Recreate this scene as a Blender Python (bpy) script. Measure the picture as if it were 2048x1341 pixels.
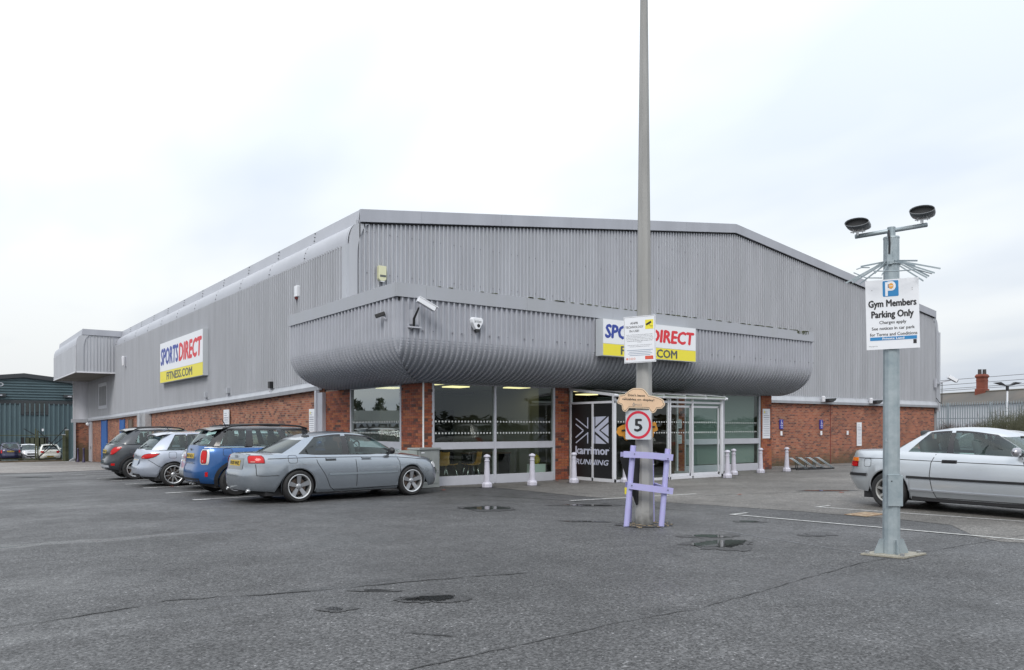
import bpy, math, random
from mathutils import Vector, Matrix
R = math.radians
rnd = random.Random(7)
sc = bpy.context.scene
for o in list(bpy.data.objects): bpy.data.objects.remove(o)
COL = sc.collection

# ---------------------------------------------------------------- camera, sky, sun, exposure
# world axes: X runs along the front of the store (to the right), Y runs along its long side, away from the viewer
cd = bpy.data.cameras.new('camera'); cam = bpy.data.objects.new('camera', cd); COL.objects.link(cam)
cam.location = (0, 0, 1.5); cam.rotation_euler = (R(90), 0, -math.atan2(.5904, .807))
cd.sensor_width = 36; cd.lens = 36 * 1577 / 2048; cd.shift_y = 184.5 / 2048
cd.clip_start = .1; cd.clip_end = 5000
sc.camera = cam

SUN_EL, SUN_AZ = R(42), R(-138)
w = bpy.data.worlds.new('World'); sc.world = w; w.use_nodes = True
nt = w.node_tree; nt.nodes.clear()
def N(nt, t, **k):
    n = nt.nodes.new(t)
    for a, b in k.items(): setattr(n, a, b)
    return n
wo = N(nt, 'ShaderNodeOutputWorld'); bg = N(nt, 'ShaderNodeBackground'); nt.links.new(bg.outputs[0], wo.inputs[0])
sky = N(nt, 'ShaderNodeTexSky', sky_type='NISHITA', sun_disc=False)
sky.sun_elevation = SUN_EL; sky.sun_rotation = R(222); sky.air_density = 1.6; sky.dust_density = 4
skm = N(nt, 'ShaderNodeMix', data_type='RGBA', blend_type='MULTIPLY'); skm.inputs[0].default_value = 1
nt.links.new(sky.outputs[0], skm.inputs[6]); skm.inputs[7].default_value = (.09, .09, .09, 1)
tc = N(nt, 'ShaderNodeTexCoord'); sep = N(nt, 'ShaderNodeSeparateXYZ'); nt.links.new(tc.outputs['Generated'], sep.inputs[0])
# project the view direction on a flat cloud layer
zz = N(nt, 'ShaderNodeMath', operation='MAXIMUM'); nt.links.new(sep.outputs[2], zz.inputs[0]); zz.inputs[1].default_value = 0
za = N(nt, 'ShaderNodeMath', operation='ADD'); nt.links.new(zz.outputs[0], za.inputs[0]); za.inputs[1].default_value = .22
dv = N(nt, 'ShaderNodeVectorMath', operation='DIVIDE'); nt.links.new(tc.outputs['Generated'], dv.inputs[0])
cb = N(nt, 'ShaderNodeCombineXYZ')
for i in range(3): nt.links.new(za.outputs[0], cb.inputs[i])
nt.links.new(cb.outputs[0], dv.inputs[1])
mp = N(nt, 'ShaderNodeMapping'); mp.inputs['Scale'].default_value = (1, .55, 0); mp.inputs['Rotation'].default_value = (0, 0, .5)
mp.inputs['Location'].default_value = (3.1, 1.7, 0)
nt.links.new(dv.outputs[0], mp.inputs[0])
n1 = N(nt, 'ShaderNodeTexNoise'); n1.inputs['Scale'].default_value = 1.3; n1.inputs['Detail'].default_value = 4; n1.inputs['Roughness'].default_value = .45
nt.links.new(mp.outputs[0], n1.inputs['Vector'])
cr = N(nt, 'ShaderNodeValToRGB'); e = cr.color_ramp.elements
e[0].position = .36; e[0].color = (.72, .785, .885, 1); e[1].position = .62; e[1].color = (.97, 1.0, 1.02, 1)
nt.links.new(n1.outputs[0], cr.inputs[0])
# overcast sky: brightens evenly from the horizon to the zenith
g1 = N(nt, 'ShaderNodeMapRange'); g1.inputs['From Min'].default_value = 0; g1.inputs['From Max'].default_value = 1
g1.inputs['To Min'].default_value = .80; g1.inputs['To Max'].default_value = 1.75; nt.links.new(zz.outputs[0], g1.inputs[0])
gm = N(nt, 'ShaderNodeVectorMath', operation='SCALE'); nt.links.new(cr.outputs[0], gm.inputs[0]); nt.links.new(g1.outputs[0], gm.inputs['Scale'])
mx = N(nt, 'ShaderNodeMix', data_type='RGBA'); mx.inputs[0].default_value = .88
nt.links.new(skm.outputs[2], mx.inputs[6]); nt.links.new(gm.outputs[0], mx.inputs[7])
mul = N(nt, 'ShaderNodeVectorMath', operation='SCALE'); mul.inputs['Scale'].default_value = 9.6
nt.links.new(mx.outputs[2], mul.inputs[0]); nt.links.new(mul.outputs[0], bg.inputs[0]); bg.inputs[1].default_value = .12
sd = bpy.data.lights.new('sun', 'SUN'); sd.energy = 1.5; sd.angle = R(22); sd.color = (1, .965, .92)
so = bpy.data.objects.new('sun', sd); COL.objects.link(so)
so.rotation_euler = (R(90) - SUN_EL, 0, SUN_AZ + R(90)); so.location = (0, 0, 40)
vs = sc.view_settings; vs.view_transform = 'Standard'; vs.look = 'None'; vs.exposure = 0; vs.gamma = 1; vs.use_curve_mapping = False
sc.render.engine = 'CYCLES'; sc.cycles.max_bounces = 6; sc.cycles.transparent_max_bounces = 12
sc.cycles.caustics_reflective = False; sc.cycles.caustics_refractive = False
sc.cycles.use_denoising = True

# ---------------------------------------------------------------- terrain: level near the viewer, falling away along the long side of the store
def sst(x, a, b):
    t = min(1, max(0, (x - a) / (b - a))); return t * t * (3 - 2 * t)
def gz(u, v):
    z = -.0185 * (math.hypot(v - 18.5, 3) + v - 18.5) / 2 - .0075 * (math.hypot(v - 34, 3) + v - 34) / 2 + .01
    z = max(z, -2.0)
    return z - .22 * sst(v, 17, 22) * sst(u, 22, 26)

# ---------------------------------------------------------------- materials
MATS = {}
def mat(name, col=(.5, .5, .5), rough=.6, metal=0, spec=.5, coat=0, emit=None, es=1, noise=0, nscale=5, ncol=None, bump=0, bscale=60, vstreak=False, alpha=None):
    if name in MATS: return MATS[name]
    m = bpy.data.materials.new(name); m.use_nodes = True; t = m.node_tree; b = t.nodes['Principled BSDF']
    c4 = tuple(col) + (1,)
    b.inputs['Base Color'].default_value = c4; b.inputs['Roughness'].default_value = rough; b.inputs['Metallic'].default_value = metal
    b.inputs['Specular IOR Level'].default_value = spec; b.inputs['Coat Weight'].default_value = coat; b.inputs['Coat Roughness'].default_value = .06
    if emit: b.inputs['Emission Color'].default_value = tuple(emit) + (1,); b.inputs['Emission Strength'].default_value = es
    tcn = N(t, 'ShaderNodeTexCoord')
    if noise:
        mpn = N(t, 'ShaderNodeMapping'); mpn.inputs['Scale'].default_value = (1, 1, .12) if vstreak else (1, 1, 1)
        t.links.new(tcn.outputs['Object'], mpn.inputs[0])
        nn = N(t, 'ShaderNodeTexNoise'); nn.inputs['Scale'].default_value = nscale; nn.inputs['Detail'].default_value = 6; nn.inputs['Roughness'].default_value = .62
        t.links.new(mpn.outputs[0], nn.inputs['Vector'])
        rp = N(t, 'ShaderNodeMapRange'); rp.inputs['From Min'].default_value = .35; rp.inputs['From Max'].default_value = .7; t.links.new(nn.outputs[0], rp.inputs[0])
        mm = N(t, 'ShaderNodeMix', data_type='RGBA'); t.links.new(rp.outputs[0], mm.inputs[0])
        mm.inputs[6].default_value = c4
        mm.inputs[7].default_value = tuple(ncol) + (1,) if ncol else tuple(max(0, x * (1 - noise)) for x in col) + (1,)
        t.links.new(mm.outputs[2], b.inputs['Base Color'])
        m['mixnode'] = mm.name
    if bump:
        nb = N(t, 'ShaderNodeTexNoise'); nb.inputs['Scale'].default_value = bscale; nb.inputs['Detail'].default_value = 4
        t.links.new(tcn.outputs['Object'], nb.inputs['Vector'])
        bp = N(t, 'ShaderNodeBump'); bp.inputs['Strength'].default_value = bump; bp.inputs['Distance'].default_value = .01
        t.links.new(nb.outputs[0], bp.inputs['Height']); t.links.new(bp.outputs[0], b.inputs['Normal'])
    MATS[name] = m; return m

def glass(name, tint=(.9, .95, .93), ior=1.5, rough=.0, boost=0.0):
    if name in MATS: return MATS[name]
    m = bpy.data.materials.new(name); m.use_nodes = True; t = m.node_tree; t.nodes.clear()
    o = N(t, 'ShaderNodeOutputMaterial'); mixs = N(t, 'ShaderNodeMixShader'); tr = N(t, 'ShaderNodeBsdfTransparent'); gl = N(t, 'ShaderNodeBsdfGlossy')
    tr.inputs[0].default_value = tuple(tint) + (1,); gl.inputs['Roughness'].default_value = rough; gl.inputs[0].default_value = (.80, .85, .84, 1)
    fr = N(t, 'ShaderNodeFresnel'); ge = N(t, 'ShaderNodeNewGeometry'); io = N(t, 'ShaderNodeMapRange')
    io.inputs['To Min'].default_value = ior; io.inputs['To Max'].default_value = 1 / (1 + (ior - 1) * .45)      # softer second reflection from inside
    t.links.new(ge.outputs['Backfacing'], io.inputs[0]); t.links.new(io.outputs[0], fr.inputs[0])
    ad = N(t, 'ShaderNodeMath', operation='ADD', use_clamp=True); ad.inputs[1].default_value = boost
    t.links.new(fr.outputs[0], ad.inputs[0]); t.links.new(ad.outputs[0], mixs.inputs[0])
    t.links.new(tr.outputs[0], mixs.inputs[1]); t.links.new(gl.outputs[0], mixs.inputs[2]); t.links.new(mixs.outputs[0], o.inputs[0])
    MATS[name] = m; return m

def stained(m, col, axis_lo, axis_hi, scale=3, strength=1.0):
    """an algae / damp stain with a noisy outline near one height of the thing"""
    t = m.node_tree; b = t.nodes['Principled BSDF']
    g = N(t, 'ShaderNodeNewGeometry'); s = N(t, 'ShaderNodeSeparateXYZ'); t.links.new(g.outputs['Position'], s.inputs[0])
    nn = N(t, 'ShaderNodeTexNoise'); nn.inputs['Scale'].default_value = scale; nn.inputs['Detail'].default_value = 5
    t.links.new(g.outputs['Position'], nn.inputs['Vector'])
    a = N(t, 'ShaderNodeMath', operation='MULTIPLY_ADD'); t.links.new(nn.outputs[0], a.inputs[0]); a.inputs[1].default_value = (axis_hi - axis_lo) * 1.6
    t.links.new(s.outputs[2], a.inputs[2])
    r = N(t, 'ShaderNodeMapRange'); r.inputs['From Min'].default_value = axis_lo + (axis_hi - axis_lo) * .8; r.inputs['From Max'].default_value = axis_hi + (axis_hi - axis_lo) * .8
    r.inputs['To Min'].default_value = strength; r.inputs['To Max'].default_value = 0; t.links.new(a.outputs[0], r.inputs[0])
    mm = N(t, 'ShaderNodeMix', data_type='RGBA'); t.links.new(r.outputs[0], mm.inputs[0])
    src = b.inputs['Base Color'].links
    if src: t.links.new(src[0].from_socket, mm.inputs[6])
    else: mm.inputs[6].default_value = b.inputs['Base Color'].default_value
    mm.inputs[7].default_value = tuple(col) + (1,)
    t.links.new(mm.outputs[2], b.inputs['Base Color'])

def brickmat(name, along, c1, c2, mortar=(.30, .25, .20)):
    m = mat(name, c1, .85); t = m.node_tree; b = t.nodes['Principled BSDF']
    g = N(t, 'ShaderNodeNewGeometry'); s = N(t, 'ShaderNodeSeparateXYZ'); t.links.new(g.outputs['Position'], s.inputs[0])
    c = N(t, 'ShaderNodeCombineXYZ'); t.links.new(s.outputs[0 if along == 'x' else 1], c.inputs[0]); t.links.new(s.outputs[2], c.inputs[1])
    br = N(t, 'ShaderNodeTexBrick'); br.inputs['Scale'].default_value = 1; br.inputs['Brick Width'].default_value = .225; br.inputs['Row Height'].default_value = .075
    br.inputs['Mortar Size'].default_value = .006; br.inputs['Bias'].default_value = 0; br.inputs['Mortar Smooth'].default_value = .1
    br.inputs['Color1'].default_value = (0, 0, 0, 1); br.inputs['Color2'].default_value = (1, 1, 1, 1); br.inputs['Mortar'].default_value = (.5, .5, .5, 1)
    t.links.new(c.outputs[0], br.inputs['Vector'])
    rp = N(t, 'ShaderNodeValToRGB'); el = rp.color_ramp.elements
    el[0].position = 0; el[0].color = (c2[0] * .55, c2[1] * .6, c2[2] * .7, 1); el[1].position = 1; el[1].color = (c1[0] * 1.15, c1[1] * 1.6, c1[2] * 1.7, 1)
    for p, cc in ((.16, c2), (.45, c1), (.78, (c1[0] * 1.12, c1[1] * 1.15, c1[2] * 1.1))):
        x = rp.color_ramp.elements.new(p); x.color = tuple(cc) + (1,)
    t.links.new(br.outputs['Color'], rp.inputs[0])
    nn = N(t, 'ShaderNodeTexNoise'); nn.inputs['Scale'].default_value = 1.1; nn.inputs['Detail'].default_value = 5; t.links.new(g.outputs['Position'], nn.inputs['Vector'])
    mr = N(t, 'ShaderNodeMapRange'); mr.inputs['From Min'].default_value = .3; mr.inputs['From Max'].default_value = .7; mr.inputs['To Min'].default_value = .72; mr.inputs['To Max'].default_value = 1.2
    t.links.new(nn.outputs[0], mr.inputs[0])
    sv = N(t, 'ShaderNodeVectorMath', operation='SCALE'); t.links.new(rp.outputs[0], sv.inputs[0]); t.links.new(mr.outputs[0], sv.inputs['Scale'])
    mm = N(t, 'ShaderNodeMix', data_type='RGBA'); t.links.new(br.outputs['Fac'], mm.inputs[0]); t.links.new(sv.outputs[0], mm.inputs[6]); mm.inputs[7].default_value = tuple(mortar) + (1,)
    t.links.new(mm.outputs[2], b.inputs['Base Color'])
    bp = N(t, 'ShaderNodeBump', invert=True); bp.inputs['Strength'].default_value = .6; bp.inputs['Distance'].default_value = .01
    t.links.new(br.outputs['Fac'], bp.inputs['Height']); t.links.new(bp.outputs[0], b.inputs['Normal'])
    return m

def asphalt(name, dark, light, agg=.5, wet=.5, lines=False):
    m = mat(name, dark, .8); t = m.node_tree; b = t.nodes['Principled BSDF']
    g = N(t, 'ShaderNodeNewGeometry'); P = g.outputs['Position']
    def noise(s, d=3, r=.55):
        n = N(t, 'ShaderNodeTexNoise'); n.inputs['Scale'].default_value = s; n.inputs['Detail'].default_value = d; n.inputs['Roughness'].default_value = r
        t.links.new(P, n.inputs['Vector']); return n.outputs[0]
    def rng(src, a, bb, c, d):
        r = N(t, 'ShaderNodeMapRange'); r.inputs['From Min'].default_value = a; r.inputs['From Max'].default_value = bb
        r.inputs['To Min'].default_value = c; r.inputs['To Max'].default_value = d; t.links.new(src, r.inputs[0]); return r.outputs[0]
    def op(o, a, bb):
        x = N(t, 'ShaderNodeMath', operation=o)
        for i, v_ in enumerate((a, bb)):
            if isinstance(v_, (int, float)): x.inputs[i].default_value = v_
            else: t.links.new(v_, x.inputs[i])
        return x.outputs[0]
    vo = N(t, 'ShaderNodeTexVoronoi'); vo.inputs['Scale'].default_value = 66; t.links.new(P, vo.inputs['Vector'])
    sr = N(t, 'ShaderNodeSeparateColor'); t.links.new(vo.outputs['Color'], sr.inputs[0])
    stone = rng(sr.outputs[0], .0, 1, 1 - agg, 1 + agg)
    bright = rng(sr.outputs[1], .972, .99, 0, 1.7)                     # the odd pale chip of stone
    darkp = rng(noise(30, 3, .7), .3, .7, .58, 1.42)
    mid = rng(noise(2.2, 5), .3, .7, .86, 1.12)
    big = rng(noise(.22, 4), .3, .7, .70, 1.2)
    k = op('MULTIPLY', op('MULTIPLY', op('MULTIPLY', op('ADD', stone, bright), darkp), mid), big)
    mm = N(t, 'ShaderNodeMix', data_type='RGBA'); t.links.new(rng(noise(.55, 5, .6), .35, .68, 0, 1), mm.inputs[0])
    mm.inputs[6].default_value = tuple(dark) + (1,); mm.inputs[7].default_value = tuple(light) + (1,)
    sv = N(t, 'ShaderNodeVectorMath', operation='SCALE'); t.links.new(mm.outputs[2], sv.inputs[0]); t.links.new(k, sv.inputs['Scale'])
    wetm = rng(noise(.33, 5, .6), .45, .66, 0, 1)
    rough = op('SUBTRACT', rng(noise(6, 3), .3, .7, .60, .74), op('MULTIPLY', wetm, .26 * wet))
    if lines:
        s = N(t, 'ShaderNodeSeparateXYZ'); t.links.new(P, s.inputs[0]); U, V = s.outputs[0], s.outputs[1]
        wob = rng(noise(1.3, 4), .3, .7, -.12, .12)
        tot = None
        for (mslope, c, wd, u0, u1, st) in ((0, 11.68, .2, 2.2, 4.4, 1.), (-.10, 6.62, .20, -.2, 2.4, 1.), (-.1, 5.9, .3, -.5, 2.0, .5), (-.05, 7.0, .22, 1.5, 5.0, .55), (-.04, 15.0, .5, -2, 3, .45)):
            line = op('ADD', op('MULTIPLY', U, mslope), c)
            dd = op('ABSOLUTE', op('ADD', op('SUBTRACT', V, line), wob), 0)
            band = op('MULTIPLY', rng(dd, 0, wd, 1, 0), rng(U, u0, u1, 1, 0))
            band = op('MULTIPLY', band, st); tot = band if tot is None else op('MAXIMUM', tot, band)
        rough = op('SUBTRACT', rough, op('MULTIPLY', tot, .5))
        dk = None                                              # damp, darker tarmac along the old joints
        for (mslope, c, wd, u0, u1, st) in ((-.02, 7.0, .16, -3, 5.6, .42), (.035, 4.22, .09, 1, 9, .22), (-.1, 6.3, .12, -1, 3, .2)):
            dd = op('ABSOLUTE', op('ADD', op('SUBTRACT', V, op('ADD', op('MULTIPLY', U, mslope), c)), wob), 0)
            band = op('MULTIPLY', op('MULTIPLY', rng(dd, 0, wd, 1, 0), rng(U, u1 - 1, u1, 1, 0)), op('MULTIPLY', rng(noise(3.1, 4), .38, .6, .2, 1), st))
            dk = band if dk is None else op('MAXIMUM', dk, band)
        sv2 = N(t, 'ShaderNodeVectorMath', operation='SCALE'); t.links.new(sv.outputs[0], sv2.inputs[0]); t.links.new(op('SUBTRACT', 1, dk), sv2.inputs['Scale']); sv = sv2
    t.links.new(rough, b.inputs['Roughness']); t.links.new(sv.outputs[0], b.inputs['Base Color'])
    b.inputs['Specular IOR Level'].default_value = .5
    bp = N(t, 'ShaderNodeBump'); bp.inputs['Strength'].default_value = .55; bp.inputs['Distance'].default_value = .006
    hh = op('ADD', op('MULTIPLY', vo.outputs['Distance'], -1.2), noise(130, 2)); t.links.new(hh, bp.inputs['Height']); t.links.new(bp.outputs[0], b.inputs['Normal'])
    return m

M_asph = asphalt('asphalt', (.061, .0612, .062), (.080, .080, .081), .68, 1.15, True)
M_damp = asphalt('damp_asphalt', (.038, .038, .039), (.050, .050, .050), .5, 1.6)  # wet puddle margins, and the contact shade painted under bollards and lamp post
M_pave = asphalt('brownish_asphalt', (.125, .118, .108), (.165, .157, .146), .35, .6)
M_yard = asphalt('pale_worn_asphalt', (.19, .17, .155), (.27, .255, .24), .3, .4)
M_crack = mat('crack', (.038, .038, .038), .6, noise=.5, nscale=30)
M_water = mat('puddle_water', (.022, .023, .022), .03, spec=.6)
M_clad = mat('grey_cladding', (.455, .47, .505), .42, noise=.15, nscale=1.6, vstreak=True)
M_cladl = mat('pale_grey_cladding', (.45, .47, .51), .42, noise=.16, nscale=2.2, vstreak=True)
M_fascia = mat('grey_fascia', (.385, .40, .445), .4, noise=.14, nscale=1.2, vstreak=True)
M_eave = mat('curved_eave_sheet', (.44, .455, .50), .38, noise=.10, nscale=.8)
M_canf = mat('canopy_fascia', (.375, .39, .43), .42, noise=.15, nscale=1.8, ncol=(.36, .375, .40), vstreak=True)
M_can = mat('canopy_sheet', (.415, .43, .475), .45, noise=.12, nscale=1.2)
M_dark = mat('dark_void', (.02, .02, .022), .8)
M_roof = mat('roof_sheet', (.30, .31, .33), .6, noise=.2)
M_soffit = mat('soffit', (.22, .21, .19), .8, noise=.4, nscale=.7)
M_brickF = brickmat('brick_front', 'x', (.315, .098, .054), (.20, .062, .045))
stained(M_brickF, (.075, .065, .035), -.35, .58, 2.3, .92)
M_brickS = brickmat('brick_side', 'y', (.33, .125, .075), (.20, .075, .055))
stained(M_brickS, (.09, .07, .045), -1.4, .2, 1.3, .35)
BR = [mat('brick_%s' % n, c, .85, noise=.35, nscale=14, bump=.3, bscale=90) for n, c in
      (('red', (.36, .105, .055)), ('orange', (.43, .15, .07)), ('dull', (.28, .085, .052)), ('plum', (.19, .07, .052)), ('burnt', (.12, .06, .05)), ('rose', (.40, .135, .085)))]
M_mortar = mat('mortar', (.23, .17, .135), .9, noise=.3, nscale=20)
M_white = mat('white_frame_paint', (.66, .67, .71), .35, noise=.08, nscale=3)
M_alu = mat('grey_frame_paint', (.50, .51, .56), .35, noise=.08, nscale=3)
M_black = mat('black_plastic', (.018, .018, .02), .45)
M_rubber = mat('rubber', (.022, .022, .023), .75, noise=.3, nscale=12)
M_line = mat('worn_white_paint', (.62, .62, .60), .6, noise=.45, nscale=14, ncol=(.27, .27, .265))
M_gls = glass('shop_glass', (.74, .84, .79), 1.5, boost=.03)
M_gls3 = glass('side_shop_glass', (.66, .76, .72), 1.6, boost=.36)
M_gls2 = glass('porch_glass', (.86, .92, .90), 1.45, boost=.03)
M_cgl = glass('car_glass', (.70, .84, .81), 1.52, boost=.03)
M_cgd = glass('tinted_car_glass', (.16, .19, .20), 1.52, boost=.05)
M_galv = mat('galvanised_steel', (.40, .455, .48), .42, metal=.35, noise=.3, nscale=7, ncol=(.27, .33, .36))
M_conc = mat('weathered_concrete', (.37, .37, .36), .8, noise=.25, nscale=5, vstreak=True, bump=.25, bscale=40)
stained(M_conc, (.05, .05, .045), -.05, .22, 9, .9)
M_lilac = mat('lilac_paint', (.41, .375, .68), .55, noise=.4, nscale=9, ncol=(.40, .42, .68), bump=.15, bscale=30)
M_boll = mat('bollard_paint', (.55, .54, .62), .5, noise=.12, nscale=8)
M_signw = mat('sign_white', (.80, .82, .86), .35)
M_yel = mat('sign_yellow', (.82, .72, .05), .4)
M_blu = mat('letter_blue', (.03, .06, .33), .45)
M_red = mat('letter_red', (.68, .03, .045), .45)
M_gry = mat('letter_grey', (.09, .10, .10), .5)
M_blk = mat('letter_black', (.015, .015, .018), .5)
M_pblu = mat('panel_blue', (.02, .22, .50), .45)
M_dblu = mat('disabled_sign_blue', (.05, .05, .33), .5)
M_door = mat('blue_door_paint', (.04, .14, .42), .45, noise=.15)
M_chrome = mat('chrome', (.7, .7, .7), .15, metal=1)
M_steel = mat('steel', (.45, .46, .47), .35, metal=.8)
M_amber = mat('lens_amber', (.75, .18, .01), .15, coat=.6)
M_lred = mat('lens_red', (.50, .006, .008), .18, spec=.3, coat=.25)
M_lwht = mat('lens_clear', (.75, .76, .78), .12, coat=1)
M_plate = mat('plate_yellow', (.60, .42, .06), .45, noise=.2, nscale=30)
M_int = mat('car_interior', (.035, .036, .04), .8)
M_seat = mat('car_seat', (.06, .065, .07), .85)

# ---------------------------------------------------------------- mesh helpers
class MB:
    def __init__(s): s.v = []; s.f = []
    def quad(s, a, b, c, d):
        i = len(s.v); s.v += [a, b, c, d]; s.f.append((i, i + 1, i + 2, i + 3))
    def poly(s, pts):
        i = len(s.v); s.v += pts; s.f.append(tuple(range(i, i + len(pts))))
    def box(s, x0, x1, y0, y1, z0, z1):
        i = len(s.v)
        s.v += [(x, y, z) for z in (z0, z1) for x, y in ((x0, y0), (x1, y0), (x1, y1), (x0, y1))]
        s.f += [(i, i + 3, i + 2, i + 1), (i + 4, i + 5, i + 6, i + 7)] + [(i + k, i + (k + 1) % 4, i + 4 + (k + 1) % 4, i + 4 + k) for k in range(4)]
        return s
    def obox(s, mtx, sx, sy, sz):
        i = len(s.v)
        for z in (-.5, .5):
            for x, y in ((-.5, -.5), (.5, -.5), (.5, .5), (-.5, .5)): s.v.append(tuple(mtx @ Vector((x * sx, y * sy, z * sz))))
        s.f += [(i, i + 3, i + 2, i + 1), (i + 4, i + 5, i + 6, i + 7)] + [(i + k, i + (k + 1) % 4, i + 4 + (k + 1) % 4, i + 4 + k) for k in range(4)]
        return s
    def bar(s, a, b, w, h=None, up=(0, 0, 1)):
        a = Vector(a); b = Vector(b); d = b - a; L = d.length
        if L < 1e-6: return s
        x = d / L; y = Vector(up).cross(x)
        if y.length < 1e-3: y = Vector((1, 0, 0)).cross(x)
        y.normalize(); z = x.cross(y)
        m = Matrix((x, y, z)).transposed().to_4x4(); m.translation = (a + b) / 2
        return s.obox(m, L, w, h or w)
    def tube(s, pts, r, n=8, cap=True):
        pts = [Vector(p) for p in pts]; rs = r if isinstance(r, (list, tuple)) else [r] * len(pts); base = len(s.v); prev = None
        for k, p in enumerate(pts):
            d = (pts[min(k + 1, len(pts) - 1)] - pts[max(k - 1, 0)]); d = d.normalized() if d.length > 1e-9 else Vector((0, 0, 1))
            a = prev or (Vector((0, 0, 1)) if abs(d.z) < .9 else Vector((1, 0, 0)))
            x = d.cross(a).cross(d)
            x = x.normalized() if x.length > 1e-6 else d.orthogonal().normalized()
            prev = x; y = d.cross(x)
            for j in range(n):
                t = 2 * math.pi * j / n; s.v.append(tuple(p + (x * math.cos(t) + y * math.sin(t)) * rs[k]))
        for k in range(len(pts) - 1):
            for j in range(n):
                a = base + k * n + j; b = base + k * n + (j + 1) % n; s.f.append((a, b, b + n, a + n))
        if cap:
            s.f.append(tuple(base + j for j in reversed(range(n)))); s.f.append(tuple(base + (len(pts) - 1) * n + j for j in range(n)))
        return s
    def lathe(s, prof, n=24, c=(0, 0, 0), axis='z', cap=True, rot=0):
        base = len(s.v)
        for (r, h) in prof:
            for j in range(n):
                t = 2 * math.pi * (j + rot) / n; x, y = r * math.cos(t), r * math.sin(t)
                p = (x, y, h) if axis == 'z' else (x, h, y)
                s.v.append((p[0] + c[0], p[1] + c[1], p[2] + c[2]))
        for k in range(len(prof) - 1):
            for j in range(n):
                a = base + k * n + j; b = base + k * n + (j + 1) % n; s.f.append((a, b, b + n, a + n))
        if cap:
            s.f.append(tuple(base + j for j in reversed(range(n)))); s.f.append(tuple(base + (len(prof) - 1) * n + j for j in range(n)))
        return s
    def grid(s, rows, close=False):
        b = len(s.v); n = len(rows[0])
        for r_ in rows: s.v += [tuple(p) for p in r_]
        for i in range(len(rows) - 1):
            for j in range(n - 1): s.f.append((b + i * n + j, b + i * n + j + 1, b + (i + 1) * n + j + 1, b + (i + 1) * n + j))
        return s
    def prism(s, poly, f0, f1):
        """poly in 2D; f0/f1 map (a,b) to 3D points of the two faces"""
        n = len(poly); i = len(s.v); s.v += [f0(*p) for p in poly] + [f1(*p) for p in poly]
        s.f += [tuple(reversed(range(i, i + n))), tuple(range(i + n, i + 2 * n))]
        s.f += [(i + k, i + (k + 1) % n, i + n + (k + 1) % n, i + n + k) for k in range(n)]
        return s

def tag(o, label=None, cat=None, group=None, kind=None):
    if label: o['label'] = label
    if cat: o['category'] = cat
    if group: o['group'] = group
    if kind: o['kind'] = kind
    return o
def empty(name, loc=(0, 0, 0), rz=0, label=None, cat=None, group=None, kind=None):
    o = bpy.data.objects.new(name, None); COL.objects.link(o); o.location = loc; o.rotation_euler = (0, 0, rz); o.empty_display_size = .2
    return tag(o, label, cat, group, kind)
def build(mb, name, m, parent=None, smooth=False, bevel=0, world=False, label=None, cat=None, group=None, kind=None, autos=False, merge=False):
    me = bpy.data.meshes.new(name)
    v = mb.v
    if world and parent is not None:
        l = parent.location; v = [(p[0] - l[0], p[1] - l[1], p[2] - l[2]) for p in v]
    me.from_pydata(v, [], mb.f); me.materials.append(m)
    if merge:
        import bmesh
        bm = bmesh.new(); bm.from_mesh(me); bmesh.ops.remove_doubles(bm, verts=bm.verts, dist=.0004); bmesh.ops.recalc_face_normals(bm, faces=bm.faces); bm.to_mesh(me); bm.free()
    if smooth: me.polygons.foreach_set('use_smooth', [True] * len(me.polygons))
    me.update()
    o = bpy.data.objects.new(name, me); COL.objects.link(o)
    if parent is not None: o.parent = parent
    if autos:
        if me.polygons: me.set_sharp_from_angle(angle=R(autos))
    if bevel:
        b = o.modifiers.new('bevel', 'BEVEL'); b.width = bevel; b.segments = 2; b.limit_method = 'ANGLE'; b.angle_limit = R(40)
    return tag(o, label, cat, group, kind)
def copy_tree(o, parent=None):
    c = o.copy(); COL.objects.link(c); c.parent = parent
    for ch in list(o.children): copy_tree(ch, c)
    return c

_tc = {}
def textmesh(body, off=0, shear=0):
    k = (body, off, shear)
    if k in _tc: return _tc[k]
    cu = bpy.data.curves.new('t', 'FONT'); cu.body = body; cu.offset = off; cu.shear = shear; cu.resolution_u = 2; cu.size = 1; cu.extrude = 0
    o = bpy.data.objects.new('t', cu); COL.objects.link(o); bpy.context.view_layer.update()
    me = bpy.data.meshes.new_from_object(o.evaluated_get(bpy.context.evaluated_depsgraph_get()))
    V_ = [tuple(v.co) for v in me.vertices]; F_ = [tuple(p.vertices) for p in me.polygons]
    bpy.data.objects.remove(o); bpy.data.meshes.remove(me)
    _tc[k] = (V_, F_); return _tc[k]
def text(mb, body, x0, x1, y0, y1, T, off=0, shear=0, z=0, keep=False, caps=None):
    """fit text into the box x0..x1, y0..y1 of a plane; T maps (x, y, z) to 3D"""
    V_, F_ = textmesh(body, 0, shear)
    if not V_: return
    xs = [v[0] for v in V_]; ys = [v[1] for v in V_]
    a, b, c, d = min(xs), max(xs), (min(ys) if not caps else caps[0]), (max(ys) if not caps else caps[1])
    sx = (x1 - x0) / (b - a); sy = (y1 - y0) / (d - c)
    # heavier weights: the same outline laid down a few times, each copy a hair sideways and a hair higher
    steps = ((0, 0),) if off < .006 else ((-1, 0), (1, 0), (0, .7), (0, -.7)) if off > .019 else ((-1, 0), (1, 0))
    for q, (ox, oy) in enumerate(steps):
        i = len(mb.v); mb.v += [tuple(T(x0 + (v[0] - a) * sx + ox * off * abs(sx), y0 + (v[1] - c) * sy + oy * off * sy, z + .00025 * q)) for v in V_]; mb.f += [tuple(i + k for k in f) for f in F_]
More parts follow.
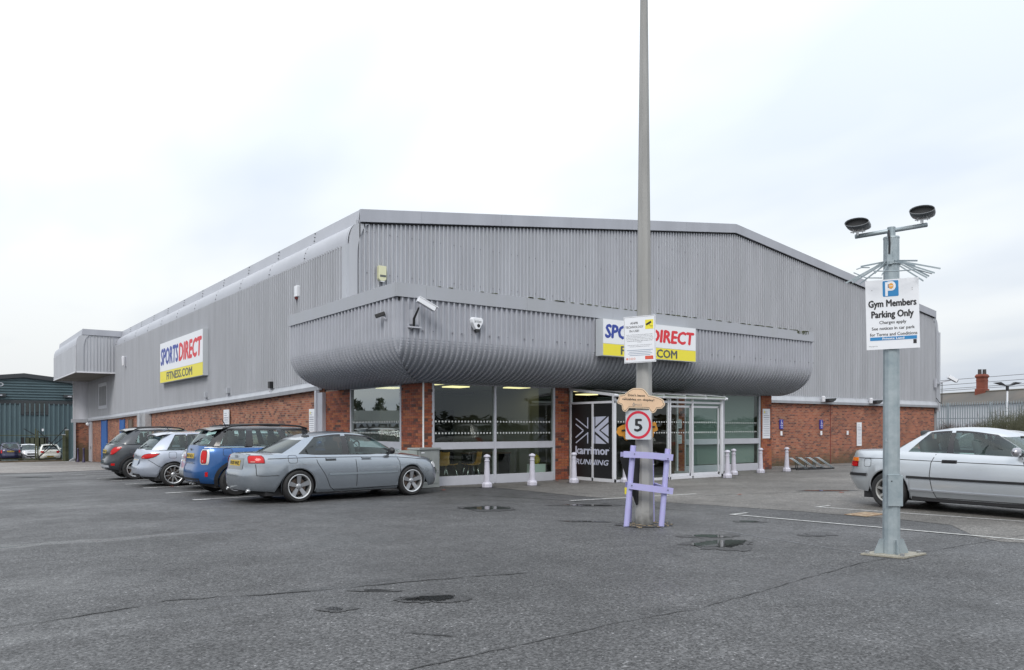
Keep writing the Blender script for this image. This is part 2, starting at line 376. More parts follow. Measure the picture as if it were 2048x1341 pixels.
def stroke(mb, pts, w, T, z=0):
    for a, b in zip(pts, pts[1:]):
        dx, dy = b[0] - a[0], b[1] - a[1]; L = math.hypot(dx, dy) or 1; nx, ny = -dy / L * w / 2, dx / L * w / 2
        mb.poly([tuple(T(x, y, z)) for x, y in ((a[0] + nx, a[1] + ny), (b[0] + nx, b[1] + ny), (b[0] - nx, b[1] - ny), (a[0] - nx, a[1] - ny))])
def rect(mb, x0, x1, y0, y1, T, z=0):
    mb.poly([tuple(T(x, y, z)) for x, y in ((x0, y0), (x1, y0), (x1, y1), (x0, y1))])
def disc(mb, cx, cy, r, T, z=0, n=24, ry=None):
    mb.poly([tuple(T(cx + r * math.cos(2 * math.pi * k / n), cy + (ry or r) * math.sin(2 * math.pi * k / n), z)) for k in range(n)])
def ring(mb, cx, cy, r0, r1, T, z=0, n=48):
    for k in range(n):
        a, b = 2 * math.pi * k / n, 2 * math.pi * (k + 1) / n
        mb.poly([tuple(T(cx + r * math.cos(t), cy + r * math.sin(t), z)) for r, t in ((r0, a), (r1, a), (r1, b), (r0, b))])

# ---------------------------------------------------------------- ground
def frange(a, b, s):
    n = max(1, int(round((b - a) / s))); return [a + (b - a) * i / n for i in range(n + 1)]
us = [-1800, -600, -200, -80, -40] + frange(-20, 56, 1.0) + [70, 120, 300, 800, 1800]
vs_ = [-1800, -600, -200, -60, -20] + frange(0, 12, 2) + frange(12.5, 40, .5) + frange(42, 84, 2) + [95, 108, 140, 300, 800, 1800]
us = sorted(set(us + frange(21, 27, .5)))
g = MB(); g.grid([[(u, v, gz(u, v)) for u in us] for v in vs_])
build(g, 'ground', M_asph, kind='structure', smooth=True)

def sheet(poly, name, m, dz, step=.5, kind='structure', label=None):
    """a thin surfacing layer over the ground inside a polygon, cut from a fine grid with its outline kept"""
    import bmesh
    bm = bmesh.new()
    vs2 = [bm.verts.new((p[0], p[1], 0)) for p in poly]; f = bm.faces.new(vs2)
    xs = [p[0] for p in poly]; ys = [p[1] for p in poly]
    for a, b, ax in ((min(xs), max(xs), 0), (min(ys), max(ys), 1)):
        c = math.ceil(a / step) * step
        while c < b:
            co = (c, 0, 0) if ax == 0 else (0, c, 0); no = (1, 0, 0) if ax == 0 else (0, 1, 0)
            bmesh.ops.bisect_plane(bm, geom=bm.verts[:] + bm.edges[:] + bm.faces[:], plane_co=co, plane_no=no); c += step
    for v in bm.verts: v.co.z = gz(v.co.x, v.co.y) + dz
    bmesh.ops.recalc_face_normals(bm, faces=bm.faces)
    me = bpy.data.meshes.new(name); bm.to_mesh(me); bm.free(); me.materials.append(m)
    if me.polygons and me.polygons[0].normal.z < 0: me.flip_normals()
    o = bpy.data.objects.new(name, me); COL.objects.link(o); return tag(o, label, kind=kind)
def jag(pts, a=.05, s=.4):
    out = []
    for p, q in zip(pts, pts[1:]):
        n = max(1, int(math.hypot(q[0] - p[0], q[1] - p[1]) / s))
        for k in range(n):
            t = k / n; out.append((p[0] + (q[0] - p[0]) * t + rnd.uniform(-a, a), p[1] + (q[1] - p[1]) * t + rnd.uniform(-a, a)))
    out.append(pts[-1]); return out
edge = jag([(10.2, 17.2), (11.3, 16.3), (11.25, 13.6), (11.45, 11.8), (11.75, 10.9), (12.3, 8.6), (12.6, 6.8), (12.5, 5.75), (11.5, 4.95), (11.2, 4.5), (11.5, 3.9), (12.5, 2.2)], .04, .35)
sheet(edge + [(30, 2.2), (56, 2.2), (56, 40), (47, 40), (47, 21.9), (24.6, 21.9), (24.6, 17.35), (10.3, 17.35)], 'entrance_pavement', M_pave, .004, 1.0)
sheet(jag([(-20, 40), (2.2, 39.3), (4, 38.0), (5.2, 39), (9.7, 43.5)], .5, .8) + [(9.7, 75.6), (-20, 75.6)], 'yard_pavement', M_yard, .006, 2.0)

def ribbon(pts, w, name, m, dz, kind='structure', wj=0, label=None):
    r0, r1 = [], []
    for i, p in enumerate(pts):
        a = pts[max(0, i - 1)]; b = pts[min(len(pts) - 1, i + 1)]; dx, dy = b[0] - a[0], b[1] - a[1]; L = math.hypot(dx, dy) or 1
        ww = w / 2 * (1 + rnd.uniform(-wj, wj)); nx, ny = -dy / L * ww, dx / L * ww
        r0.append((p[0] - nx, p[1] - ny, gz(p[0] - nx, p[1] - ny) + dz)); r1.append((p[0] + nx, p[1] + ny, gz(p[0] + nx, p[1] + ny) + dz))
    mb = MB(); mb.grid([r0, r1]); return build(mb, name, m, kind=kind, label=label)
def lin(a, b, s=.5):
    n = max(1, int(math.hypot(b[0] - a[0], b[1] - a[1]) / s)); return [(a[0] + (b[0] - a[0]) * k / n, a[1] + (b[1] - a[1]) * k / n) for k in range(n + 1)]
for k in range(12):                                        # bays along the side of the store
    v = 17.1 + 2.4 * k
    ribbon(lin((4.3, v), (9.0, v + .05)), .085, 'bay_line', M_line, .009)
    ribbon(lin((4.30, v - .10), (4.62, v - .10)), .09, 'bay_line', M_line, .009)
for k, (a, b) in enumerate((((10.97, 8.68), (11.62, 4.2)), ((13.28, 8.55), (14.06, 4.3)), ((15.7, 8.6), (16.3, 4.3)), ((18.1, 8.6), (18.7, 4.3)), ((20.5, 8.6), (21.1, 4.3)))):
    ribbon(lin(a, b), .075, 'bay_line', M_line, .009)
    ribbon(lin((a[0], a[1] - .035), (a[0] + .42, a[1] - .035)), .07, 'bay_line', M_line, .010)
ribbon(lin((10.4, 12.22), (13.74, 11.8)), .09, 'bay_line', M_line, .009)
for u in (27.3, 30.2, 33.4, 36.6, 39.8): ribbon(lin((u, 16.6), (u, 21.5)), .1, 'bay_line', M_line, .011)
for v in (47, 49.6, 52.2, 54.8, 57.4, 60, 63, 66, 69): ribbon(lin((1.2 + rnd.uniform(-.5, .5), v), (6.4, v), 1), .12, 'bay_line', M_line, .012)
ribbon(jag([(-3, 7.2), (.39, 6.96), (1.63, 7.21), (3.1, 6.80), (3.8, 6.72), (4.9, 6.45)], .03, .12), .020, 'asphalt_joint', M_crack, .005, wj=.95)
ribbon(jag([(1.2, 4.22), (2.47, 4.3), (3.5, 4.34), (4.2, 4.38), (5.1, 4.33), (7.3, 4.62), (8.2, 4.73), (9.6, 4.70), (12.6, 4.6)], .012, .12), .011, 'asphalt_joint', M_crack, .005, wj=.7)
ribbon(jag([(9.16, 7.43), (9.0, 6.2), (8.86, 5.06)], .008, .15), .014, 'asphalt_joint', mat('pale_joint', (.22, .23, .25), .35), .005, wj=.4)
ribbon(jag([(9.6, 14.6), (10.2, 13.0), (10.6, 11.4), (10.9, 9.4)], .03, .2), .03, 'asphalt_joint', M_crack, .005, wj=.6)
ribbon(jag([(13.6, 11.4), (15.4, 10.9), (17.3, 10.2)], .02, .2), .025, 'asphalt_joint', M_crack, .010, wj=.6)


def puddle(u, v, a, b, rot=0, n=110, rough=.28, seed=0, m=M_water, dz=.007):
    r_ = random.Random(seed); ph = [r_.uniform(0, 6.28) for _ in range(7)]
    pts = []
    for k in range(n):
        t = 2 * math.pi * k / n; rr = 1 + rough * sum(math.sin(t * (i + 2) + ph[i]) / (i + 1.4) for i in range(6)) + .05 * math.sin(t * 13 + ph[0]) + .04 * math.sin(t * 29 + ph[1]) + r_.uniform(-.06, .06)
        x, y = a * rr * math.cos(t), b * rr * math.sin(t); c, s = math.cos(rot), math.sin(rot)
        px, py = u + x * c - y * s, v + x * s + y * c; pts.append((px, py, gz(px, py) + dz))
    mb = MB(); mb.v = [(u, v, gz(u, v) + dz)] + pts; mb.f = [(0, 1 + k, 1 + (k + 1) % n) for k in range(n)]
    return build(mb, 'puddle', m, kind='structure')
CAMR = -.63
for (u, v, a, b, rot, s) in ((3.52, 5.94, .15, .12, CAMR, 1), (3.35, 6.02, .08, .05, CAMR, 2), (8.24, 12.03, .36, .32, CAMR, 3), (8.11, 6.57, .36, .28, CAMR + .6, 4), (8.55, 7.12, .24, .13, CAMR, 5),
                             (9.9, 6.35, .16, .11, CAMR, 6), (10.1, 11.3, .40, .12, CAMR - .1, 7), (8.31, 9.4, .28, .035, CAMR - .1, 8), (2.64, 6.08, .07, .05, CAMR - .2, 9), (3.25, 6.55, .12, .02, CAMR, 10), (10.4, 7.86, .15, .08, CAMR, 11), (16.9, 10.6, .5, .12, CAMR, 12), (2.9, 32, .5, .2, CAMR, 13)):
    puddle(u, v, a * 1.35 + .05, b * 1.4 + .04, rot, seed=s + 50, rough=.24, m=M_damp, dz=.0055 if u < 11 else .0085).name = 'damp_patch'
    puddle(u, v, a, b, rot, seed=s, rough=.2, dz=.008 if u < 11 else .011)
for i_, (u, v, a) in enumerate(((11.15, 16.3, .24), (12.47, 16.16, .22), (13.94, 16.22, .22), (15.17, 15.5, .22), (18.95, 15.09, .24), (20.32, 15.94, .22), (21.92, 16.11, .22), (23.38, 16.13, .22), (8.81, 8.58, .44))):  # dark discs painting the contact shadow at the foot of each bollard and lamp post
    puddle(u, v, a, a * .9, .4, seed=80 + i_, rough=.12, m=M_damp, dz=.0085).name = 'damp_patch'  # painted contact shade, M_damp only lends its dark colour
puddle(2.88, 4.92, .17, .012, -.9, seed=21, rough=.4, m=M_crack)
# kerb of the yard, manhole, leaves
mb = MB()
for k in range(26): mb.box(-18 + k * 1.05, -18 + k * 1.05 + 1.03, 75.9, 76.15, gz(0, 76) - .1, gz(0, 76) + .14)
build(mb, 'yard_kerb', mat('mossy_kerb', (.16, .13, .09), .9, noise=.5, nscale=2), kind='structure', bevel=.015)
mc = MB(); mc.box(12.5, 13.15, 7.1, 7.5, gz(12, 7) + .006, gz(12, 7) + .014)
tag(build(mc, 'drain_cover', mat('rusty_iron', (.20, .10, .05), .8, noise=.6, nscale=12, ncol=(.42, .36, .25))), 'rusty iron drain cover set in the ground by the silver coupe', 'drain cover')
M_leaf = mat('dead_leaf', (.30, .06, .03), .8, noise=.4, nscale=40)
LF = ((9.71, 16.0, 'by the utility cabinet'), (14.28, 11.03, 'in the open pavement beyond the concrete lamp post'), (16.56, 10.0, 'behind the silver coupe'), (13.9, 16.9, 'beside the brick pier left of the entrance'), (5.0, 21.9, 'on a white line behind the pale blue hatchback'))
for i, (u, v, wh) in enumerate(LF):
    mb = MB(); c = (u, v, gz(u, v) + .012); n = 9; pts = []
    for k in range(n):
        t = 2 * math.pi * k / n; r_ = .065 * (1 if k % 2 else .5); pts.append((u + r_ * math.cos(t) * 1.3, v + r_ * math.sin(t), c[2] + .018 * rnd.random()))
    mb.v = [(u, v, c[2] + .02)] + pts; mb.f = [(0, 1 + k, 1 + (k + 1) % n) for k in range(n)]
    tag(build(mb, 'fallen_leaf', M_leaf), 'small red fallen leaf lying ' + wh, 'leaf', 'fallen leaves on the car park')

# ---------------------------------------------------------------- the store
ST = empty('retail_building', (10, 22, 0), label='large grey ribbed metal retail shed with red brick base and bulging canopy', cat='building')
def B(mb, name, m, **k): return build(mb, name, m, k.pop('parent', ST), world=k.pop('world', True), **k)
BCH = {}
def sub(mb, name, m, par, **k):      # child of a child of the store, in the same coordinates
    return build(MBshift(mb), name, m, par, **k)
def MBshift(mb):
    n = MB(); n.v = [(p[0] - 10, p[1] - 22, p[2]) for p in mb.v]; n.f = mb.f; return n
APU = 28.05
def ztopF(u):                                                    # gable line (top of fascia)
    if u < APU: return 8.07 + (10.32 - 8.07) * (u - 10.3) / (APU - 10.3)
    return 10.32 - (10.32 - 8.07) * (u - APU) / (45.9 - APU)
def ribs(mb, s0, s1, P, zb, zt, pitch=.155, dep=.070, prof=((0, 0), (.50, 0), (.56, 1), (.78, 1), (.84, 0), (1.0, 0))):
    """trapezoidal sheet; P(s, outward, z) gives the point"""
    n = max(1, int(round((s1 - s0) / pitch))); p = (s1 - s0) / n; lo, hi = [], []
    for k in range(n):
        for (a, d) in (prof[:-1] if k < n - 1 else prof):
            s = s0 + (k + a) * p; lo.append(P(s, d * dep, zb(s))); hi.append(P(s, d * dep, zt(s)))
    mb.grid([lo, hi])
# front wall (plane y = 22)
f = MB(); ribs(f, 10.25, 45.95, lambda s, d, z: (s, 22 - d, z), lambda s: 2.96, lambda s: ztopF(s) - .3)
B(f, 'front_cladding', M_clad)
zbS = lambda v: 2.70 - .0217 * (v - 24) if v < 30 else (2.57 - .0156 * (v - 30) if v < 62 else 2.07 - .01 * (v - 62))
f = MB(); ribs(f, 22.3, 71.4, lambda s, d, z: (10 - d, s, z), lambda s: zbS(s) + .30, lambda s: 7.02, .20, .085)
B(f, 'side_cladding', M_clad)
f = MB(); f.quad((46.2, 22.05, -.6), (46.2, 71.5, -1.6), (46.2, 71.5, 7.0), (46.2, 22.05, 7.0)); f.quad((10.02, 71.5, -1.6), (46.2, 71.5, -1.6), (46.2, 71.5, 8), (10.02, 71.5, 8)); f.poly([(10.02, 71.5, 7.9), (46.2, 71.5, 7.9), (APU, 71.5, 10.2)])
B(f, 'rear_cladding', M_clad)
f = MB(); f.quad((10.45, 22.1, 7.95), (APU, 22.1, 10.2), (APU, 71.4, 10.2), (10.45, 71.4, 7.95)); f.quad((45.8, 22.1, 7.95), (APU, 22.1, 10.2), (APU, 71.4, 10.2), (45.8, 71.4, 7.95))
f.quad((45.8, 22.1, 7.95), (45.8, 71.4, 7.95), (46.2, 71.4, 7), (46.2, 22.1, 7))
B(f, 'roof', M_roof)
f = MB(); f.box(10.12, 46.1, 22.12, 22.2, 2.6, 7.5); f.box(10.1, 10.2, 22.3, 71.4, 2.0, 7.4); B(f, 'inner_lining', M_dark)
# front corner flashings with the rounded shoulder
def flash(mx):
    X = (lambda u: u) if not mx else (lambda u: 2 * APU + .05 - u)
    out = [(10.0, 2.98), (10.0, 7.0)] + [(10.0 + .32 * (1 - math.cos(t)), 7.0 + .66 * math.sin(t)) for t in [k * math.pi / 16 for k in range(1, 9)]] + [(10.72, 7.76)]
    inn = [(10.74, 7.72)] + [(10.27 + .47 * (1 - math.cos(t)), 6.62 + 1.08 * math.sin(t)) for t in [k * math.pi / 20 for k in range(9, -1, -1)]] + [(10.27, 2.98)]
    mb = MB(); mb.prism([(X(a), b) for a, b in out + inn], lambda a, b: (a, 21.93, b), lambda a, b: (a, 22.0, b)); return mb
B(flash(False), 'corner_flashing', M_clad); B(flash(True), 'corner_flashing', M_cladl)
mb = MB(); mb.box(9.93, 10.0, 21.935, 22.30, 2.98, 7.0); B(mb, 'corner_flashing', M_cladl)
mb = MB(); mb.box(46.06, 46.14, 21.9, 22.4, 2.55, 7.0); mb.box(46.1, 46.26, 21.86, 22.1, 2.4, 6.9); B(mb, 'corner_flashing', M_cladl)
# gable fascia: one object per panel
us_f = [10.34, 12.45, 15.55, 18.65, 21.75, 24.85, APU, 31.1, 34.2, 37.3, 40.4, 43.2, 45.78]
for a, b in zip(us_f, us_f[1:]):
    a2 = a + .006; mb = MB()
    za, zb_ = ztopF(a2), ztopF(b)
    for y0, y1, d in ((21.86, 21.96, .38),):
        mb.prism([(a2, za - d), (b, zb_ - d), (b, zb_), (a2, za)], lambda p, q: (p, y0, q), lambda p, q: (p, y1, q))
    B(mb, 'fascia_panel', M_fascia)
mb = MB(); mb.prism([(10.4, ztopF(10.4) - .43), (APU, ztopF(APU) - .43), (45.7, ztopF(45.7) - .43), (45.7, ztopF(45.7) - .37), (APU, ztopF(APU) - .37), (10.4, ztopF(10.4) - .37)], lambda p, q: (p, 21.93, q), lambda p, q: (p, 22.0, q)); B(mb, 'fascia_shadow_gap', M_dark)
# side eaves: curved panel and upstand, one of each per 3.45 m
vv = [21.93] + [25.4 + 3.45 * k for k in range(10)] + [59.4]
prof_c = [(10.0 - .04, 6.98)] + [(10.0 - .04 + .34 * (1 - math.cos(t)), 7.0 + .64 * math.sin(t)) for t in [k * math.pi / 20 for k in range(0, 11)]]
prof_u = [(10.30, 7.645), (10.305, 7.66), (10.35, 8.07), (10.47, 8.05)]
for a, b in zip(vv, vv[1:] ):
    if b - a < .3: continue
    mb = MB(); mb.grid([[(x, y, z) for x, z in prof_c] for y in (a + .006, b - .006)]); o = B(mb, 'eave_panel', M_eave, smooth=True)
    mb = MB(); mb.grid([[(x, y, z) for x, z in prof_u] for y in (a + .006, b - .006)]); B(mb, 'upstand_panel', M_eave)
    sc_ = MB()
    for (x, z) in ((9.955, 7.12), (10.0, 7.3), (10.08, 7.45), (10.19, 7.58)): sc_.box(x - .02, x + .012, b - .07, b - .045, z, z + .025)
    for (x, z) in ((10.30, 7.75), (10.315, 7.88), (10.33, 8.0)): sc_.box(x - .02, x + .012, b - .07, b - .045, z, z + .025)
    B(sc_, 'fixing_screws', M_dark, kind='stuff')
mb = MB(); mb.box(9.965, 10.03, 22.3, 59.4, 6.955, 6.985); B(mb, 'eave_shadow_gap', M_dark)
# end wall piece above the eaves profile towards the front
mb = MB(); mb.prism([(p[0], p[1]) for p in prof_c] + [(10.35, 8.06), (11.5, 8.2), (11.5, 7.0)], lambda a, b: (a, 22.04, b), lambda a, b: (a, 22.06, b)); B(mb, 'gable_end_flashing', M_fascia)
# screws on the front sheets
mb = MB()
for z in (6.2, 7.45, 8.7):
    for k in range(136):
        u = 10.6 + k * .26
        if z < ztopF(u) - .5: mb.box(u, u + .022, 21.975, 21.995, z, z + .022)
for k in range(60): mb.box(8.9 + k * .27, 8.922 + k * .27, 16.05, 16.085, 3.74, 3.765)
B(mb, 'fixing_screws', mat('screw_heads', (.2, .2, .23), .5), kind='stuff')
# sill band over the brick: a sloping face over a vertical lip, one piece per length
def band(P, s0, s1, step, zf, h=.31, name='sill_band'):
    s = s0
    while s < s1 - .2:
        e_ = min(s1, s + step); mb = MB(); rows = []
        for q in (s + .005, e_ - .005):
            z = zf(q); rows.append([P(q, .0, z), P(q, .10, z), P(q, .13, z + .12), P(q, .03, z + h), P(q, 0, z + h)])
        mb.grid(rows); n = len(mb.v)
        mb.f += [(4, 3, 2, 1, 0), (5, 6, 7, 8, 9)]
        B(mb, name, M_cladl); s = e_
band(lambda s, d, z: (10 - d, s, z), 24.0, 71.4, 3.6, zbS)
band(lambda s, d, z: (s, 22 - d, z), 24.42, 46.05, 4.4, lambda s: 2.62, .36)
# brick walls
mb = MB(); mb.box(10.07, 10.3, 24.0, 71.3, -2.2, 2.8); B(mb, 'side_brick_wall', M_brickS)
mb = MB(); mb.box(24.3, 45.95, 22.06, 22.3, -.8, 2.8); B(mb, 'front_brick_wall', M_brickF)
mb = MB(); mb.box(35.53, 35.57, 22.045, 22.07, -.4, 2.62); B(mb, 'movement_joint', mat('joint_sealant', (.20, .05, .04), .8))
# wing wall at the far end
mb = MB(); mb.box(8.95, 10.05, 71.4, 71.55, 2.15, 6.4); B(mb, 'wing_cladding', mat('wing_sheet', (.72, .74, .80), .45, noise=.3, nscale=1.5, vstreak=True))
mb = MB(); mb.box(9.05, 10.06, 71.42, 71.56, -2.2, 2.0); B(mb, 'wing_brick_wall', M_brickF)
mb = MB(); mb.box(8.75, 10.0, 71.3, 71.6, 1.88, 2.15); B(mb, 'sill_band', M_cladl)
mb = MB(); mb.box(8.86, 8.95, 71.38, 71.44, 2.15, 6.4); mb.box(9.99, 10.02, 71.2, 71.4, 2.4, 6.4); B(mb, 'corner_flashing', M_white)
# far canopy on the side wall
CX0 = 7.54
pc = [(CX0, 5.19), (CX0, 7.0)] + [(CX0 + .34 * (1 - math.cos(t)), 7.0 + .64 * math.sin(t)) for t in [k * math.pi / 16 for k in range(1, 9)]] + [(CX0 + .39, 8.05)]
mb = MB(); mb.prism(pc + [(10.4, 8.05), (10.4, 5.19)], lambda a, b: (a, 59.43, b), lambda a, b: (a, 71.35, b)); far = B(mb, 'far_canopy', M_eave)
far.data.materials.append(M_soffit)
mb = MB(); mb.box(7.6, 9.98, 59.6, 71.3, 5.16, 5.188); sub(mb, 'soffit', M_soffit, far)
mb = MB(); ribs(mb, 8.05, 9.85, lambda s, d, z: (s, 59.422 - d, z), lambda s: 5.25, lambda s: 7.72 if s > 8.5 else 7.0 + .72 * math.sin(math.acos(max(-1, min(1, 1 - (s - 8.0) / .52)))), .2, .04); sub(mb, 'end_cladding', M_clad, far)
mb = MB()
o_ = [(CX0, 5.19), (CX0, 7.0)] + [(CX0 + .34 * (1 - math.cos(t)), 7.0 + .64 * math.sin(t)) for t in [k * math.pi / 16 for k in range(1, 9)]] + [(8.45, 7.72)]
i_ = [(8.45, 7.68)] + [(8.0 + .45 * (1 - math.cos(t)), 6.75 + .93 * math.sin(t)) for t in [k * math.pi / 16 for k in range(7, -1, -1)]] + [(8.0, 5.19)]
mb.prism(o_ + i_, lambda a, b: (a, 59.36, b), lambda a, b: (a, 59.42, b)); sub(mb, 'corner_flashing', M_clad, far)
mb = MB(); mb.prism([(CX0 + .36, 7.68), (CX0 + .39, 8.07), (10.36, 8.07), (10.32, 7.68)], lambda a, b: (a, 59.33, b), lambda a, b: (a, 59.42, b)); sub(mb, 'fascia_panel', M_fascia, far)
mb = MB(); mb.box(CX0 - .02, 10.0, 59.34, 59.42, 5.14, 5.24); mb.box(CX0 - .03, CX0 + .03, 59.34, 71.35, 5.14, 5.22); mb.box(CX0 - .02, CX0 + .02, 59.36, 59.42, 5.2, 7.0); sub(mb, 'edge_trim', M_white, far)
mb = MB(); ribs(mb, 59.5, 71.3, lambda s, d, z: (CX0 - .005 - d, s, z), lambda s: 5.22, lambda s: 6.95, .2, .02); sub(mb, 'side_sheet', M_cladl, far)
# upper window on the side wall
mb = MB(); v0, v1 = 66.2, 62.6
WN = MB(); WN.box(9.9, 9.99, v1, v0, 4.5, 4.75); WN.box(9.9, 9.99, v1, v0, 2.85, 3.1); WN.box(9.9, 9.99, v1, v1 + .22, 3.1, 4.5); WN.box(9.9, 9.99, v0 - .22, v0, 3.1, 4.5)
wn = B(WN, 'window', M_alu)
mb = MB(); mb.box(9.93, 9.95, v1 + .2, v0 - .2, 3.1, 4.5); sub(mb, 'pane', mat('dark_pane', (.03, .035, .035), .1), wn)
# doors, pilaster, pipes of the side wall
def door(v0, v1, m, z1=1.98, name='door'):
    g0 = gz(9, v0); mb = MB(); mb.box(10.0, 10.05, v0, v1, g0, z1); d = B(mb, name, m)
    mb = MB(); mb.box(9.97, 10.06, v0 - .07, v0, g0, z1 + .05); mb.box(9.97, 10.06, v1, v1 + .07, g0, z1 + .05); sub(mb, 'door_frame', m, d)
    mb = MB(); mb.box(9.93, 9.99, v0 + .2, v0 + .26, g0 + 1, g0 + 1.2); sub(mb, 'handle', M_steel, d)
door(63.3, 65.4, M_door); door(56.8, 58.1, M_door); door(70.1, 71.2, M_alu); door(54.2, 55.2, mat('brown_shutter', (.13, .10, .08), .7))
mb = MB(); mb.box(9.72, 10.05, 48.9, 51.2, gz(9, 50), 2.3); B(mb, 'pilaster', mat('pilaster_paint', (.38, .39, .41), .6, noise=.2))
mb = MB(); mb.tube([(9.6, 49.9, gz(9, 50)), (9.6, 49.9, 2.3)], .06, 8); B(mb, 'downpipe', M_cladl)
mb = MB(); mb.box(8.9, 9.04, 71.2, 71.4, gz(9, 71) + .25, 1.9); mb.bar((8.97, 71.3, gz(9, 71) + .3), (8.6, 71.2, gz(9, 71) + .05), .1); B(mb, 'downpipe', M_cladl)
mb = MB(); mb.box(9.80, 9.92, 24.0, 24.12, 0, 2.68); mb.box(9.86, 10.06, 23.62, 24.0, 0, 2.6); B(mb, 'downpipe', M_alu)

# ---------------------------------------------------------------- bulging canopy
CU, CV, UR, VL = 8.53, 16.1, 24.8, 22.75
stn = [(0, 4.50, 0, 0, 1), (0, 3.98, 0, 0, 1), (0, 3.60, 0, 0, 1)]
NC = 24
for k in range(NC):
    for fr, fac in ((0, 1), (.50, 1), (.60, .80), (.90, .80)):
        ph = (k + fr) / NC * math.pi / 2; o = 1.4 * (1 - math.cos(ph)); z = 3.58 - .9 * math.sin(ph)
        nx, nz = -.9 * math.cos(ph), -1.4 * math.sin(ph); L = math.hypot(nx, nz); stn.append((o, z, nx / L, nz / L, fac))
stn = [(o, z, (nx if (nx or nz) else -1), nz, f_) for o, z, nx, nz, f_ in stn] + [(1.4, 2.68, 0, -1, 1)]
cprof = ((0, 0), (.48, 0), (.56, 1), (.82, 1), (.90, 0), (1., 0))
def canopy(s0, s1, pitch, P):
    n = int(round((s1 - s0) / pitch)); p = (s1 - s0) / n; rows = []
    for (o, z, nx, nz, fac) in stn:
        row = []
        for k in range(n):
            for a, d in (cprof[:-1] if k < n - 1 else cprof):
                dd = d * .052 * fac - (.003 if fac < 1 else 0); row.append(P(s0 + (k + a) * p, o + nx * dd, z + nz * dd))
        rows.append(row)
    return rows
mb = MB(); mb.grid(canopy(CU, UR, .155, lambda s, o, z: (max(s, CU + o), CV + o, z)))
CAN = B(mb, 'canopy', M_can)
mb = MB(); mb.grid([list(reversed(r)) for r in canopy(CV, VL, .20, lambda s, o, z: (CU + o, max(s, CV + o), z))]); sub(mb, 'side_sheet', M_can, CAN)
pp = [(o, z) for (o, z, a, b, c) in stn if c == 1]
mb = MB(); mb.poly([(UR, CV + o, z) for o, z in pp] + [(UR, 22, 2.68), (UR, 22, 4.7), (UR, CV, 4.7)]); mb.poly([(CU + o, VL, z) for o, z in pp] + [(10, VL, 4.7), (CU, VL, 4.7)]); sub(mb, 'end_sheet', M_clad, CAN)
mb = MB(); mb.quad((CU, CV, 4.72), (UR, CV, 4.72), (UR, 22, 4.72), (CU, 22, 4.72)); mb.quad((CU, 22, 4.72), (10, 22, 4.72), (10, VL, 4.72), (CU, VL, 4.72)); sub(mb, 'flat_roof', M_roof, CAN)
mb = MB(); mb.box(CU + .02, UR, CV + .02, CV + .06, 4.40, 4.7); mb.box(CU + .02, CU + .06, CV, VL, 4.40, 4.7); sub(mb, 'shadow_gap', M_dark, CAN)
cf = [CU - .07, 9.25, 12.2, 15.2, 18.2, 21.2, 22.7, 24.1, UR + .04]
for a, b in zip(cf, cf[1:]):
    mb = MB(); mb.box(a + .004, b, CV - .075, CV - .02, 4.49, 4.81); sub(mb, 'fascia_panel', M_canf, CAN)
cf = [CV - .02, 18.9, 20.9, VL + .05]
for a, b in zip(cf, cf[1:]):
    mb = MB(); mb.box(CU - .07, CU - .02, a + .004, b, 4.49, 4.81); sub(mb, 'fascia_panel', M_canf, CAN)
mb = MB(); mb.box(CU - .02, UR, CV - .02, CV + .1, 4.80, 4.815); mb.box(CU - .02, CU + .1, CV - .02, VL, 4.80, 4.815); sub(mb, 'coping', M_canf, CAN)
# moss on the canopy edge
mb = MB()
for k in range(90):
    u = 9.3 + rnd.random() ** .6 * 15.2; s = rnd.uniform(.015, .05); mb.box(u, u + s * 3, CV - .085, CV - .02, 4.812, 4.812 + s * .5)
for k in range(16):
    u = 23.8 + rnd.random() * .7; mb.box(u, u + .03, CV - .079, CV - .074, 4.80 - rnd.uniform(.03, .12), 4.812)
sub(mb, 'moss', mat('moss', (.07, .08, .03), 1), CAN, kind='stuff')

# ---------------------------------------------------------------- shopfront
ZG = 2.62
def shopwin(P, s0, s1, mull=(), glassm=M_gls, gz0=.23, dots=True, name='shop_window', frame=M_alu, lo=True, back=None):
    """P(s, depth, z); frames, mid rail, sill and separate panes"""
    fr = MB(); xs = [s0] + list(mull) + [s1]
    def bx(a, b, d0, d1, z0, z1, mb):
        p = P(a, d0, z0); q = P(b, d1, z1); mb.box(min(p[0], q[0]), max(p[0], q[0]), min(p[1], q[1]), max(p[1], q[1]), z0, z1)
    for x in xs: bx(x - .035, x + .035, -.04, .05, 0, ZG + .06, fr)
    for a, b in zip(xs, xs[1:]):
        bx(a + .035, b - .035, -.03, .045, ZG - .01, ZG + .06, fr)
        bx(a + .035, b - .035, -.03, .045, .925, 1.11, fr)
        bx(a + .035, b - .035, -.03, .045, -.02, gz0, fr)
    w_ = B(fr, name, frame, bevel=.004)
    for a, b in zip(xs, xs[1:]):
        for z0, z1 in ((gz0, .925), (1.11, ZG - .01)):
            mb = MB(); p, q = P(a + .035, .01, z0), P(b - .035, .01, z1)
            mb.quad((p[0], p[1], z0), (q[0], q[1], z0), (q[0], q[1], z1), (p[0], p[1], z1)); sub(mb, 'pane', glassm, w_)
        if dots:
            mb = MB()
            for zc in (1.65, 1.345):
                n = int((b - a - .1) / .1)
                for k in range(n):
                    sx = a + .1 + k * .1
                    mb.poly([P(sx + .026 * math.cos(t), .004, zc + .026 * math.sin(t)) for t in [2 * math.pi * j / 10 for j in range(10)]])
            sub(mb, 'glass_dots', mat('frosted_dots', (.6, .63, .62), .8), w_, kind='stuff')
    return w_
PF = lambda s, d, z: (s, 17.5 + d, z)
PS = lambda s, d, z: (10 + d, s, z)
shopwin(PF, 10.28, 14.27, (12.22,))
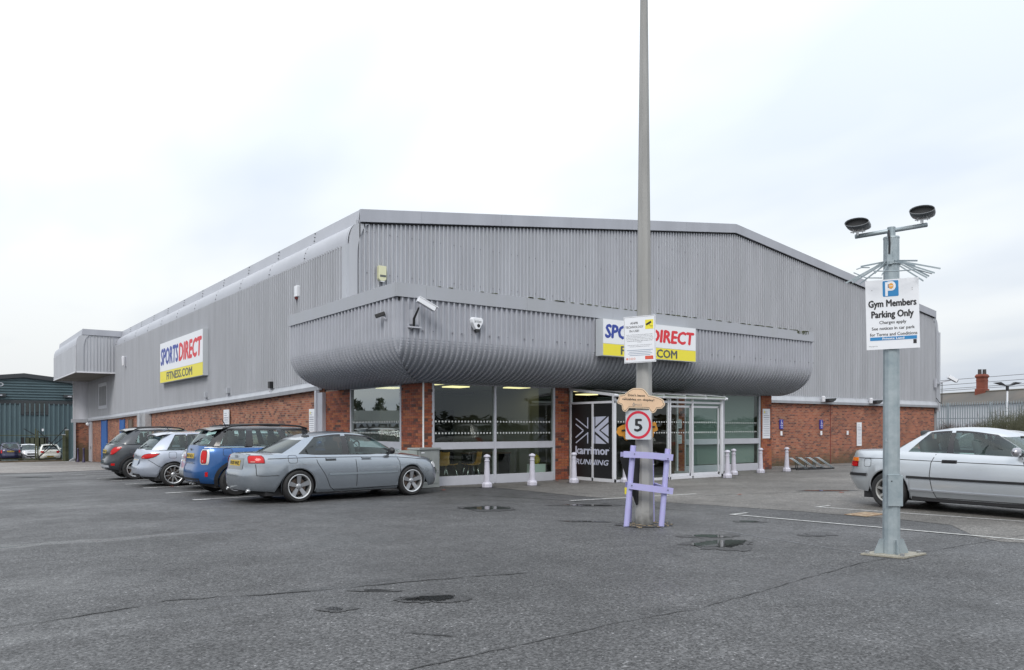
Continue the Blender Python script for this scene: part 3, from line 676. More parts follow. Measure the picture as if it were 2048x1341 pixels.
shopwin(PF, 19.8, 23.72, (21.75,))
shopwin(PS, 18.64, 21.75, glassm=M_gls3)
wI = MB(); wI.box(20.0, 23.6, 17.62, 17.64, .25, 2.6); B(wI, 'window_backing', mat('grey_green_vinyl', (.26, .295, .285), .7))
# soffit strip between canopy and glass line, inside room
rm = MB(); rm.quad((10.05, 17.55, .02), (24.3, 17.55, .02), (24.3, 27, .02), (10.05, 27, .02)); B(rm, 'room_floor', mat('dark_carpet', (.06, .065, .07), .9))
rm = MB(); rm.quad((10.06, 17.55, 2.7), (24.3, 17.55, 2.7), (24.3, 27, 2.7), (10.06, 27, 2.7)); B(rm, 'room_ceiling', mat('ceiling_tile', (.34, .35, .33), .9))
rm = MB(); rm.quad((10.2, 24.2, 0), (24.3, 24.2, 0), (24.3, 24.2, 2.7), (10.2, 24.2, 2.7)); rm.quad((14.6, 18.6, 0), (14.6, 24.2, 0), (14.6, 24.2, 2.7), (14.6, 18.6, 2.7)); rm.quad((24.28, 17.6, 0), (24.28, 24.2, 0), (24.28, 24.2, 2.7), (24.28, 17.6, 2.7)); rm.quad((10.25, 21.9, 0), (10.25, 27, 0), (10.25, 27, 2.7), (10.25, 21.9, 2.7)); rm.box(11.2, 12.0, 22.3, 22.9, 0, 2.7)
B(rm, 'room_wall', mat('cream_wall', (.27, .27, .235), .9))
rm = MB(); rm.box(12.9, 14.5, 23.3, 24.1, 0, 2.1); B(rm, 'wall_board', mat('dark_board', (.03, .03, .035), .6))
M_lamp = mat('ceiling_light_panel', (.9, .85, .6), .6, emit=(1, .84, .42), es=1.5)
for (u, v) in ((10.9, 18.6), (12.3, 19.6), (14.0, 18.9), (11.0, 21.3), (12.7, 22.4), (17.2, 19.4), (19.0, 21.4), (22, 19.4), (22, 22)):
    mb = MB(); mb.box(u - .3, u + .3, v - .28, v + .28, 2.665, 2.695); B(mb, 'ceiling_light', M_lamp)
# chairs inside
def stool(u, v, rz, lab):
    t = empty('shell_chair', (u, v, .02), rz, lab, 'chair', 'wooden shell chairs inside the window')
    prof = [(-.20, .47), (-.12, .445), (0, .44), (.14, .45), (.20, .50), (.235, .62), (.26, .80)]
    mb = MB(); mb.grid([[(x, y * (1 - .25 * abs(y) * 4 * (i > 4)), z + abs(y) * .06) for y in (-.22, -.12, 0, .12, .22)] for i, (x, z) in enumerate(prof)])
    s = build(mb, 'seat_shell', mat('bent_plywood', (.46, .26, .08), .4), t, smooth=True); md = s.modifiers.new('thick', 'SOLIDIFY'); md.thickness = .012
    for sx, sy in ((-1, -1), (-1, 1), (1, -1), (1, 1)):
        mb = MB(); mb.tube([(sx * .12, sy * .14, .44), (sx * .21, sy * .2, 0)], .011, 6); build(mb, 'leg', M_chrome, t, smooth=True)
for (u, v, rz, lab) in ((10.85, 18.15, .3, 'wooden shell chair nearest the grey cabinet inside the left window'), (11.35, 18.35, 2.6, 'wooden shell chair facing the window between two others'), (11.85, 18.1, -.2, 'wooden shell chair by the left window mullion')): stool(u, v, rz, lab)
dsk = empty('shop_desk', (13.1, 19.2, .02), 0, 'dark desk standing inside behind the right pane of the large window', 'desk')
mb = MB(); mb.box(-.7, .7, -.3, .3, .70, .74); build(mb, 'desk_top', mat('desk_wood', (.12, .07, .04), .5), dsk)
for x in (-.66, .66): mb = MB(); mb.box(x - .02, x + .02, -.28, .28, 0, .7); build(mb, 'leg', M_black, dsk)
bx_ = empty('display_case', (14.0, 17.95, .02), 0, 'small white cabinet with a yellow ornament behind the glass by the brick pier', 'cabinet')
mb = MB(); mb.box(-.24, .24, -.14, .14, .02, .42); build(mb, 'case', mat('case_white', (.62, .66, .64), .4), bx_, bevel=.01)
mb = MB(); mb.lathe([(.0, .42), (.10, .46), (.12, .56), (.07, .66), (.0, .70)], 12, (0, 0, 0)); build(mb, 'ornament', mat('ornament_yellow', (.55, .42, .04), .4), bx_, smooth=True)

# ---------------------------------------------------------------- entrance porch
UP0, UP1, VP = 14.87, 19.35, 15.6
PO = MB()
zr = lambda v: 2.37 + (2.60 - 2.37) * (v - VP) / (17.5 - VP)
for (u, v, s) in ((UP0, VP + .03, .1), (UP0, 17.42, .07), (17.06, VP + .03, .05), (18.02, VP + .03, .05), (UP1, VP + .03, .09), (UP1, 17.42, .07), (16.98, VP + .03, .04)):
    PO.box(u - s / 2, u + s / 2, v - .03, v + .03, 0, zr(v))
PO.box(UP0, UP1, VP, VP + .05, .0, .07); PO.box(UP0 - .03, UP0 + .03, VP, 17.5, 0, .09); PO.box(UP1 - .03, UP1 + .03, VP, 17.5, 0, .09)
PO.box(UP0 - .025, UP0 + .025, VP, 17.5, 2.16, 2.22); PO.box(UP0 - .03, UP0 + .03, 16.45, 16.51, 0, 2.2)
PO.bar((UP0, 17.5, 2.60), (UP0, VP - .05, 2.37), .08, .07); PO.bar((UP1, 17.5, 2.60), (UP1, VP - .05, 2.37), .08, .07)
PO.box(UP0, UP1, VP + .01, VP + .05, 2.2, 2.26)
for u in (17.10, 18.0, 18.06, 19.28): PO.box(u - .02, u + .02, VP + .09, VP + .12, .05, 2.12)
PO.box(17.1, 19.3, VP + .09, VP + .12, 2.08, 2.14); PO.box(17.1, 19.3, VP + .09, VP + .12, .05, .15)
PO.tube([(UP0 - .12, VP - .08, 2.36), (UP1 + .12, VP - .08, 2.36)], .04, 10)
porch = B(PO, 'entrance_porch', M_white)
for (a, b, z0, z1, v, m) in ((UP0 + .06, 16.96, .08, 2.2, VP + .03, M_gls2), (17.12, 17.99, .15, 2.08, VP + .10, M_gls2), (18.08, 19.27, .15, 2.08, VP + .10, M_gls2)):
    mb = MB(); mb.quad((a, v, z0), (b, v, z0), (b, v, z1), (a, v, z1)); sub(mb, 'pane', m, porch)
mb = MB(); mb.quad((UP1, VP + .05, .1), (UP1, 17.4, .1), (UP1, 17.4, 2.5), (UP1, VP + .05, 2.35)); sub(mb, 'pane', M_gls2, porch)
mb = MB(); mb.quad((UP0, VP + .1, 2.23), (UP0, 17.38, 2.23), (UP0, 17.38, 2.53), (UP0, VP + .1, 2.36)); sub(mb, 'pane', M_gls2, porch)
for k in range(5):
    a = UP0 + k * (UP1 - UP0) / 5; b = UP0 + (k + 1) * (UP1 - UP0) / 5
    mb = MB(); i = 0; mb.box(a + .02, b - .02, VP - .15, 17.5, 0, .012); mb.v = [(p[0], p[1], p[2] + 2.40 + .2 * (p[1] - VP + .15) / 2.05) for p in mb.v]; sub(mb, 'roof_glass', glass('dirty_roof_glass', (.55, .60, .50), 1.5, .2, .1), porch)
    mb = MB(); mb.bar((b, 17.5, 2.62), (b, VP - .12, 2.41), .03, .04); mb.lathe([(.05, 0), (.05, .07)], 8, (b, VP - .08, 2.33)); sub(mb, 'roof_bracket', M_white, porch)
mb = MB()
for zc in (1.65, 1.345):
    for k in range(42):
        s = UP0 + .15 + k * .1; v = VP + (.024 if s < 17 else .094)
        mb.poly([(s + .022 * math.cos(t), v, zc + .022 * math.sin(t)) for t in [2 * math.pi * j / 8 for j in range(8)]])
sub(mb, 'glass_dots', MATS['frosted_dots'], porch, kind='stuff')
# black graphic panels of the porch side (x = UP0), artwork laid out in its own panel coordinates
TP = lambda x, y, z: (UP0 - .012 - z, 17.38 - (x - 75) / 615 * 1.68, 2.15 - (y - 190) / 1085 * 2.05)
for a, b in ((17.39, 16.52), (16.44, 15.68)):
    mb = MB(); mb.box(UP0 - .012, UP0 + .0, b, a, .09, 2.16); sub(mb, 'graphic_panel', mat('black_vinyl', (.012, .012, .014), .35), porch)
lg = MB(); zz_ = .003
stroke(lg, [(328, 388), (328, 548)], 15, TP, zz_); stroke(lg, [(328, 620), (328, 775)], 15, TP, zz_)
stroke(lg, [(142, 402), (336, 552)], 15, TP, zz_ + .001); stroke(lg, [(142, 772), (336, 612)], 15, TP, zz_ + .001)
stroke(lg, [(138, 487), (262, 583), (138, 692)], 17, TP, zz_ + .001)
M_lilw = mat('pale_vinyl', (.52, .55, .68), .5)
sub(lg, 'panel_artwork', M_lilw, porch); lg = MB()
P_ = lambda pts: lg.poly([TP(x, y, zz_) for x, y in pts])
P_([(395, 383), (432, 381), (432, 775), (395, 775)])
P_([(446, 380), (608, 376), (446, 522)]); P_([(446, 640), (610, 775), (446, 775)])
P_([(640, 376), (640, 460), (500, 580), (640, 697), (640, 768), (436, 592), (436, 560)])
P_([(640, 488), (640, 668), (526, 580)])
sub(lg, 'panel_artwork', M_lilw, porch); lg = MB()
text(lg, 'karrimor', 140, 646, 935, 820, TP, off=.04, z=zz_); disc(lg, 655, 835, 4, TP, zz_); sub(lg, 'lettering', M_lilw, porch); lg = MB()
text(lg, 'RUNNING', 140, 642, 1090, 1012, TP, off=.025, shear=.25, z=zz_)
sub(lg, 'lettering', M_lilw, porch)
for (z, s) in ((1.62, 0), (1.15, 1)):
    pass
# notices on the brick behind the porch glass
for z0 in (1.75, 1.25):
    mb = MB(); mb.box(19.35, 19.6, 17.44, 17.452, z0 - .28, z0); nb_ = build(mb, 'notice', M_signw); tag(nb_, 'small white notice taped up inside the porch, %s of two' % ('upper' if z0 > 1.5 else 'lower'), 'notice', 'notices on the brick inside the porch')
    mb = MB()
    for k in range(5): mb.box(19.38, 19.57 - .02 * (k % 2), 17.435, 17.439, z0 - .06 - k * .045, z0 - .045 - k * .045)
    build(mb, 'print', M_gry, nb_)

# ---------------------------------------------------------------- brick piers, every brick of them an object
def bricked(name, label, faces, zt=2.66, cap=300):
    """faces: list of (P(s, d, z), length, phase)"""
    t = empty(name, (faces[0][0](0, 0, 0)[0], faces[0][0](0, 0, 0)[1], 0), 0, label, 'brick pier')
    L0 = t.location; cnt = 0; rest = MB()
    data = {}
    core = MB()
    for (P, ln, ph, nrm) in faces:
        a = P(0, .012, -.05); b = P(ln, .2, zt)
        core.box(min(a[0], b[0]), max(a[0], b[0]), min(a[1], b[1]), max(a[1], b[1]), -.1, zt)
    build(core, 'mortar_core', M_mortar, t, world=True)
    for (P, ln, ph, nrm) in faces:
        for r_ in range(int(zt / .075)):
            z = .004 + r_ * .075; off = (.1125 if (r_ + ph) % 2 else 0); s = -off
            while s < ln - .02:
                a = max(0, s); b = min(ln, s + .215)
                if b - a > .03:
                    wl = round(b - a, 3); mi = rnd.choices(range(6), (30, 26, 18, 10, 7, 12))[0]; dj = rnd.uniform(-.002, .003)
                    key = (wl, mi, nrm)
                    if key not in data:
                        me = bpy.data.meshes.new('brick'); q = MB()
                        if nrm == 'x': q.box(0, .03, 0, wl, 0, .065)
                        else: q.box(0, wl, 0, .03, 0, .065)
                        me.from_pydata(q.v, [], q.f); me.materials.append(BR[mi]); data[key] = me
                    p0 = P(a, -dj, z); p1 = P(b, -dj, z)
                    loc = (min(p0[0], p1[0]) - L0[0], min(p0[1], p1[1]) - L0[1], z)
                    if cnt < cap:
                        o = bpy.data.objects.new('brick', data[key]); COL.objects.link(o); o.parent = t; o.location = loc; cnt += 1
                    else:
                        l = (loc[0] + L0[0], loc[1] + L0[1], z)
                        if nrm == 'x': rest.box(l[0], l[0] + .03, l[1], l[1] + wl, z, z + .065)
                        else: rest.box(l[0], l[0] + wl, l[1], l[1] + .03, z, z + .065)
                s += .225
    if rest.v: build(rest, 'brick_rows', BR[2], t, world=True, kind='stuff')
    return t
bricked('brick_pier', 'red brick corner pier with a white pipe, beside the grey cabinet', [(lambda s, d, z: (9.98 + d, 18.62 - s, z), 1.13, 0, 'x'), (lambda s, d, z: (9.98 + .035 + s, 17.46 + d, z), .245, 1, 'y')])
bricked('brick_pier', 'narrow red brick pier between the large window and the black panels', [(lambda s, d, z: (14.31 + s, 17.46 + d, z), .50, 0, 'y')])
bricked('brick_pier', 'red brick pier at the right end of the shopfront with white notices', [(lambda s, d, z: (23.80 + s, 17.46 + d, z), .60, 0, 'y')], 2.66)
bricked('brick_pier', 'dark red brick pier between downpipe and side window, above the silver saloon', [(lambda s, d, z: (9.98 + d, 23.62 - s, z), 1.83, 0, 'x')])
bricked('brick_pier', 'slim brick pier seen through the porch door glass', [(lambda s, d, z: (19.33 + s, 17.46 + d, z), .43, 0, 'y')])
mb = MB(); mb.box(24.38, 24.42, 17.5, 22, 0, 2.66); B(mb, 'return_wall', M_brickS)
mb = MB(); mb.tube([(9.97, 17.43, .0), (9.97, 17.43, 2.69)], .022, 8); B(mb, 'white_pipe', mat('white_pipe', (.8, .8, .8), .4))

# ---------------------------------------------------------------- bollards
def bollard(u, v, lab):
    z0 = gz(u, v); t = empty('bollard', (u, v, z0), R(8), lab, 'bollard', 'pale bollards in front of the shopfront')
    return t
bm_base = MB(); bm_base.lathe([(.135, 0), (.135, .085), (.115, .12), (.085, .135)], 8, rot=.5)
bm_sh = MB(); bm_sh.lathe([(.083, .13), (.058, .64), (.058, .65), (.070, .655), (.070, .672), (.056, .68), (.056, .735), (.070, .75), (.073, .765)], 16)
bm_cap = MB(); bm_cap.lathe([(.086, .762), (.088, .775), (.075, .80), (.045, .82), (.012, .83)], 16)
b0 = None
BL = ((11.15, 16.3, 'pale bollard nearest the grey utility cabinet'), (12.47, 16.16, 'pale bollard in front of the right pane of the large window'), (13.94, 16.22, 'pale bollard partly covering the karrimor panel lettering' .replace('karrimor', 'black')),
      (15.17, 15.5, 'pale bollard at the corner of the porch, behind the lilac frame'), (18.95, 15.09, 'pale bollard standing forward of the right porch corner'), (20.32, 15.94, 'pale bollard just behind the one at the right porch corner'),
      (21.92, 16.11, 'pale bollard in front of the right brick pier'), (23.38, 16.13, 'pale bollard furthest right, beside the bicycle rack'))
for (u, v, lab) in BL:
    if b0 is None:
        b0 = bollard(u, v, lab); build(bm_base, 'base', M_boll, b0, bevel=.004); build(bm_sh, 'shaft', M_boll, b0, smooth=True, autos=35); build(bm_cap, 'cap', M_boll, b0, smooth=True, autos=50)
    else:
        c = copy_tree(b0); c.location = (u, v, gz(u, v)); c['label'] = lab; c.rotation_euler[2] = R(rnd.uniform(-10, 10))

# ---------------------------------------------------------------- store signs
def storesign(org, ax, W, H, dp, lab, split):
    """org: bottom left front corner, ax: direction of reading"""
    A = Vector(ax); nrm = A.cross(Vector((0, 0, 1)))
    t = empty('shop_sign', org, 0, lab, 'sign')
    T = lambda x, y, z: A * x + Vector((0, 0, y)) + nrm * z
    mb = MB(); p = [T(0, 0, 0), T(W, 0, 0), T(W, H, 0), T(0, H, 0)]; q = [T(0, 0, -dp), T(W, 0, -dp), T(W, H, -dp), T(0, H, -dp)]
    mb.v = [tuple(x) for x in p + q]; mb.f = [(0, 1, 2, 3), (7, 6, 5, 4), (0, 4, 5, 1), (1, 5, 6, 2), (2, 6, 7, 3), (3, 7, 4, 0)]
    build(mb, 'sign_case', mat('sign_case', (.52, .55, .58), .4), t)
    s = H * split; m_ = .015
    mb = MB(); rect(mb, m_, W - m_, s, H - m_, T, .003); build(mb, 'white_face', M_signw, t)
    mb = MB(); rect(mb, m_, W - m_, m_, s - .01, T, .003); build(mb, 'yellow_face', M_yel, t)
    k = W / 3.75; kh = H / 1.02
    a = MB(); text(a, 'SPORTS', .10 * k, 1.74 * k, s + .16 * kh, H - .16 * kh, T, off=.05, shear=.12, z=.006); build(a, 'lettering', M_blu, t)
    a = MB(); text(a, 'DIRECT', 1.82 * k, W - .10 * k, s + .16 * kh, H - .16 * kh, T, off=.05, shear=.12, z=.006); build(a, 'lettering', M_red, t)
    a = MB(); text(a, 'FITNESS.COM', .68 * k, 2.92 * k, .06 * kh, s - .05 * kh, T, off=.035, z=.006); build(a, 'lettering', M_gry, t)
    return t
storesign((14.55, 15.74, 3.44), (1, 0, 0), 3.76, 1.01, .28, 'blue, red and yellow store sign on the bulging canopy behind the concrete post', .335)
storesign((9.70, 45.1, 3.84), (0, -1, 0), 8.35, 2.10, .24, 'large blue, red and yellow store sign on the long side wall', .29)

# ---------------------------------------------------------------- alarm boxes, cameras and lights on the store
def thing1(mb, name, m, lab, cat, loc, group=None, smooth=False, bevel=0, rz=0, autos=False):
    o = build(mb, name, m, smooth=smooth, bevel=bevel, autos=autos); o.location = loc; o.rotation_euler = (0, 0, rz); return tag(o, lab, cat, group)
# cream box on the front wall (px 742-759, y 530-558)
t = empty('alarm_box', (11.05, 21.93, 6.02), 0, 'cream alarm box high on the front cladding near the corner', 'alarm box')
mb = MB(); mb.prism([(-.13, .42), (.13, .42), (.13, .02), (.07, -.04), (-.07, -.04), (-.13, .02)], lambda a, b: (a, 0, b), lambda a, b: (a, -.13, b)); build(mb, 'box', mat('cream_plastic', (.62, .62, .42), .5), t, bevel=.01)
mb = MB(); mb.box(-.09, .11, -.138, -.13, .08, .14); build(mb, 'label_strip', M_gry, t)
mb = MB(); mb.box(-.07, .07, -.12, -.02, -.07, -.04); build(mb, 'lamp', M_chrome, t)
# small white/red box on the side wall near the canopy (px 609-620,y 567-590)
t = empty('alarm_box', (9.94, 25.9, 6.0), 0, 'slim white alarm box with a dark red base on the side wall above the canopy', 'alarm box')
mb = MB(); mb.box(-.09, .04, -.12, .12, -.08, .3); build(mb, 'box', M_signw, t, bevel=.02)
mb = MB(); mb.lathe([(.07, -.16), (.085, -.08)], 12, (-.03, 0, 0)); build(mb, 'strobe', mat('dark_red_lens', (.12, .02, .02), .3), t)
# hexagonal siren on the canopy
t = empty('siren_box', (10.65, CV - .04, 3.98), 0, 'white shield-shaped burglar alarm with a round lens on the canopy front', 'alarm box')
mb = MB(); pl = [(-.14, .20), (.14, .20), (.18, .14), (.17, .06), (.06, -.12), (-.06, -.12), (-.17, .06), (-.18, .14)]
mb.prism(pl, lambda a, b: (a, 0, b), lambda a, b: (a * .86, -.10, b * .86 + .01)); build(mb, 'box', M_signw, t, bevel=.008)
mb = MB(); disc(mb, .02, -.01, .045, lambda x, y, z: (x, -.103 - z, y), 0); build(mb, 'lens', M_blk, t)
mb = MB(); TT = lambda x, y, z: (x, -.104, y); text(mb, 'Safe & Secure', -.10, .10, .06, .13, TT, z=0); build(mb, 'print', M_gry, t)
mb = MB(); mb.prism([(-.06, -.10), (.06, -.10), (.04, -.17), (-.04, -.17)], lambda a, b: (a, -.01, b), lambda a, b: (a, -.09, b)); build(mb, 'strobe', M_black, t)
# big white camera at the canopy corner (px 812-853, y 598-620)
t = empty('security_camera', (8.95, CV - .03, 4.1), 0, 'white box security camera angled down at the canopy corner', 'camera')
mb = MB(); mb.box(-.16, .12, 0, .02, -.22, .12); build(mb, 'back_plate', M_alu, t)
mb = MB(); mb.tube([(-.02, -.02, -.30), (-.06, -.10, -.1), (-.02, -.26, .14)], [.03, .03, .02], 8); build(mb, 'bracket', M_black, t)
mb = MB(); m4 = Matrix.Translation((.15, -.30, .22)) @ Matrix.Rotation(R(-8), 4, 'Z') @ Matrix.Rotation(R(26), 4, 'Y'); mb.obox(m4, .46, .13, .11); mb.obox(m4 @ Matrix.Translation((0.02, 0, .065)), .52, .15, .02); build(mb, 'housing', M_signw, t, bevel=.006)
mb = MB(); mb.obox(m4 @ Matrix.Translation((.235, 0, -.005)), .012, .09, .07); build(mb, 'window', M_black, t)
mb = MB(); mb.box(-.18, .14, -.10, 0, -.31, -.28); build(mb, 'shelf', M_alu, t)
t = empty('security_camera', (CU - .04, 16.6, 4.02), 0, 'small dark bullet camera on the side of the canopy corner', 'camera')
mb = MB(); m4 = Matrix.Translation((-.12, .05, .1)) @ Matrix.Rotation(R(150), 4, 'Z') @ Matrix.Rotation(R(20), 4, 'Y'); mb.obox(m4, .24, .09, .09); build(mb, 'housing', M_black, t, bevel=.01)
mb = MB(); mb.tube([(0, -.02, 0), (-.06, .02, .06)], .02, 6); build(mb, 'bracket', M_alu, t)
# camera at the right corner (px 1874-1884, y 755)
t = empty('security_camera', (46.2, 21.7, 4.05), 0, 'white box camera on the right end of the front wall', 'camera')
mb = MB(); mb.obox(Matrix.Translation((.25, -.4, .2)) @ Matrix.Rotation(R(-35), 4, 'Z') @ Matrix.Rotation(R(28), 4, 'Y'), .55, .22, .18); build(mb, 'housing', M_signw, t, bevel=.01)
mb = MB(); mb.obox(Matrix.Translation((.44, -.53, .07)) @ Matrix.Rotation(R(-35), 4, 'Z') @ Matrix.Rotation(R(28), 4, 'Y'), .1, .18, .14); build(mb, 'window', M_black, t)
mb = MB(); mb.bar((0, .15, 0), (.2, -.35, .12), .06); mb.box(-.6, -.5, .1, .2, -.3, .2); mb.bar((-.55, .12, -.05), (.1, .1, -.05), .05); build(mb, 'bracket', M_alu, t)
mb = MB(); mb.tube([(-.55, .1, -.9), (-.4, .0, -1.15), (-.15, .0, -1.2), (.0, .05, -1.0), (.02, .05, 0)], .02, 6); build(mb, 'cable', M_black, t)
# flood lights under the band (px 1640,1740)
for i, px in enumerate((34.75, 39.0)):
    t = empty('flood_light', (px, 21.8, 2.85), 0, 'dark flood light on the front sill band, %s' % ('nearer the shopfront' if i == 0 else 'just left of the tall sign post'), 'flood light', 'flood lights on the front sill band')
    mb = MB(); mb.lathe([(.09, -.12), (.10, .1), (.06, .16)], 10, (-.22, 0, .0)); build(mb, 'sensor', M_white, t)
    mb = MB(); mb.prism([(-.1, .02), (.5, .06), (.45, -.04), (.2, -.14), (-.1, -.1)], lambda a, b: (a, .1, b), lambda a, b: (a, -.25, b)); build(mb, 'lamp_body', M_black, t)
for i, (v, z) in enumerate(((33.6, zbS(33.6) + .5), (28.4, zbS(28.4) + .42), (36.9, zbS(36.9) + .48))):
    t = empty('wall_sensor', (9.92, v, z), 0, ('small grey sensor on the side wall below the store sign', 'small dark lamp on the sill band above the blue car', 'tiny grey box on the sill band below the store sign')[i], 'sensor')
    mb = MB(); mb.box(-.12, .06, -.1, .1, -.1, .14); build(mb, 'box', (M_cladl, M_black, M_cladl)[i], t, bevel=.01)
    mb = MB(); mb.bar((0, 0, -.1), (-.1, 0, -.22), .04); build(mb, 'bracket', M_alu, t)
t = empty('wall_lamp', (9.93, 55.6, 5.75), 0, 'pale cylindrical wall lamp beside the far canopy', 'wall lamp')
mb = MB(); mb.lathe([(.10, -.28), (.12, .28), (.06, .32)], 12, (-.16, 0, 0)); build(mb, 'shade', M_white, t, smooth=True, autos=40)
mb = MB(); mb.box(-.06, .06, -.1, .2, -.34, .34); build(mb, 'back_box', M_alu, t)
t = empty('wall_lamp', (10.0, 70.9, 1.75), 0, 'round white lamp above the far end door', 'wall lamp')
mb = MB(); mb.lathe([(.02, -.14), (.11, -.08), (.14, 0), (.11, .08), (.02, .14)], 12, (-.16, 0, 0)); build(mb, 'globe', M_signw, t, smooth=True)

# ---------------------------------------------------------------- notices on the brick
def bars(mb, T, rows):
    for (x0, x1, y0, y1) in rows: rect(mb, x0, x1, y0, y1, T, .004)
def notice(T, W, H, lab, n=14, head=True, yellow=True, group=None):
    t = empty('notice_board', tuple(T(0, 0, 0)), 0, lab, 'notice', group); o = Vector(t.location)
    L = lambda x, y, z: tuple(Vector(T(x, y, z)) - o)
    mb = MB(); a = [L(0, 0, 0), L(W, 0, 0), L(W, H, 0), L(0, H, 0)]; b = [L(0, 0, -.03), L(W, 0, -.03), L(W, H, -.03), L(0, H, -.03)]
    mb.v = a + b; mb.f = [(0, 1, 2, 3), (7, 6, 5, 4), (0, 4, 5, 1), (1, 5, 6, 2), (2, 6, 7, 3), (3, 7, 4, 0)]
    build(mb, 'board', M_signw, t)
    mb = MB(); r_ = random.Random(int(W * 100)); rows = []
    for k in range(n):
        y = H * (.90 - k * .86 / n); big = k in (2, 3); m = W * r_.uniform(.08, .16); rows.append((m, W - m - (W * .25 if k < 2 else 0), y - H * (.012 if not big else .02), y))
    bars(mb, L, rows); build(mb, 'print', mat('faint_print', (.25, .25, .32), .6), t)
    if yellow:
        mb = MB(); mb.poly([L(W * .12, H * .86, .005), L(W * .34, H * .86, .005), L(W * .23, H * .95, .005)]); build(mb, 'warning_mark', M_yel, t)
    return t
notice(lambda x, y, z: (23.86 + x, 17.44 - z, 1.10 + y), .42, 1.06, 'large white terms notice on the right brick pier')
notice(lambda x, y, z: (29.3 + x, 22.0 - z, 1.12 + y), .42, 1.16, 'narrow white notice on the brick wall beside the right brick pier', yellow=False)
notice(lambda x, y, z: (9.955 - z, 24.95 - x, .95 + y), .45, 1.15, 'white terms notice on the side brick wall by the grey downpipe')
notice(lambda x, y, z: (9.98 - z, 34.6 - x, .75 + y), .75, 1.5, 'white terms notice on the side brick wall above the pale blue hatchback', yellow=False)
notice(lambda x, y, z: (37.85 + x, 22.0 - z, .55 + y), .42, 1.2, 'white notice on the front brick wall half hidden by the sign post', yellow=False)
def disabled(u, lab, full=True):
    z1 = 1.85
    if full:
        t = empty('disabled_bay_sign', (u, 22.02, 1.42), 0, lab, 'sign', 'blue disabled bay signs on the front brick wall')
        T = lambda x, y, z: (x, -.02 - z, y)
        mb = MB(); mb.box(-.19, .19, -.02, .02, 0, .78); build(mb, 'board', M_dblu, t)
        mb = MB(); k = .9; stroke(mb, [(-.03 * k, .66), (-.02 * k, .52), (.06 * k, .51), (.10 * k, .42)], .035, T, .003); disc(mb, -.03, .70, .03, T, .003, 12); ring(mb, -.01, .46, .055, .08, T, .004, 20); build(mb, 'wheelchair_symbol', M_signw, t)
        mb = MB(); text(mb, 'Parking', -.15, .15, .22, .32, T, off=.03, z=.003); text(mb, 'Only', -.10, .10, .08, .17, T, off=.03, z=.003); build(mb, 'lettering', M_signw, t); t.scale = (.62, 1, .56)
    mb = MB(); T = lambda x, y, z: (x, -.02 - z, y)
    pz = empty('small_notice', (u, 22.02, 1.12), 0, lab.replace('blue disabled bay sign', 'small white plate below the blue disabled bay sign') if full else lab, 'notice', 'small white plates on the front brick wall')
    mb.box(-.06, .06, -.02, .02, 0, .2); build(mb, 'plate', M_signw, pz)
disabled(31.5, 'blue disabled bay sign nearer the shopfront'); disabled(34.7, 'blue disabled bay sign left of the wall joint'); disabled(37.0, 'small white plate alone on the brick left of the sign post', False)

# ---------------------------------------------------------------- cabinet, bike rack
t = empty('utility_cabinet', (9.55, 16.9, 0), R(10), 'grey utility cabinet with a low side unit in front of the corner pier', 'cabinet')
M_cab = mat('cabinet_grey', (.27, .29, .285), .5, noise=.15, nscale=4)
mb = MB(); mb.box(0, .66, 0, .4, .0, .95); build(mb, 'body', M_cab, t, bevel=.008)
mb = MB(); mb.prism([(-.03, .95), (.69, .95), (.66, .99), (0, .99)], lambda a, b: (a, -.04, b), lambda a, b: (a, .44, b)); build(mb, 'lid', M_cab, t)
mb = MB(); mb.box(.05, .60, -.012, 0, .10, .90); build(mb, 'door', M_cab, t, bevel=.004)
mb = MB(); mb.box(.55, .585, -.04, -.012, .38, .47); mb.box(.5, .6, -.03, -.012, .44, .46); build(mb, 'padlock', M_steel, t)
mb = MB(); mb.box(.06, .16, -.016, -.012, .86, .885); build(mb, 'label', M_signw, t)
mb = MB(); mb.box(-.32, -.01, .05, .38, 0, .93); build(mb, 'side_unit', mat('cabinet_pale', (.36, .40, .38), .5), t, bevel=.006)
mb = MB(); mb.box(-.28, -.08, .035, .05, .72, .82); build(mb, 'label', M_signw, t)
t = empty('bicycle_rack', (24.3, 16.6, gz(24.3, 16.4)), R(-8), 'low steel bicycle rack with slanting loops on the ground by the wall', 'bicycle rack')
mb = MB(); mb.bar((0, -.25, .03), (1.9, -.25, .03), .05); mb.bar((0, .25, .03), (1.9, .25, .03), .05); build(mb, 'base_rail', M_black, t)
for k in range(4):
    for s in (0, .09):
        mb = MB(); x = .12 + k * .45 + s; mb.tube([(x + .35, -.25, .04), (x - .2, -.05, .42), (x - .2, .1, .42), (x - .05, .25, .05)], .014, 6); build(mb, 'wheel_loop', M_galv, t, smooth=True)

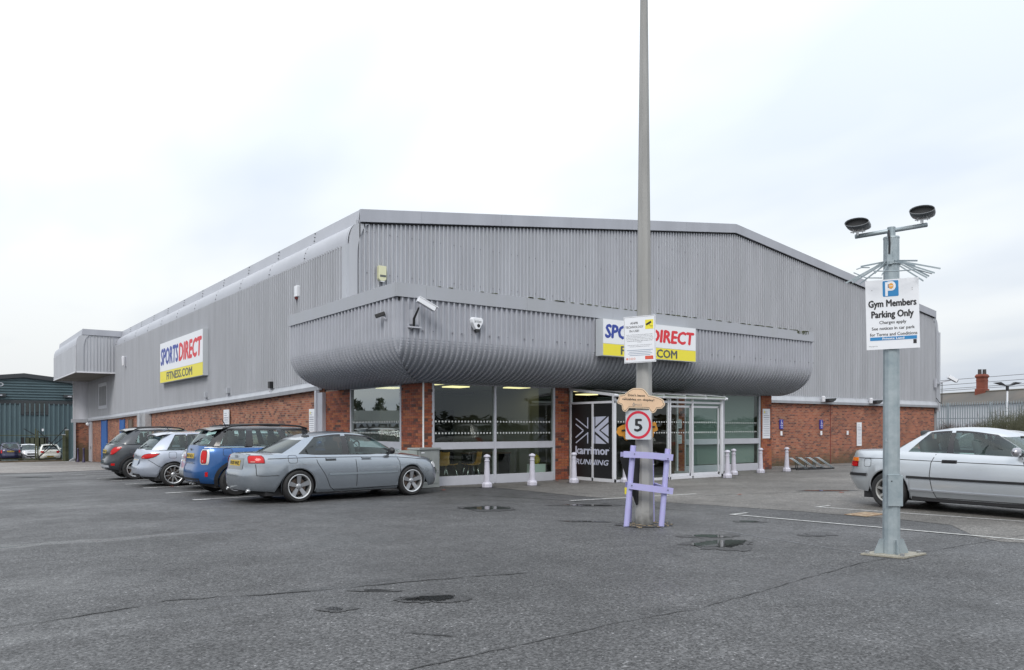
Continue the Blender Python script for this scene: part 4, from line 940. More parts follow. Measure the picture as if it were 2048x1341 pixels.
# ---------------------------------------------------------------- concrete lamp post with its signs and lilac guard
PU, PV = 8.81, 8.60
rt = Vector((.8072, -.5906, 0)); fw = Vector((.5904, .807, 0)); Z3 = Vector((0, 0, 1))
t = empty('lamp_post', (PU, PV, gz(PU, PV)), R(-36.2 + 22.5), 'tall tapering octagonal concrete lamp post rising out of the picture', 'lamp post')
mb = MB(); mb.lathe([(.152, -.1), (.148, .0), (.060, 8.1), (.043, 10.4)], 8); build(mb, 'column', M_conc, t)
for s in (-1, 1):
    mb = MB(); mb.tube([(0, 0, 10.2), (0, s * .5, 10.6), (0, s * 1.0, 10.65)], .03, 8); mb.box(-.14, .14, s * 1.3 - .35, s * 1.3 + .35, 10.58, 10.72); build(mb, 'lamp_head', M_galv, t)
def facing(loc, yaw, roll=0):
    """plane at loc that faces the viewer turned by yaw; x to the right, y up, z towards the viewer"""
    a = (rt * math.cos(yaw) - fw * math.sin(yaw)).normalized(); nrm = a.cross(Z3)
    X = a * math.cos(roll) + Z3 * math.sin(roll); Y = -a * math.sin(roll) + Z3 * math.cos(roll)
    return lambda x, y, z: X * x + Y * y + nrm * z
def board(t, T, outline, th, m, name='board'):
    mb = MB(); n = len(outline); mb.v = [tuple(T(x, y, 0)) for x, y in outline] + [tuple(T(x, y, -th)) for x, y in outline]
    mb.f = [tuple(range(n)), tuple(reversed(range(n, 2 * n)))] + [((k + 1) % n, k, n + k, n + (k + 1) % n) for k in range(n)]
    return build(mb, name, m, t)
def rrect(W, H, r, n=4):
    out = []
    for cx, cy, a0 in ((W - r, r, -90), (W - r, H - r, 0), (r, H - r, 90), (r, r, 180)):
        for k in range(n + 1):
            a = R(a0 + 90 * k / n); out.append((cx + r * math.cos(a), cy + r * math.sin(a)))
    return out
# camera notice
org = Vector((PU, PV, 0)) - fw * .20
yaw = R(27)
t = empty('camera_notice', tuple(org + Z3 * 2.48), 0, 'white number plate camera notice with a yellow symbol on the concrete post', 'sign')
T0 = facing(None, yaw, R(1.0)); W, H = .535, .705
T = lambda x, y, z: T0((x - .2675) * .93 - .0775, y, z + .06)
board(t, T, [(0, 0), (W, 0), (W, H), (0, H)], .006, M_signw)
mb = MB(); e_ = .012
for a, b in (((e_, e_), (W - e_, e_)), ((W - e_, e_), (W - e_, H - e_)), ((W - e_, H - e_), (e_, H - e_)), ((e_, H - e_), (e_, e_))): stroke(mb, [a, b], .003, T, .002)
for k, (s, a, b) in enumerate((('ANPR', .115, .245), ('TECHNOLOGY', .03, .335), ('IN USE!', .10, .26))): text(mb, s, a, b, H - .085 - .060 * k - .034, H - .085 - .060 * k, T, off=.012, z=.002)
par = ('Images of vehicles including vehicle registration number', 'will be captured by cameras upon entry to this car park', 'to calculate the length of stay and enforce non-compliance', 'of the terms and conditions of entry to this car park. The', 'cameras are also intended to deter and detect criminal', 'activity.', '', 'Images of vehicles will be used for the purposes of', 'prevention and detection of criminal acts.')
y = H - .275
for s in par:
    if s:
        ww = .46 * len(s) / 58; text(mb, s, (W - ww) / 2, (W + ww) / 2, y - .014, y, T, off=.004, z=.002)
    y -= .0225
build(mb, 'lettering', M_blk, t)
mb = MB(); y = .195
for ww in (.44, .36, .41, .35): rect(mb, (W - ww) / 2, (W + ww) / 2, y - .008, y, T, .002); y -= .026
build(mb, 'print', mat('blue_grey_print', (.30, .36, .46), .5), t)
mb = MB(); rect(mb, .365, .500, H - .205, H - .065, T, .002); build(mb, 'symbol_panel', M_yel, t)
mb = MB(); stroke(mb, [(.38, H - .14), (.465, H - .10)], .030, T, .004); stroke(mb, [(.43, H - .13), (.45, H - .165), (.495, H - .165)], .005, T, .004); build(mb, 'camera_symbol', M_blk, t)
mb = MB(); rect(mb, .355, .49, .045, .095, T, .002); build(mb, 'red_mark', mat('orange_red_print', (.70, .07, .04), .5), t)
mb = MB()
for k in range(4): ring(mb, .05 + k * .042, .062, .011, .016, T, .003, 14) if k else rect(mb, .036, .062, .048, .078, T, .002)
rect(mb, .375, .47, .060, .066, T, .004); rect(mb, .385, .46, .076, .081, T, .004)
build(mb, 'orange_mark', mat('orange_print', (.75, .22, .12), .5), t)
# speed limit plate
t = empty('speed_limit_sign', tuple(org + Z3 * 1.315), 0, 'square white plate with a red ring and a black 5 on the concrete post', 'sign')
T0 = facing(None, R(33)); T = lambda x, y, z: T0(x * .96 - .315, y * .97, z + .055); W = .44; H = .455
board(t, T, rrect(W, H, .02), .004, mat('plate_grey', (.55, .58, .62), .4), 'plate')
mb = MB(); ring(mb, W / 2, H / 2, .178, .218, T, .002, 64); build(mb, 'red_ring', mat('ring_red', (.60, .02, .05), .45), t)
mb = MB(); text(mb, '5', W / 2 - .062, W / 2 + .062, H / 2 - .10, H / 2 + .09, T, off=.03, z=.003); build(mb, 'numeral', M_blk, t)
# car shaped board
car_px = [(105, 415), (125, 380), (140, 330), (145, 285), (160, 275), (268, 265), (300, 235), (370, 180), (430, 145), (485, 130), (600, 132), (680, 148), (720, 180), (770, 240), (815, 300), (900, 312), (1000, 340), (1080, 372), (1130, 405), (1140, 430), (1142, 460), (1165, 480), (1160, 520), (1135, 550), (1105, 575), (1100, 592), (985, 597), (975, 630), (950, 668), (915, 690), (880, 688), (845, 660), (825, 625), (815, 592), (365, 572), (345, 615), (310, 648), (275, 655), (240, 640), (215, 600), (208, 530), (205, 505), (130, 475), (105, 455)]
sx = 1 / 11.175 / 1577 * 11.95
C_ = [((x - 640) * sx * 1.10, (420 - y) * sx) for x, y in car_px][::-1]
t = empty('car_shaped_sign', tuple(org + Z3 * (1.5 + (855 - 765 - 420 / 11.175) / 1577 * 11.95)), 0, 'peach car-shaped board with black outline warning about valuables on the concrete post', 'sign')
T0 = facing(None, R(24)); T = lambda x, y, z: T0(x * .93 - .06, y, z + .07)
board(t, T, C_, .006, mat('cream_edge', (.78, .60, .42), .5))
cx = sum(p[0] for p in C_) / len(C_); cy = sum(p[1] for p in C_) / len(C_)
def inset(P, d):
    out = []
    for i, p in enumerate(P):
        a, b = P[i - 1], P[(i + 1) % len(P)]; dx, dy = b[0] - a[0], b[1] - a[1]; L = math.hypot(dx, dy) or 1; out.append((p[0] - dy / L * d, p[1] + dx / L * d))
    return out
Ci = inset(C_, .014); Cj = inset(C_, .020)
mb = MB(); mb.poly([tuple(T(x, y, .002)) for x, y in Ci]); build(mb, 'outline', M_blk, t)
mb = MB(); mb.poly([tuple(T(x, y, .004)) for x, y in Cj]); build(mb, 'face', mat('peach', (.80, .56, .37), .5, noise=.2, nscale=4), t)
q = lambda x, y: ((x - 640) * sx * 1.10, (420 - y) * sx)
mb = MB()
def slopet(s, x0, y0, x1, y1, h, off):
    a = q(x0, y0); b = q(x1, y1); W_ = b[0] - a[0]; sl = (b[1] - a[1]) / W_
    TT = lambda x, y, z: T(x, y + (x - a[0]) * sl, z)
    text(mb, s, a[0], b[0], a[1], a[1] + h * sx, TT, off=off, z=.006)
slopet("Don't leave", 350, 308, 725, 330, 55, .022); slopet('valuables on display!', 215, 405, 930, 445, 62, .022)
build(mb, 'lettering', M_blk, t)
mb = MB(); slopet('POLICE', 515, 525, 660, 530, 45, .006); a = q(480, 505); ring(mb, a[0], a[1], .012, .022, T, .006, 12); rect(mb, a[0] - .006, a[0] + .006, a[1] + .018, a[1] + .036, T, .006); build(mb, 'emblem', mat('print_grey', (.22, .22, .22), .5), t)
# second board seen from behind, orange
t = empty('car_shaped_sign', tuple(Vector((PU, PV, 0)) + Z3 * 1.5), 0, 'orange car-shaped board turned away behind the speed limit plate', 'sign')
T0 = facing(None, R(-20)); T = lambda x, y, z: T0(-x * .92 - .02, y + .12 - .14, z - .18)
board(t, T, C_[::-1], .006, mat('orange_board', (.62, .27, .03), .6))
mb = MB(); a = T(-.43, -.06, 0) ; mb.bar(T(-.34, .03, .012), T(.3, -.03, .012), .008, .022); build(mb, 'bracket', M_black, t)
for z in (1.36, 1.72, 1.95, 2.62, 3.0):
    pass
t = empty('steel_band', (PU, PV, 0), 0, 'thin black strap around the concrete post above the car-shaped board', 'strap')
mb = MB(); mb.lathe([(.136, 1.93), (.136, 1.945)], 8, rot=-.6); build(mb, 'strap', M_black, t)
# lilac timber guard
t = empty('timber_guard', (PU, PV, gz(PU, PV)), R(-36.2), 'lilac painted timber guard frame around the foot of the concrete post', 'guard frame')
for (x0, y0, x1, y1, h, nm) in ((-.315, -.28, -.20, -.24, 1.22, 'post'), (.21, -.28, .32, -.24, 1.17, 'post'), (.17, .25, .15, .25, 1.1, 'post'), (-.2, .25, -.15, .25, 1.1, 'post')):
    mb = MB(); mb.tube([(x0, y0, -.05), (x1, y1, h)], .043, 10); build(mb, nm, M_lilac, t, smooth=True, autos=50)
for z, x0, x1, dz, bow in ((1.09, -.36, .38, -.05, .015), (.62, -.28, .38, -.085, 0)):
    pts = [(x0 + (x1 - x0) * k / 6, -.315 - .03 * math.sin(math.pi * k / 6), z + dz * (k / 6) + bow * math.sin(math.pi * k / 6) * .6) for k in range(7)]
    mb = MB()
    for a, b in zip(pts, pts[1:]): mb.bar(a, b, .03, .095)
    build(mb, 'rail', M_lilac, t)
    mb = MB(); mb.bar((x0 + .04, .30, z - .03), (x1 - .12, .30, z - .05), .03, .09); build(mb, 'rail', M_lilac, t)
    mb = MB(); mb.bar((x1 - .10, -.3, z - .06), (x1 - .16, .3, z - .05), .03, .09); build(mb, 'rail', M_lilac, t)
    mb = MB()
    for px in (-.2 if z > 1 else -.24, .30): mb.box(px - .006, px + .006, -.365, -.325, z + .0 - (.07 if px > 0 else 0), z + .012 - (.07 if px > 0 else 0))
    build(mb, 'bolt', M_blk, t)
t = empty('rubber_flap', (PU, PV, gz(PU, PV)), R(-36.2), 'black torn rubber cone hanging upside down inside the lilac guard', 'rubber cone')
mb = MB(); mb.tube([(-.22, -.08, 1.06), (-.17, -.10, .60), (-.125, -.12, .31)], [.17, .075, .018], 4); build(mb, 'cone', M_black, t)
mb = MB(); mb.box(-.32, -.29, -.2, -.15, .48, .58); build(mb, 'reflective_strip', M_yel, t)
mb = MB()
for k in range(60):
    a = rnd.uniform(0, 6.28); r_ = rnd.uniform(.15, .42); s = rnd.uniform(.008, .03); x = PU + r_ * math.cos(a); y = PV - .1 + r_ * math.sin(a) * .8; z = gz(x, y)
    mb.obox(Matrix.Translation((x, y, z + .008)) @ Matrix.Rotation(rnd.uniform(0, 3), 4, 'Z'), s * 2.4, s, .012)
build(mb, 'leaf_litter', mat('litter', (.14, .10, .06), .9, noise=.6, nscale=60, ncol=(.45, .36, .24)), kind='stuff')

# ---------------------------------------------------------------- galvanised sign post
SU, SV = 9.02, 4.82
def loc2(x, y): return Vector((SU, SV, 0)) + rt * x + fw * y
z0 = gz(SU, SV)
t = empty('sign_post', (SU, SV, z0), R(-36.2), 'galvanised steel post with anti-climb spikes and a bolted base plate', 'post')
mb = MB(); mb.lathe([(.097, .02), (.093, 1.0), (.088, 2.6), (.087, 3.70)], 12, rot=.5); build(mb, 'column', M_galv, t, smooth=True, autos=20)
mb = MB(); mb.prism([(-.36, 0.0), (.0, -.29), (.42, .02), (.06, .31)], lambda a, b: (a, b, .004), lambda a, b: (a, b, .022)); build(mb, 'base_plate', mat('muddy_steel', (.36, .34, .28), .7, noise=.3, nscale=12), t)
for (x, y) in ((-.28, 0), (.02, -.22), (.33, .02), (.06, .23)):
    mb = MB(); mb.lathe([(.026, .022), (.026, .05)], 6, (x, y, 0)); build(mb, 'bolt', M_steel, t)
for a in (0, 90, 180, 270):
    c, s = math.cos(R(a + 2)), math.sin(R(a + 2)); mb = MB()
    pr_ = [(.08, .022), (.20 if a in (0, 180) else .15, .022), (.20 if a in (0, 180) else .15, .05), (.14, .19), (.08, .19)]
    mb.prism(pr_, lambda p, q_: (p * c - .004 * s, p * s + .004 * c, q_), lambda p, q_: (p * c + .004 * s, p * s - .004 * c, q_)); build(mb, 'gusset', M_galv, t)
mb = MB(); mb.box(-.088, .083, -.112, -.075, .58, .94); mb.box(-.095, .06, -.114, -.07, .935, .945); build(mb, 'access_door', M_galv, t, bevel=.004)
mb = MB(); disc(mb, -.05, .87, .008, lambda x, y, z: (x, -.1135 - z, y), .001, 12); build(mb, 'lock', M_blk, t)
mb = MB(); ring(mb, -.06, 1.345, .022, .030, lambda x, y, z: (x - z, -.086 + abs(x) * .3, y), .002, 20); build(mb, 'cable_port', M_galv, t)
# top socket, cross bar
mb = MB(); mb.lathe([(.045, 3.68), (.045, 3.83)], 12); mb.lathe([(.09, 3.695), (.088, 3.715), (.045, 3.72)], 12); build(mb, 'top_socket', M_galv, t)
CBa, CBb = Vector((-.395, .06, 3.735)), Vector((.385, -.06, 3.845))
mb = MB(); mb.tube([CBa, CBb], .026, 10); build(mb, 'cross_bar', M_galv, t, smooth=True)
mb = MB(); mb.tube([(-.06, -.06, 3.78), (-.075, -.10, 3.7), (-.07, -.105, 3.62), (-.072, -.10, 3.5)], .012, 6); build(mb, 'cable', M_blk, t)
mb = MB(); mb.box(-.095, -.035, -.10, -.07, 3.38, 3.6); build(mb, 'junction_box', M_galv, t)
mb = MB(); mb.lathe([(.105, 3.39), (.105, 3.43)], 12); build(mb, 'collar', M_galv, t)
sp = random.Random(3)
for k in range(16):
    a = 2 * math.pi * k / 16 + .2; c, s = math.cos(a), math.sin(a); L = sp.uniform(.42, .56); dr = sp.uniform(.10, .30); tw = sp.uniform(-.12, .12)
    p0 = (c * .1, s * .1, 3.42); p1 = (c * L - s * tw, s * L + c * tw, 3.42 - dr * .8)
    mb = MB(); mb.bar(p0, p1, .003, .018); build(mb, 'spike', M_galv, t)
mb = MB(); mb.tube([(-.30, -.2, 3.28), (-.12, -.34, 3.25), (.12, -.34, 3.27), (.34, -.25, 3.24)], .007, 5); mb.tube([(-.44, .0, 3.30), (-.34, -.1, 3.22), (-.2, -.2, 3.20)], .007, 5); mb.tube([(-.36, .1, 3.36), (-.24, .25, 3.41), (-.12, .3, 3.42)], .007, 5); build(mb, 'spike_hoop', M_galv, t)
# cameras on the bar
for i, (x, y, z, ry, lab) in enumerate(((-.365, .05, 3.87, 4, 'hooded number plate camera on the lower end of the cross bar'), (.335, -.06, 3.985, 4, 'hooded number plate camera on the higher end of the cross bar'))):
    c_ = empty('plate_camera', tuple(Vector((SU, SV, z0)) + rt * x + fw * y + Z3 * z), R(-157), lab, 'camera', 'number plate cameras on the sign post')
    mb = MB(); n = 14; sec = []
    oval = [(.150 * math.cos(tt), .058 * math.sin(tt) * (.85 if math.sin(tt) > 0 else .7)) for tt in [2 * math.pi * k / 18 for k in range(18)]]
    tw = lambda yy: 1 if yy < 0 else 1
    rows = [[(xx, yv, zz * (1 + .0)) for xx, zz in oval] for yv in (0,)]
    def orow(y_, s_): 
        return [(-y_, xx * s_ * .85 , zz * s_ + .01 * y_) for xx, zz in oval + [oval[0]]]
    mb.grid([orow(-.15, 1.0), orow(.05, 1.0), orow(.16, .92), orow(.19, .6)]); o_h = build(mb, 'hood', mat('hood_grey', (.23, .245, .26), .4), c_, smooth=True)
    mdh = o_h.modifiers.new('thick', 'SOLIDIFY'); mdh.thickness = .006
    mb = MB(); mb.poly([(.10, xx * .82, zz * .95) for xx, zz in oval]); build(mb, 'lens_panel', M_black, c_)
    mb = MB(); mb.poly([(-.185, xx * .85 * .6, zz * .6) for xx, zz in reversed(oval)]); build(mb, 'rear_cap', MATS['hood_grey'], c_)
    mb = MB(); mb.bar((.03, -.05, -.05), (.03, -.05, -.10), .012); mb.bar((.03, .05, -.05), (.03, .05, -.10), .012); mb.bar((.03, -.08, -.085), (.03, .08, -.085), .012); mb.bar((.03, 0, -.085), (.03, 0, -.13), .02); mb.bar((-.04, -.02, -.04), (-.02, -.02, -.11), .008)
    build(mb, 'mount', M_steel, c_)
# gym members sign
so_ = Vector((SU, SV, z0)) - fw * .11
t = empty('parking_sign', tuple(so_ + Z3 * 2.40), 0, 'white parking board with a blue P and black lettering on the galvanised post', 'sign')
T0 = facing(None, R(22), R(1.2)); W, H = .655, .775
T = lambda x, y, z: T0((x - .3275) * .85 - .0295, y * 1.04, z + .01)
board(t, T, [(0, 0), (W, 0), (W, H), (0, H)], .008, M_signw)
mb = MB()
mb = MB()
for s, x0, x1, y0, y1 in (('Gym Members', .035, .62, .475, .55), ('Parking Only', .07, .585, .355, .43)):
    text(mb, s, x0, x1, y0 , y1, T, off=.045, z=.002, caps=(0, .70)); build(mb, 'lettering', M_blk, t); mb = MB()
for s, x0, x1, y0, y1 in (('Charges apply', .165, .495, .283, .318), ('See notices in car park', .07, .595, .217, .252), ('for Terms and Conditions', .045, .625, .150, .185)): text(mb, s, x0, x1, y0, y1, T, off=.019, z=.002, caps=(0, .70)); build(mb, 'lettering', M_blk, t); mb = MB()
rect(mb, .575, .615, .05, .095, T, .002)
build(mb, 'black_mark', M_blk, t)
mb = MB(); rect(mb, .045, .62, .088 + .012, .138, T, .002); build(mb, 'blue_band', M_pblu, t)
mb = MB(); text(mb, 'Private Land', .20, .465, .107, .131, T, off=.03, z=.004, caps=(0, .70)); build(mb, 'lettering', M_signw, t)
mb = MB(); text(mb, 'Managed by', .03, .14, .03, .042, T, z=.002); build(mb, 'small_print', M_gry, t)
mb = MB(); mb.poly([tuple(T(.215 + x, .585 + y, .002)) for x, y in rrect(.195, .175, .012)]); build(mb, 'blue_panel', M_pblu, t)
mb = MB(); stroke(mb, [(.262, .59), (.262, .745)], .032, T, .004); 
for k in range(12):
    a, b = R(-90 + 15 * k), R(-75 + 15 * k)
    mb.poly([tuple(T(.325 + r_ * math.cos(q_), .70 + r_ * math.sin(q_), .004)) for r_, q_ in ((.020, a), (.052, a), (.052, b), (.020, b))])
rect(mb, .277, .326, .720, .752, T, .004); rect(mb, .277, .326, .648, .680, T, .004); build(mb, 'letter_p', M_signw, t)
mb = MB(); disc(mb, .318, .70, .031, T, .006, 20); build(mb, 'orange_disc', mat('orange_dot', (.78, .36, .05), .5), t)
mb = MB(); rect(mb, .298, .338, .696, .704, T, .008); build(mb, 'print', M_signw, t)
mb = MB()
for x, y in ((.08, .665), (.575, .665), (.575, .645)): disc(mb, x, y, .006, T, .003, 10)
build(mb, 'screw', M_steel, t)

# ---------------------------------------------------------------- teal shed and yard behind the left end
t = empty('teal_shed', (0, 93, -2), 0, 'teal corrugated industrial shed with a dark roof edge behind the yard', 'building')
M_teal = mat('teal_sheet', (.105, .16, .18), .45, noise=.15, nscale=.8, vstreak=True)
M_tlin = mat('dark_trim', (.035, .04, .045), .6)
gl = -2.0
apex = 7.2; top = lambda u: 6.92 - abs(u - apex) * .115
def TB(mb, name, m, par=None, **k):
    v = [(p[0], p[1] - 93, p[2] + 2) for p in mb.v]; mb.v = v; return build(mb, name, m, par or t, **k)
mb = MB(); ribs(mb, -12, 26, lambda s, d, z: (s, 93 - d, z), lambda s: gl, lambda s: 3.9, .42, .2); TB(mb, 'lower_cladding', M_teal)
rows = []
for k in range(10):
    z = 4.15 + k * .27
    for a, d in ((0, 0), (.5, 0), (.62, 1), (.92, 1)):
        zz_ = z + a * .27
        if zz_ > 6.7: break
        hwd = (6.80 - zz_) / .115; rows.append([(max(-12, apex - hwd), 93 - d * .15, zz_), (min(28, apex + hwd), 93 - d * .15, zz_)])
mb = MB(); mb.grid(rows); TB(mb, 'upper_cladding', M_teal)
mb = MB(); 
for a, b in ((-12, apex), (apex, 26)): mb.prism([(a, top(a) - .42), (b, top(b) - .42), (b, top(b)), (a, top(a))], lambda p, q_: (p, 92.6, q_), lambda p, q_: (p, 93.2, q_))
TB(mb, 'roof_edge', M_tlin)
mb = MB()
for a, b in ((-12, apex), (apex, 26)): mb.quad((a, 93.2, top(a) - .05), (b, 93.2, top(b) - .05), (b, 120, top(b) - .05), (a, 120, top(a) - .05))
TB(mb, 'roof', M_roof)
mb = MB(); mb.box(-12, 6.95, 92.88, 93.0, 3.83, 4.2); mb.box(9.35, 26, 92.88, 93.0, 3.83, 4.2); TB(mb, 'trim_band', M_tlin)
mb = MB(); mb.box(6.95, 9.35, 92.86, 93.02, 2.75, 4.2); fr = TB(mb, 'window_frame', M_tlin)
for a in (7.2, 8.2):
    mb = MB(); mb.box(a, a + .88, 92.82, 92.86, 3.0, 4.05); w_ = MB(); v = [(p[0], p[1] - 93, p[2] + 2) for p in mb.v]; w_.v = v; w_.f = mb.f; build(w_, 'pane', mat('dull_pane', (.05, .055, .055), .08), fr)
mb = MB(); mb.box(6.9, 9.5, 92.86, 92.95, gl, .5); TB(mb, 'doorway', M_dark)
mb = MB(); mb.box(7.3, 9.1, 92.80, 92.86, gl, .45); TB(mb, 'door_shutter', mat('dull_olive', (.07, .08, .05), .8, noise=.5, nscale=1))
mb = MB(); mb.box(-11.9, 25.9, 93.3, 119, -2, 3.5); TB(mb, 'shell', M_tlin)
mb = MB(); mb.box(8.75, 9.0, 92.86, 92.9, 1.1, 1.35); TB(mb, 'small_sign', M_signw)
for i, u in enumerate((5.2, 11.2)):
    f_ = empty('flood_light', (u, 92.7, 4.7), 0, 'grey flood light on the teal shed, %s' % ('at the left edge' if i == 0 else 'next to the store wall'), 'flood light', 'flood lights on the teal shed')
    mb = MB(); mb.box(-.55, .45, -.3, .2, -.15, .15); build(mb, 'lamp_body', M_tlin, f_); mb = MB(); mb.box(-.2, .15, -.33, -.3, -.10, .02); build(mb, 'lamp_glass', M_cladl, f_)
t = empty('wall_vent', (5.2, 92.85, 5.75), 0, 'small round grey plate high on the teal shed', 'vent')
mb = MB(); ring(mb, 0, 0, .12, .2, lambda x, y, z: (x * 1.4, -z, y), .02, 20); build(mb, 'ring', M_cladl, t)
# gates
M_gate = mat('mossy_timber', (.10, .11, .06), .9, noise=.6, nscale=2)
for i, (u0, u1, lab) in enumerate(((3.7, 6.75, 'rusty green yard gate leaf with a single brace, nearer the picture edge'), (6.9, 9.0, 'braced yard gate leaf beside the store downpipe'))):
    zg = gz(5, 76); t = empty('yard_gate', (u0, 76.4, zg), 0, lab, 'gate', 'braced gates of the yard')
    W = u1 - u0
    for x in (0, W): mb = MB(); mb.bar((x, 0, 0), (x, 0, 2.75 if x else 2.6), .12 if i == 0 and x == 0 else .09); build(mb, 'post', M_gate, t)
    mb = MB(); mb.bar((0, 0, 2.2), (W, 0, 2.2), .06); mb.bar((0, 0, .25), (W, 0, .25), .06); build(mb, 'rail', M_gate, t)
    if i == 1:
        for a, b in (((0, 0, .3), (W, 0, 2.9)), ((0, 0, 2.6), (W, 0, .3)), ((0, -.05, .3), (W, -.05, 2.2)), ((-1.0, 0, 2.75), (0, 0, 2.1)), ((-2.8, .1, 1.5), (0, .1, .1))): mb = MB(); mb.bar(a, b, .06); build(mb, 'brace', M_black, t)
    else:
        mb = MB(); mb.bar((-.6, 0, 2.75), (.0, 0, 2.2), .06); build(mb, 'brace', M_black, t)
for i, u in enumerate((9.0, 8.55)):
    t = empty('yard_post', (8.95 - i * .28, 75.7 - i * .4, gz(9, 75)), 0, ('mossy timber post at the end of the gate by the downpipe', 'thinner mossy stake beside the gate end post')[i], 'post')
    mb = MB(); mb.bar((0, 0, 0), (0, 0, 2.6 - .4 * i), .24 - .08 * i); build(mb, 'stake', M_gate, t); mb = MB(); mb.box(-.13, .13, -.13, .13, 2.6 - .4 * i, 2.66 - .4 * i); build(mb, 'cap', M_cladl, t)
for i, (u, v) in enumerate(((8.9, 68.9), (8.9, 66.0))):
    t = empty('dark_bollard', (u, v, gz(u, v)), 0, ('thin dark purple bollard by the pale far door', 'thin dark purple bollard left of the blue door')[i], 'bollard', 'thin dark bollards by the far doors')
    mb = MB(); mb.lathe([(.11, 0), (.10, .2), (.07, .25), (.06, .95), (.09, 1.0), (.04, 1.08)], 10); build(mb, 'shaft', mat('dark_purple', (.05, .04, .09), .5), t, smooth=True, autos=40)

# ---------------------------------------------------------------- right background: fence, bushes, slate roof, chimney, lamp, wires
t = empty('palisade_fence', (50, 22, gz(50, 22)), 0, 'tall grey steel palisade fence behind the bushes on the right', 'fence')
F0 = Vector((53.4, 27.2, 0)); F1 = Vector((51.7, 17.2, 0)); dF = (F1 - F0); LF_ = dF.length; dF /= LF_
zt_f = 3.10; M_pal = mat('palisade_grey', (.36, .41, .44), .45, metal=.3, noise=.15)
n = int(LF_ / .16); base = Vector(t.location)
me_p = None
for k in range(n):
    p = F0 + dF * (k * .16) - base; h = rnd.uniform(-.015, .015)
    if me_p is None:
        mb = MB(); z1 = zt_f - base.z; nx = dF
        a = nx * .035; th = Vector((-dF.y, dF.x, 0)) * .006
        pts = [(-1, 0), (1, 0), (1, z1 - .13), (.55, z1 - .07), (.45, z1), (0, z1 - .06), (-.45, z1), (-.55, z1 - .07), (-1, z1 - .13)]
        mb.prism(pts, lambda q1, q2: tuple(a * q1 + th + Vector((0, 0, q2))), lambda q1, q2: tuple(a * q1 - th + Vector((0, 0, q2))))
        o = build(mb, 'pale', M_pal, t); me_p = o.data
    else:
        o = bpy.data.objects.new('pale', me_p); COL.objects.link(o); o.parent = t
    o.location = (p.x, p.y, h)
for zz2 in (.5, 2.35):
    mb = MB(); a = F0 - base; b = F1 - base; mb.bar((a.x + .03, a.y + .03, zz2), (b.x + .03, b.y + .03, zz2), .04, .06); build(mb, 'rail', M_pal, t)
k = 0.
while k < LF_: 
    p = F0 + dF * k - base; mb = MB(); mb.bar((p.x + .07, p.y + .07, 0), (p.x + .07, p.y + .07, zt_f - base.z - .02), .10); build(mb, 'post', M_pal, t); k += 2.75
def bush(u, v, rx, ry, h, n, lab, m, seed, tw=.006, up=.5):
    r_ = random.Random(seed); z0 = gz(u, v); mb = MB()
    def tri(a, b, w0, w1):
        d = (b - a); s = d.cross(Vector((r_.uniform(-1, 1), r_.uniform(-1, 1), r_.uniform(-1, 1)))); s = s.normalized() if s.length > 1e-6 else Vector((1, 0, 0))
        i = len(mb.v); q_ = d.cross(s).normalized()
        mb.v += [tuple(a + s * w0), tuple(a - s * w0 * .5 + q_ * w0 * .8), tuple(a - s * w0 * .5 - q_ * w0 * .8), tuple(b)]
        mb.f += [(i, i + 1, i + 3), (i + 1, i + 2, i + 3), (i + 2, i, i + 3)]
    for k in range(n):
        a = r_.uniform(0, 6.28); rr = math.sqrt(r_.random()); x, y = rx * rr * math.cos(a), ry * rr * math.sin(a)
        hh = h * (.55 + .45 * math.sqrt(max(0, 1 - rr * rr))) * r_.uniform(.6, 1.08)
        p0 = Vector((x * .75, y * .75, 0)); p1 = Vector((x, y, hh * .55)) + Vector((r_.uniform(-.2, .2), r_.uniform(-.2, .2), 0)); tri(p0, p1, tw * 2.2, 0)
        p2 = p1 + Vector((r_.uniform(-.35, .35), r_.uniform(-.35, .35), hh * .45 * r_.uniform(.5, 1))); tri(p1, p2, tw * 1.4, 0)
        for j in range(4):
            f_ = r_.random(); q0 = p0.lerp(p1, .5 + f_ * .5) if j < 2 else p1.lerp(p2, f_ * .8)
            q1 = q0 + Vector((r_.uniform(-.5, .5), r_.uniform(-.5, .5), r_.uniform(-.05, up))) * .8; tri(q0, q1, tw, 0)
    o = build(mb, 'bush', m); o.location = (u, v, z0); return tag(o, lab, 'bush')
M_tw1 = mat('reddish_twigs', (.085, .055, .04), .9, noise=.4, nscale=2); M_tw2 = mat('olive_twigs', (.13, .135, .085), .9, noise=.4, nscale=2)
bush(48.6, 22.6, 1.5, 1.3, 2.35, 1500, 'low reddish brown leafless bush against the store corner', M_tw1, 1)
bush(48.3, 20.7, 1.5, 1.2, 2.3, 1300, 'low brown leafless bush right of the reddish one', M_tw1, 2)
bush(47.4, 19.0, 1.4, 1.3, 3.0, 600, 'taller olive twiggy bush before the fence', M_tw2, 3, .009)
bush(46.6, 17.0, 1.5, 1.4, 3.3, 700, 'tallest olive twiggy bush at the right picture edge', M_tw2, 4, .009)
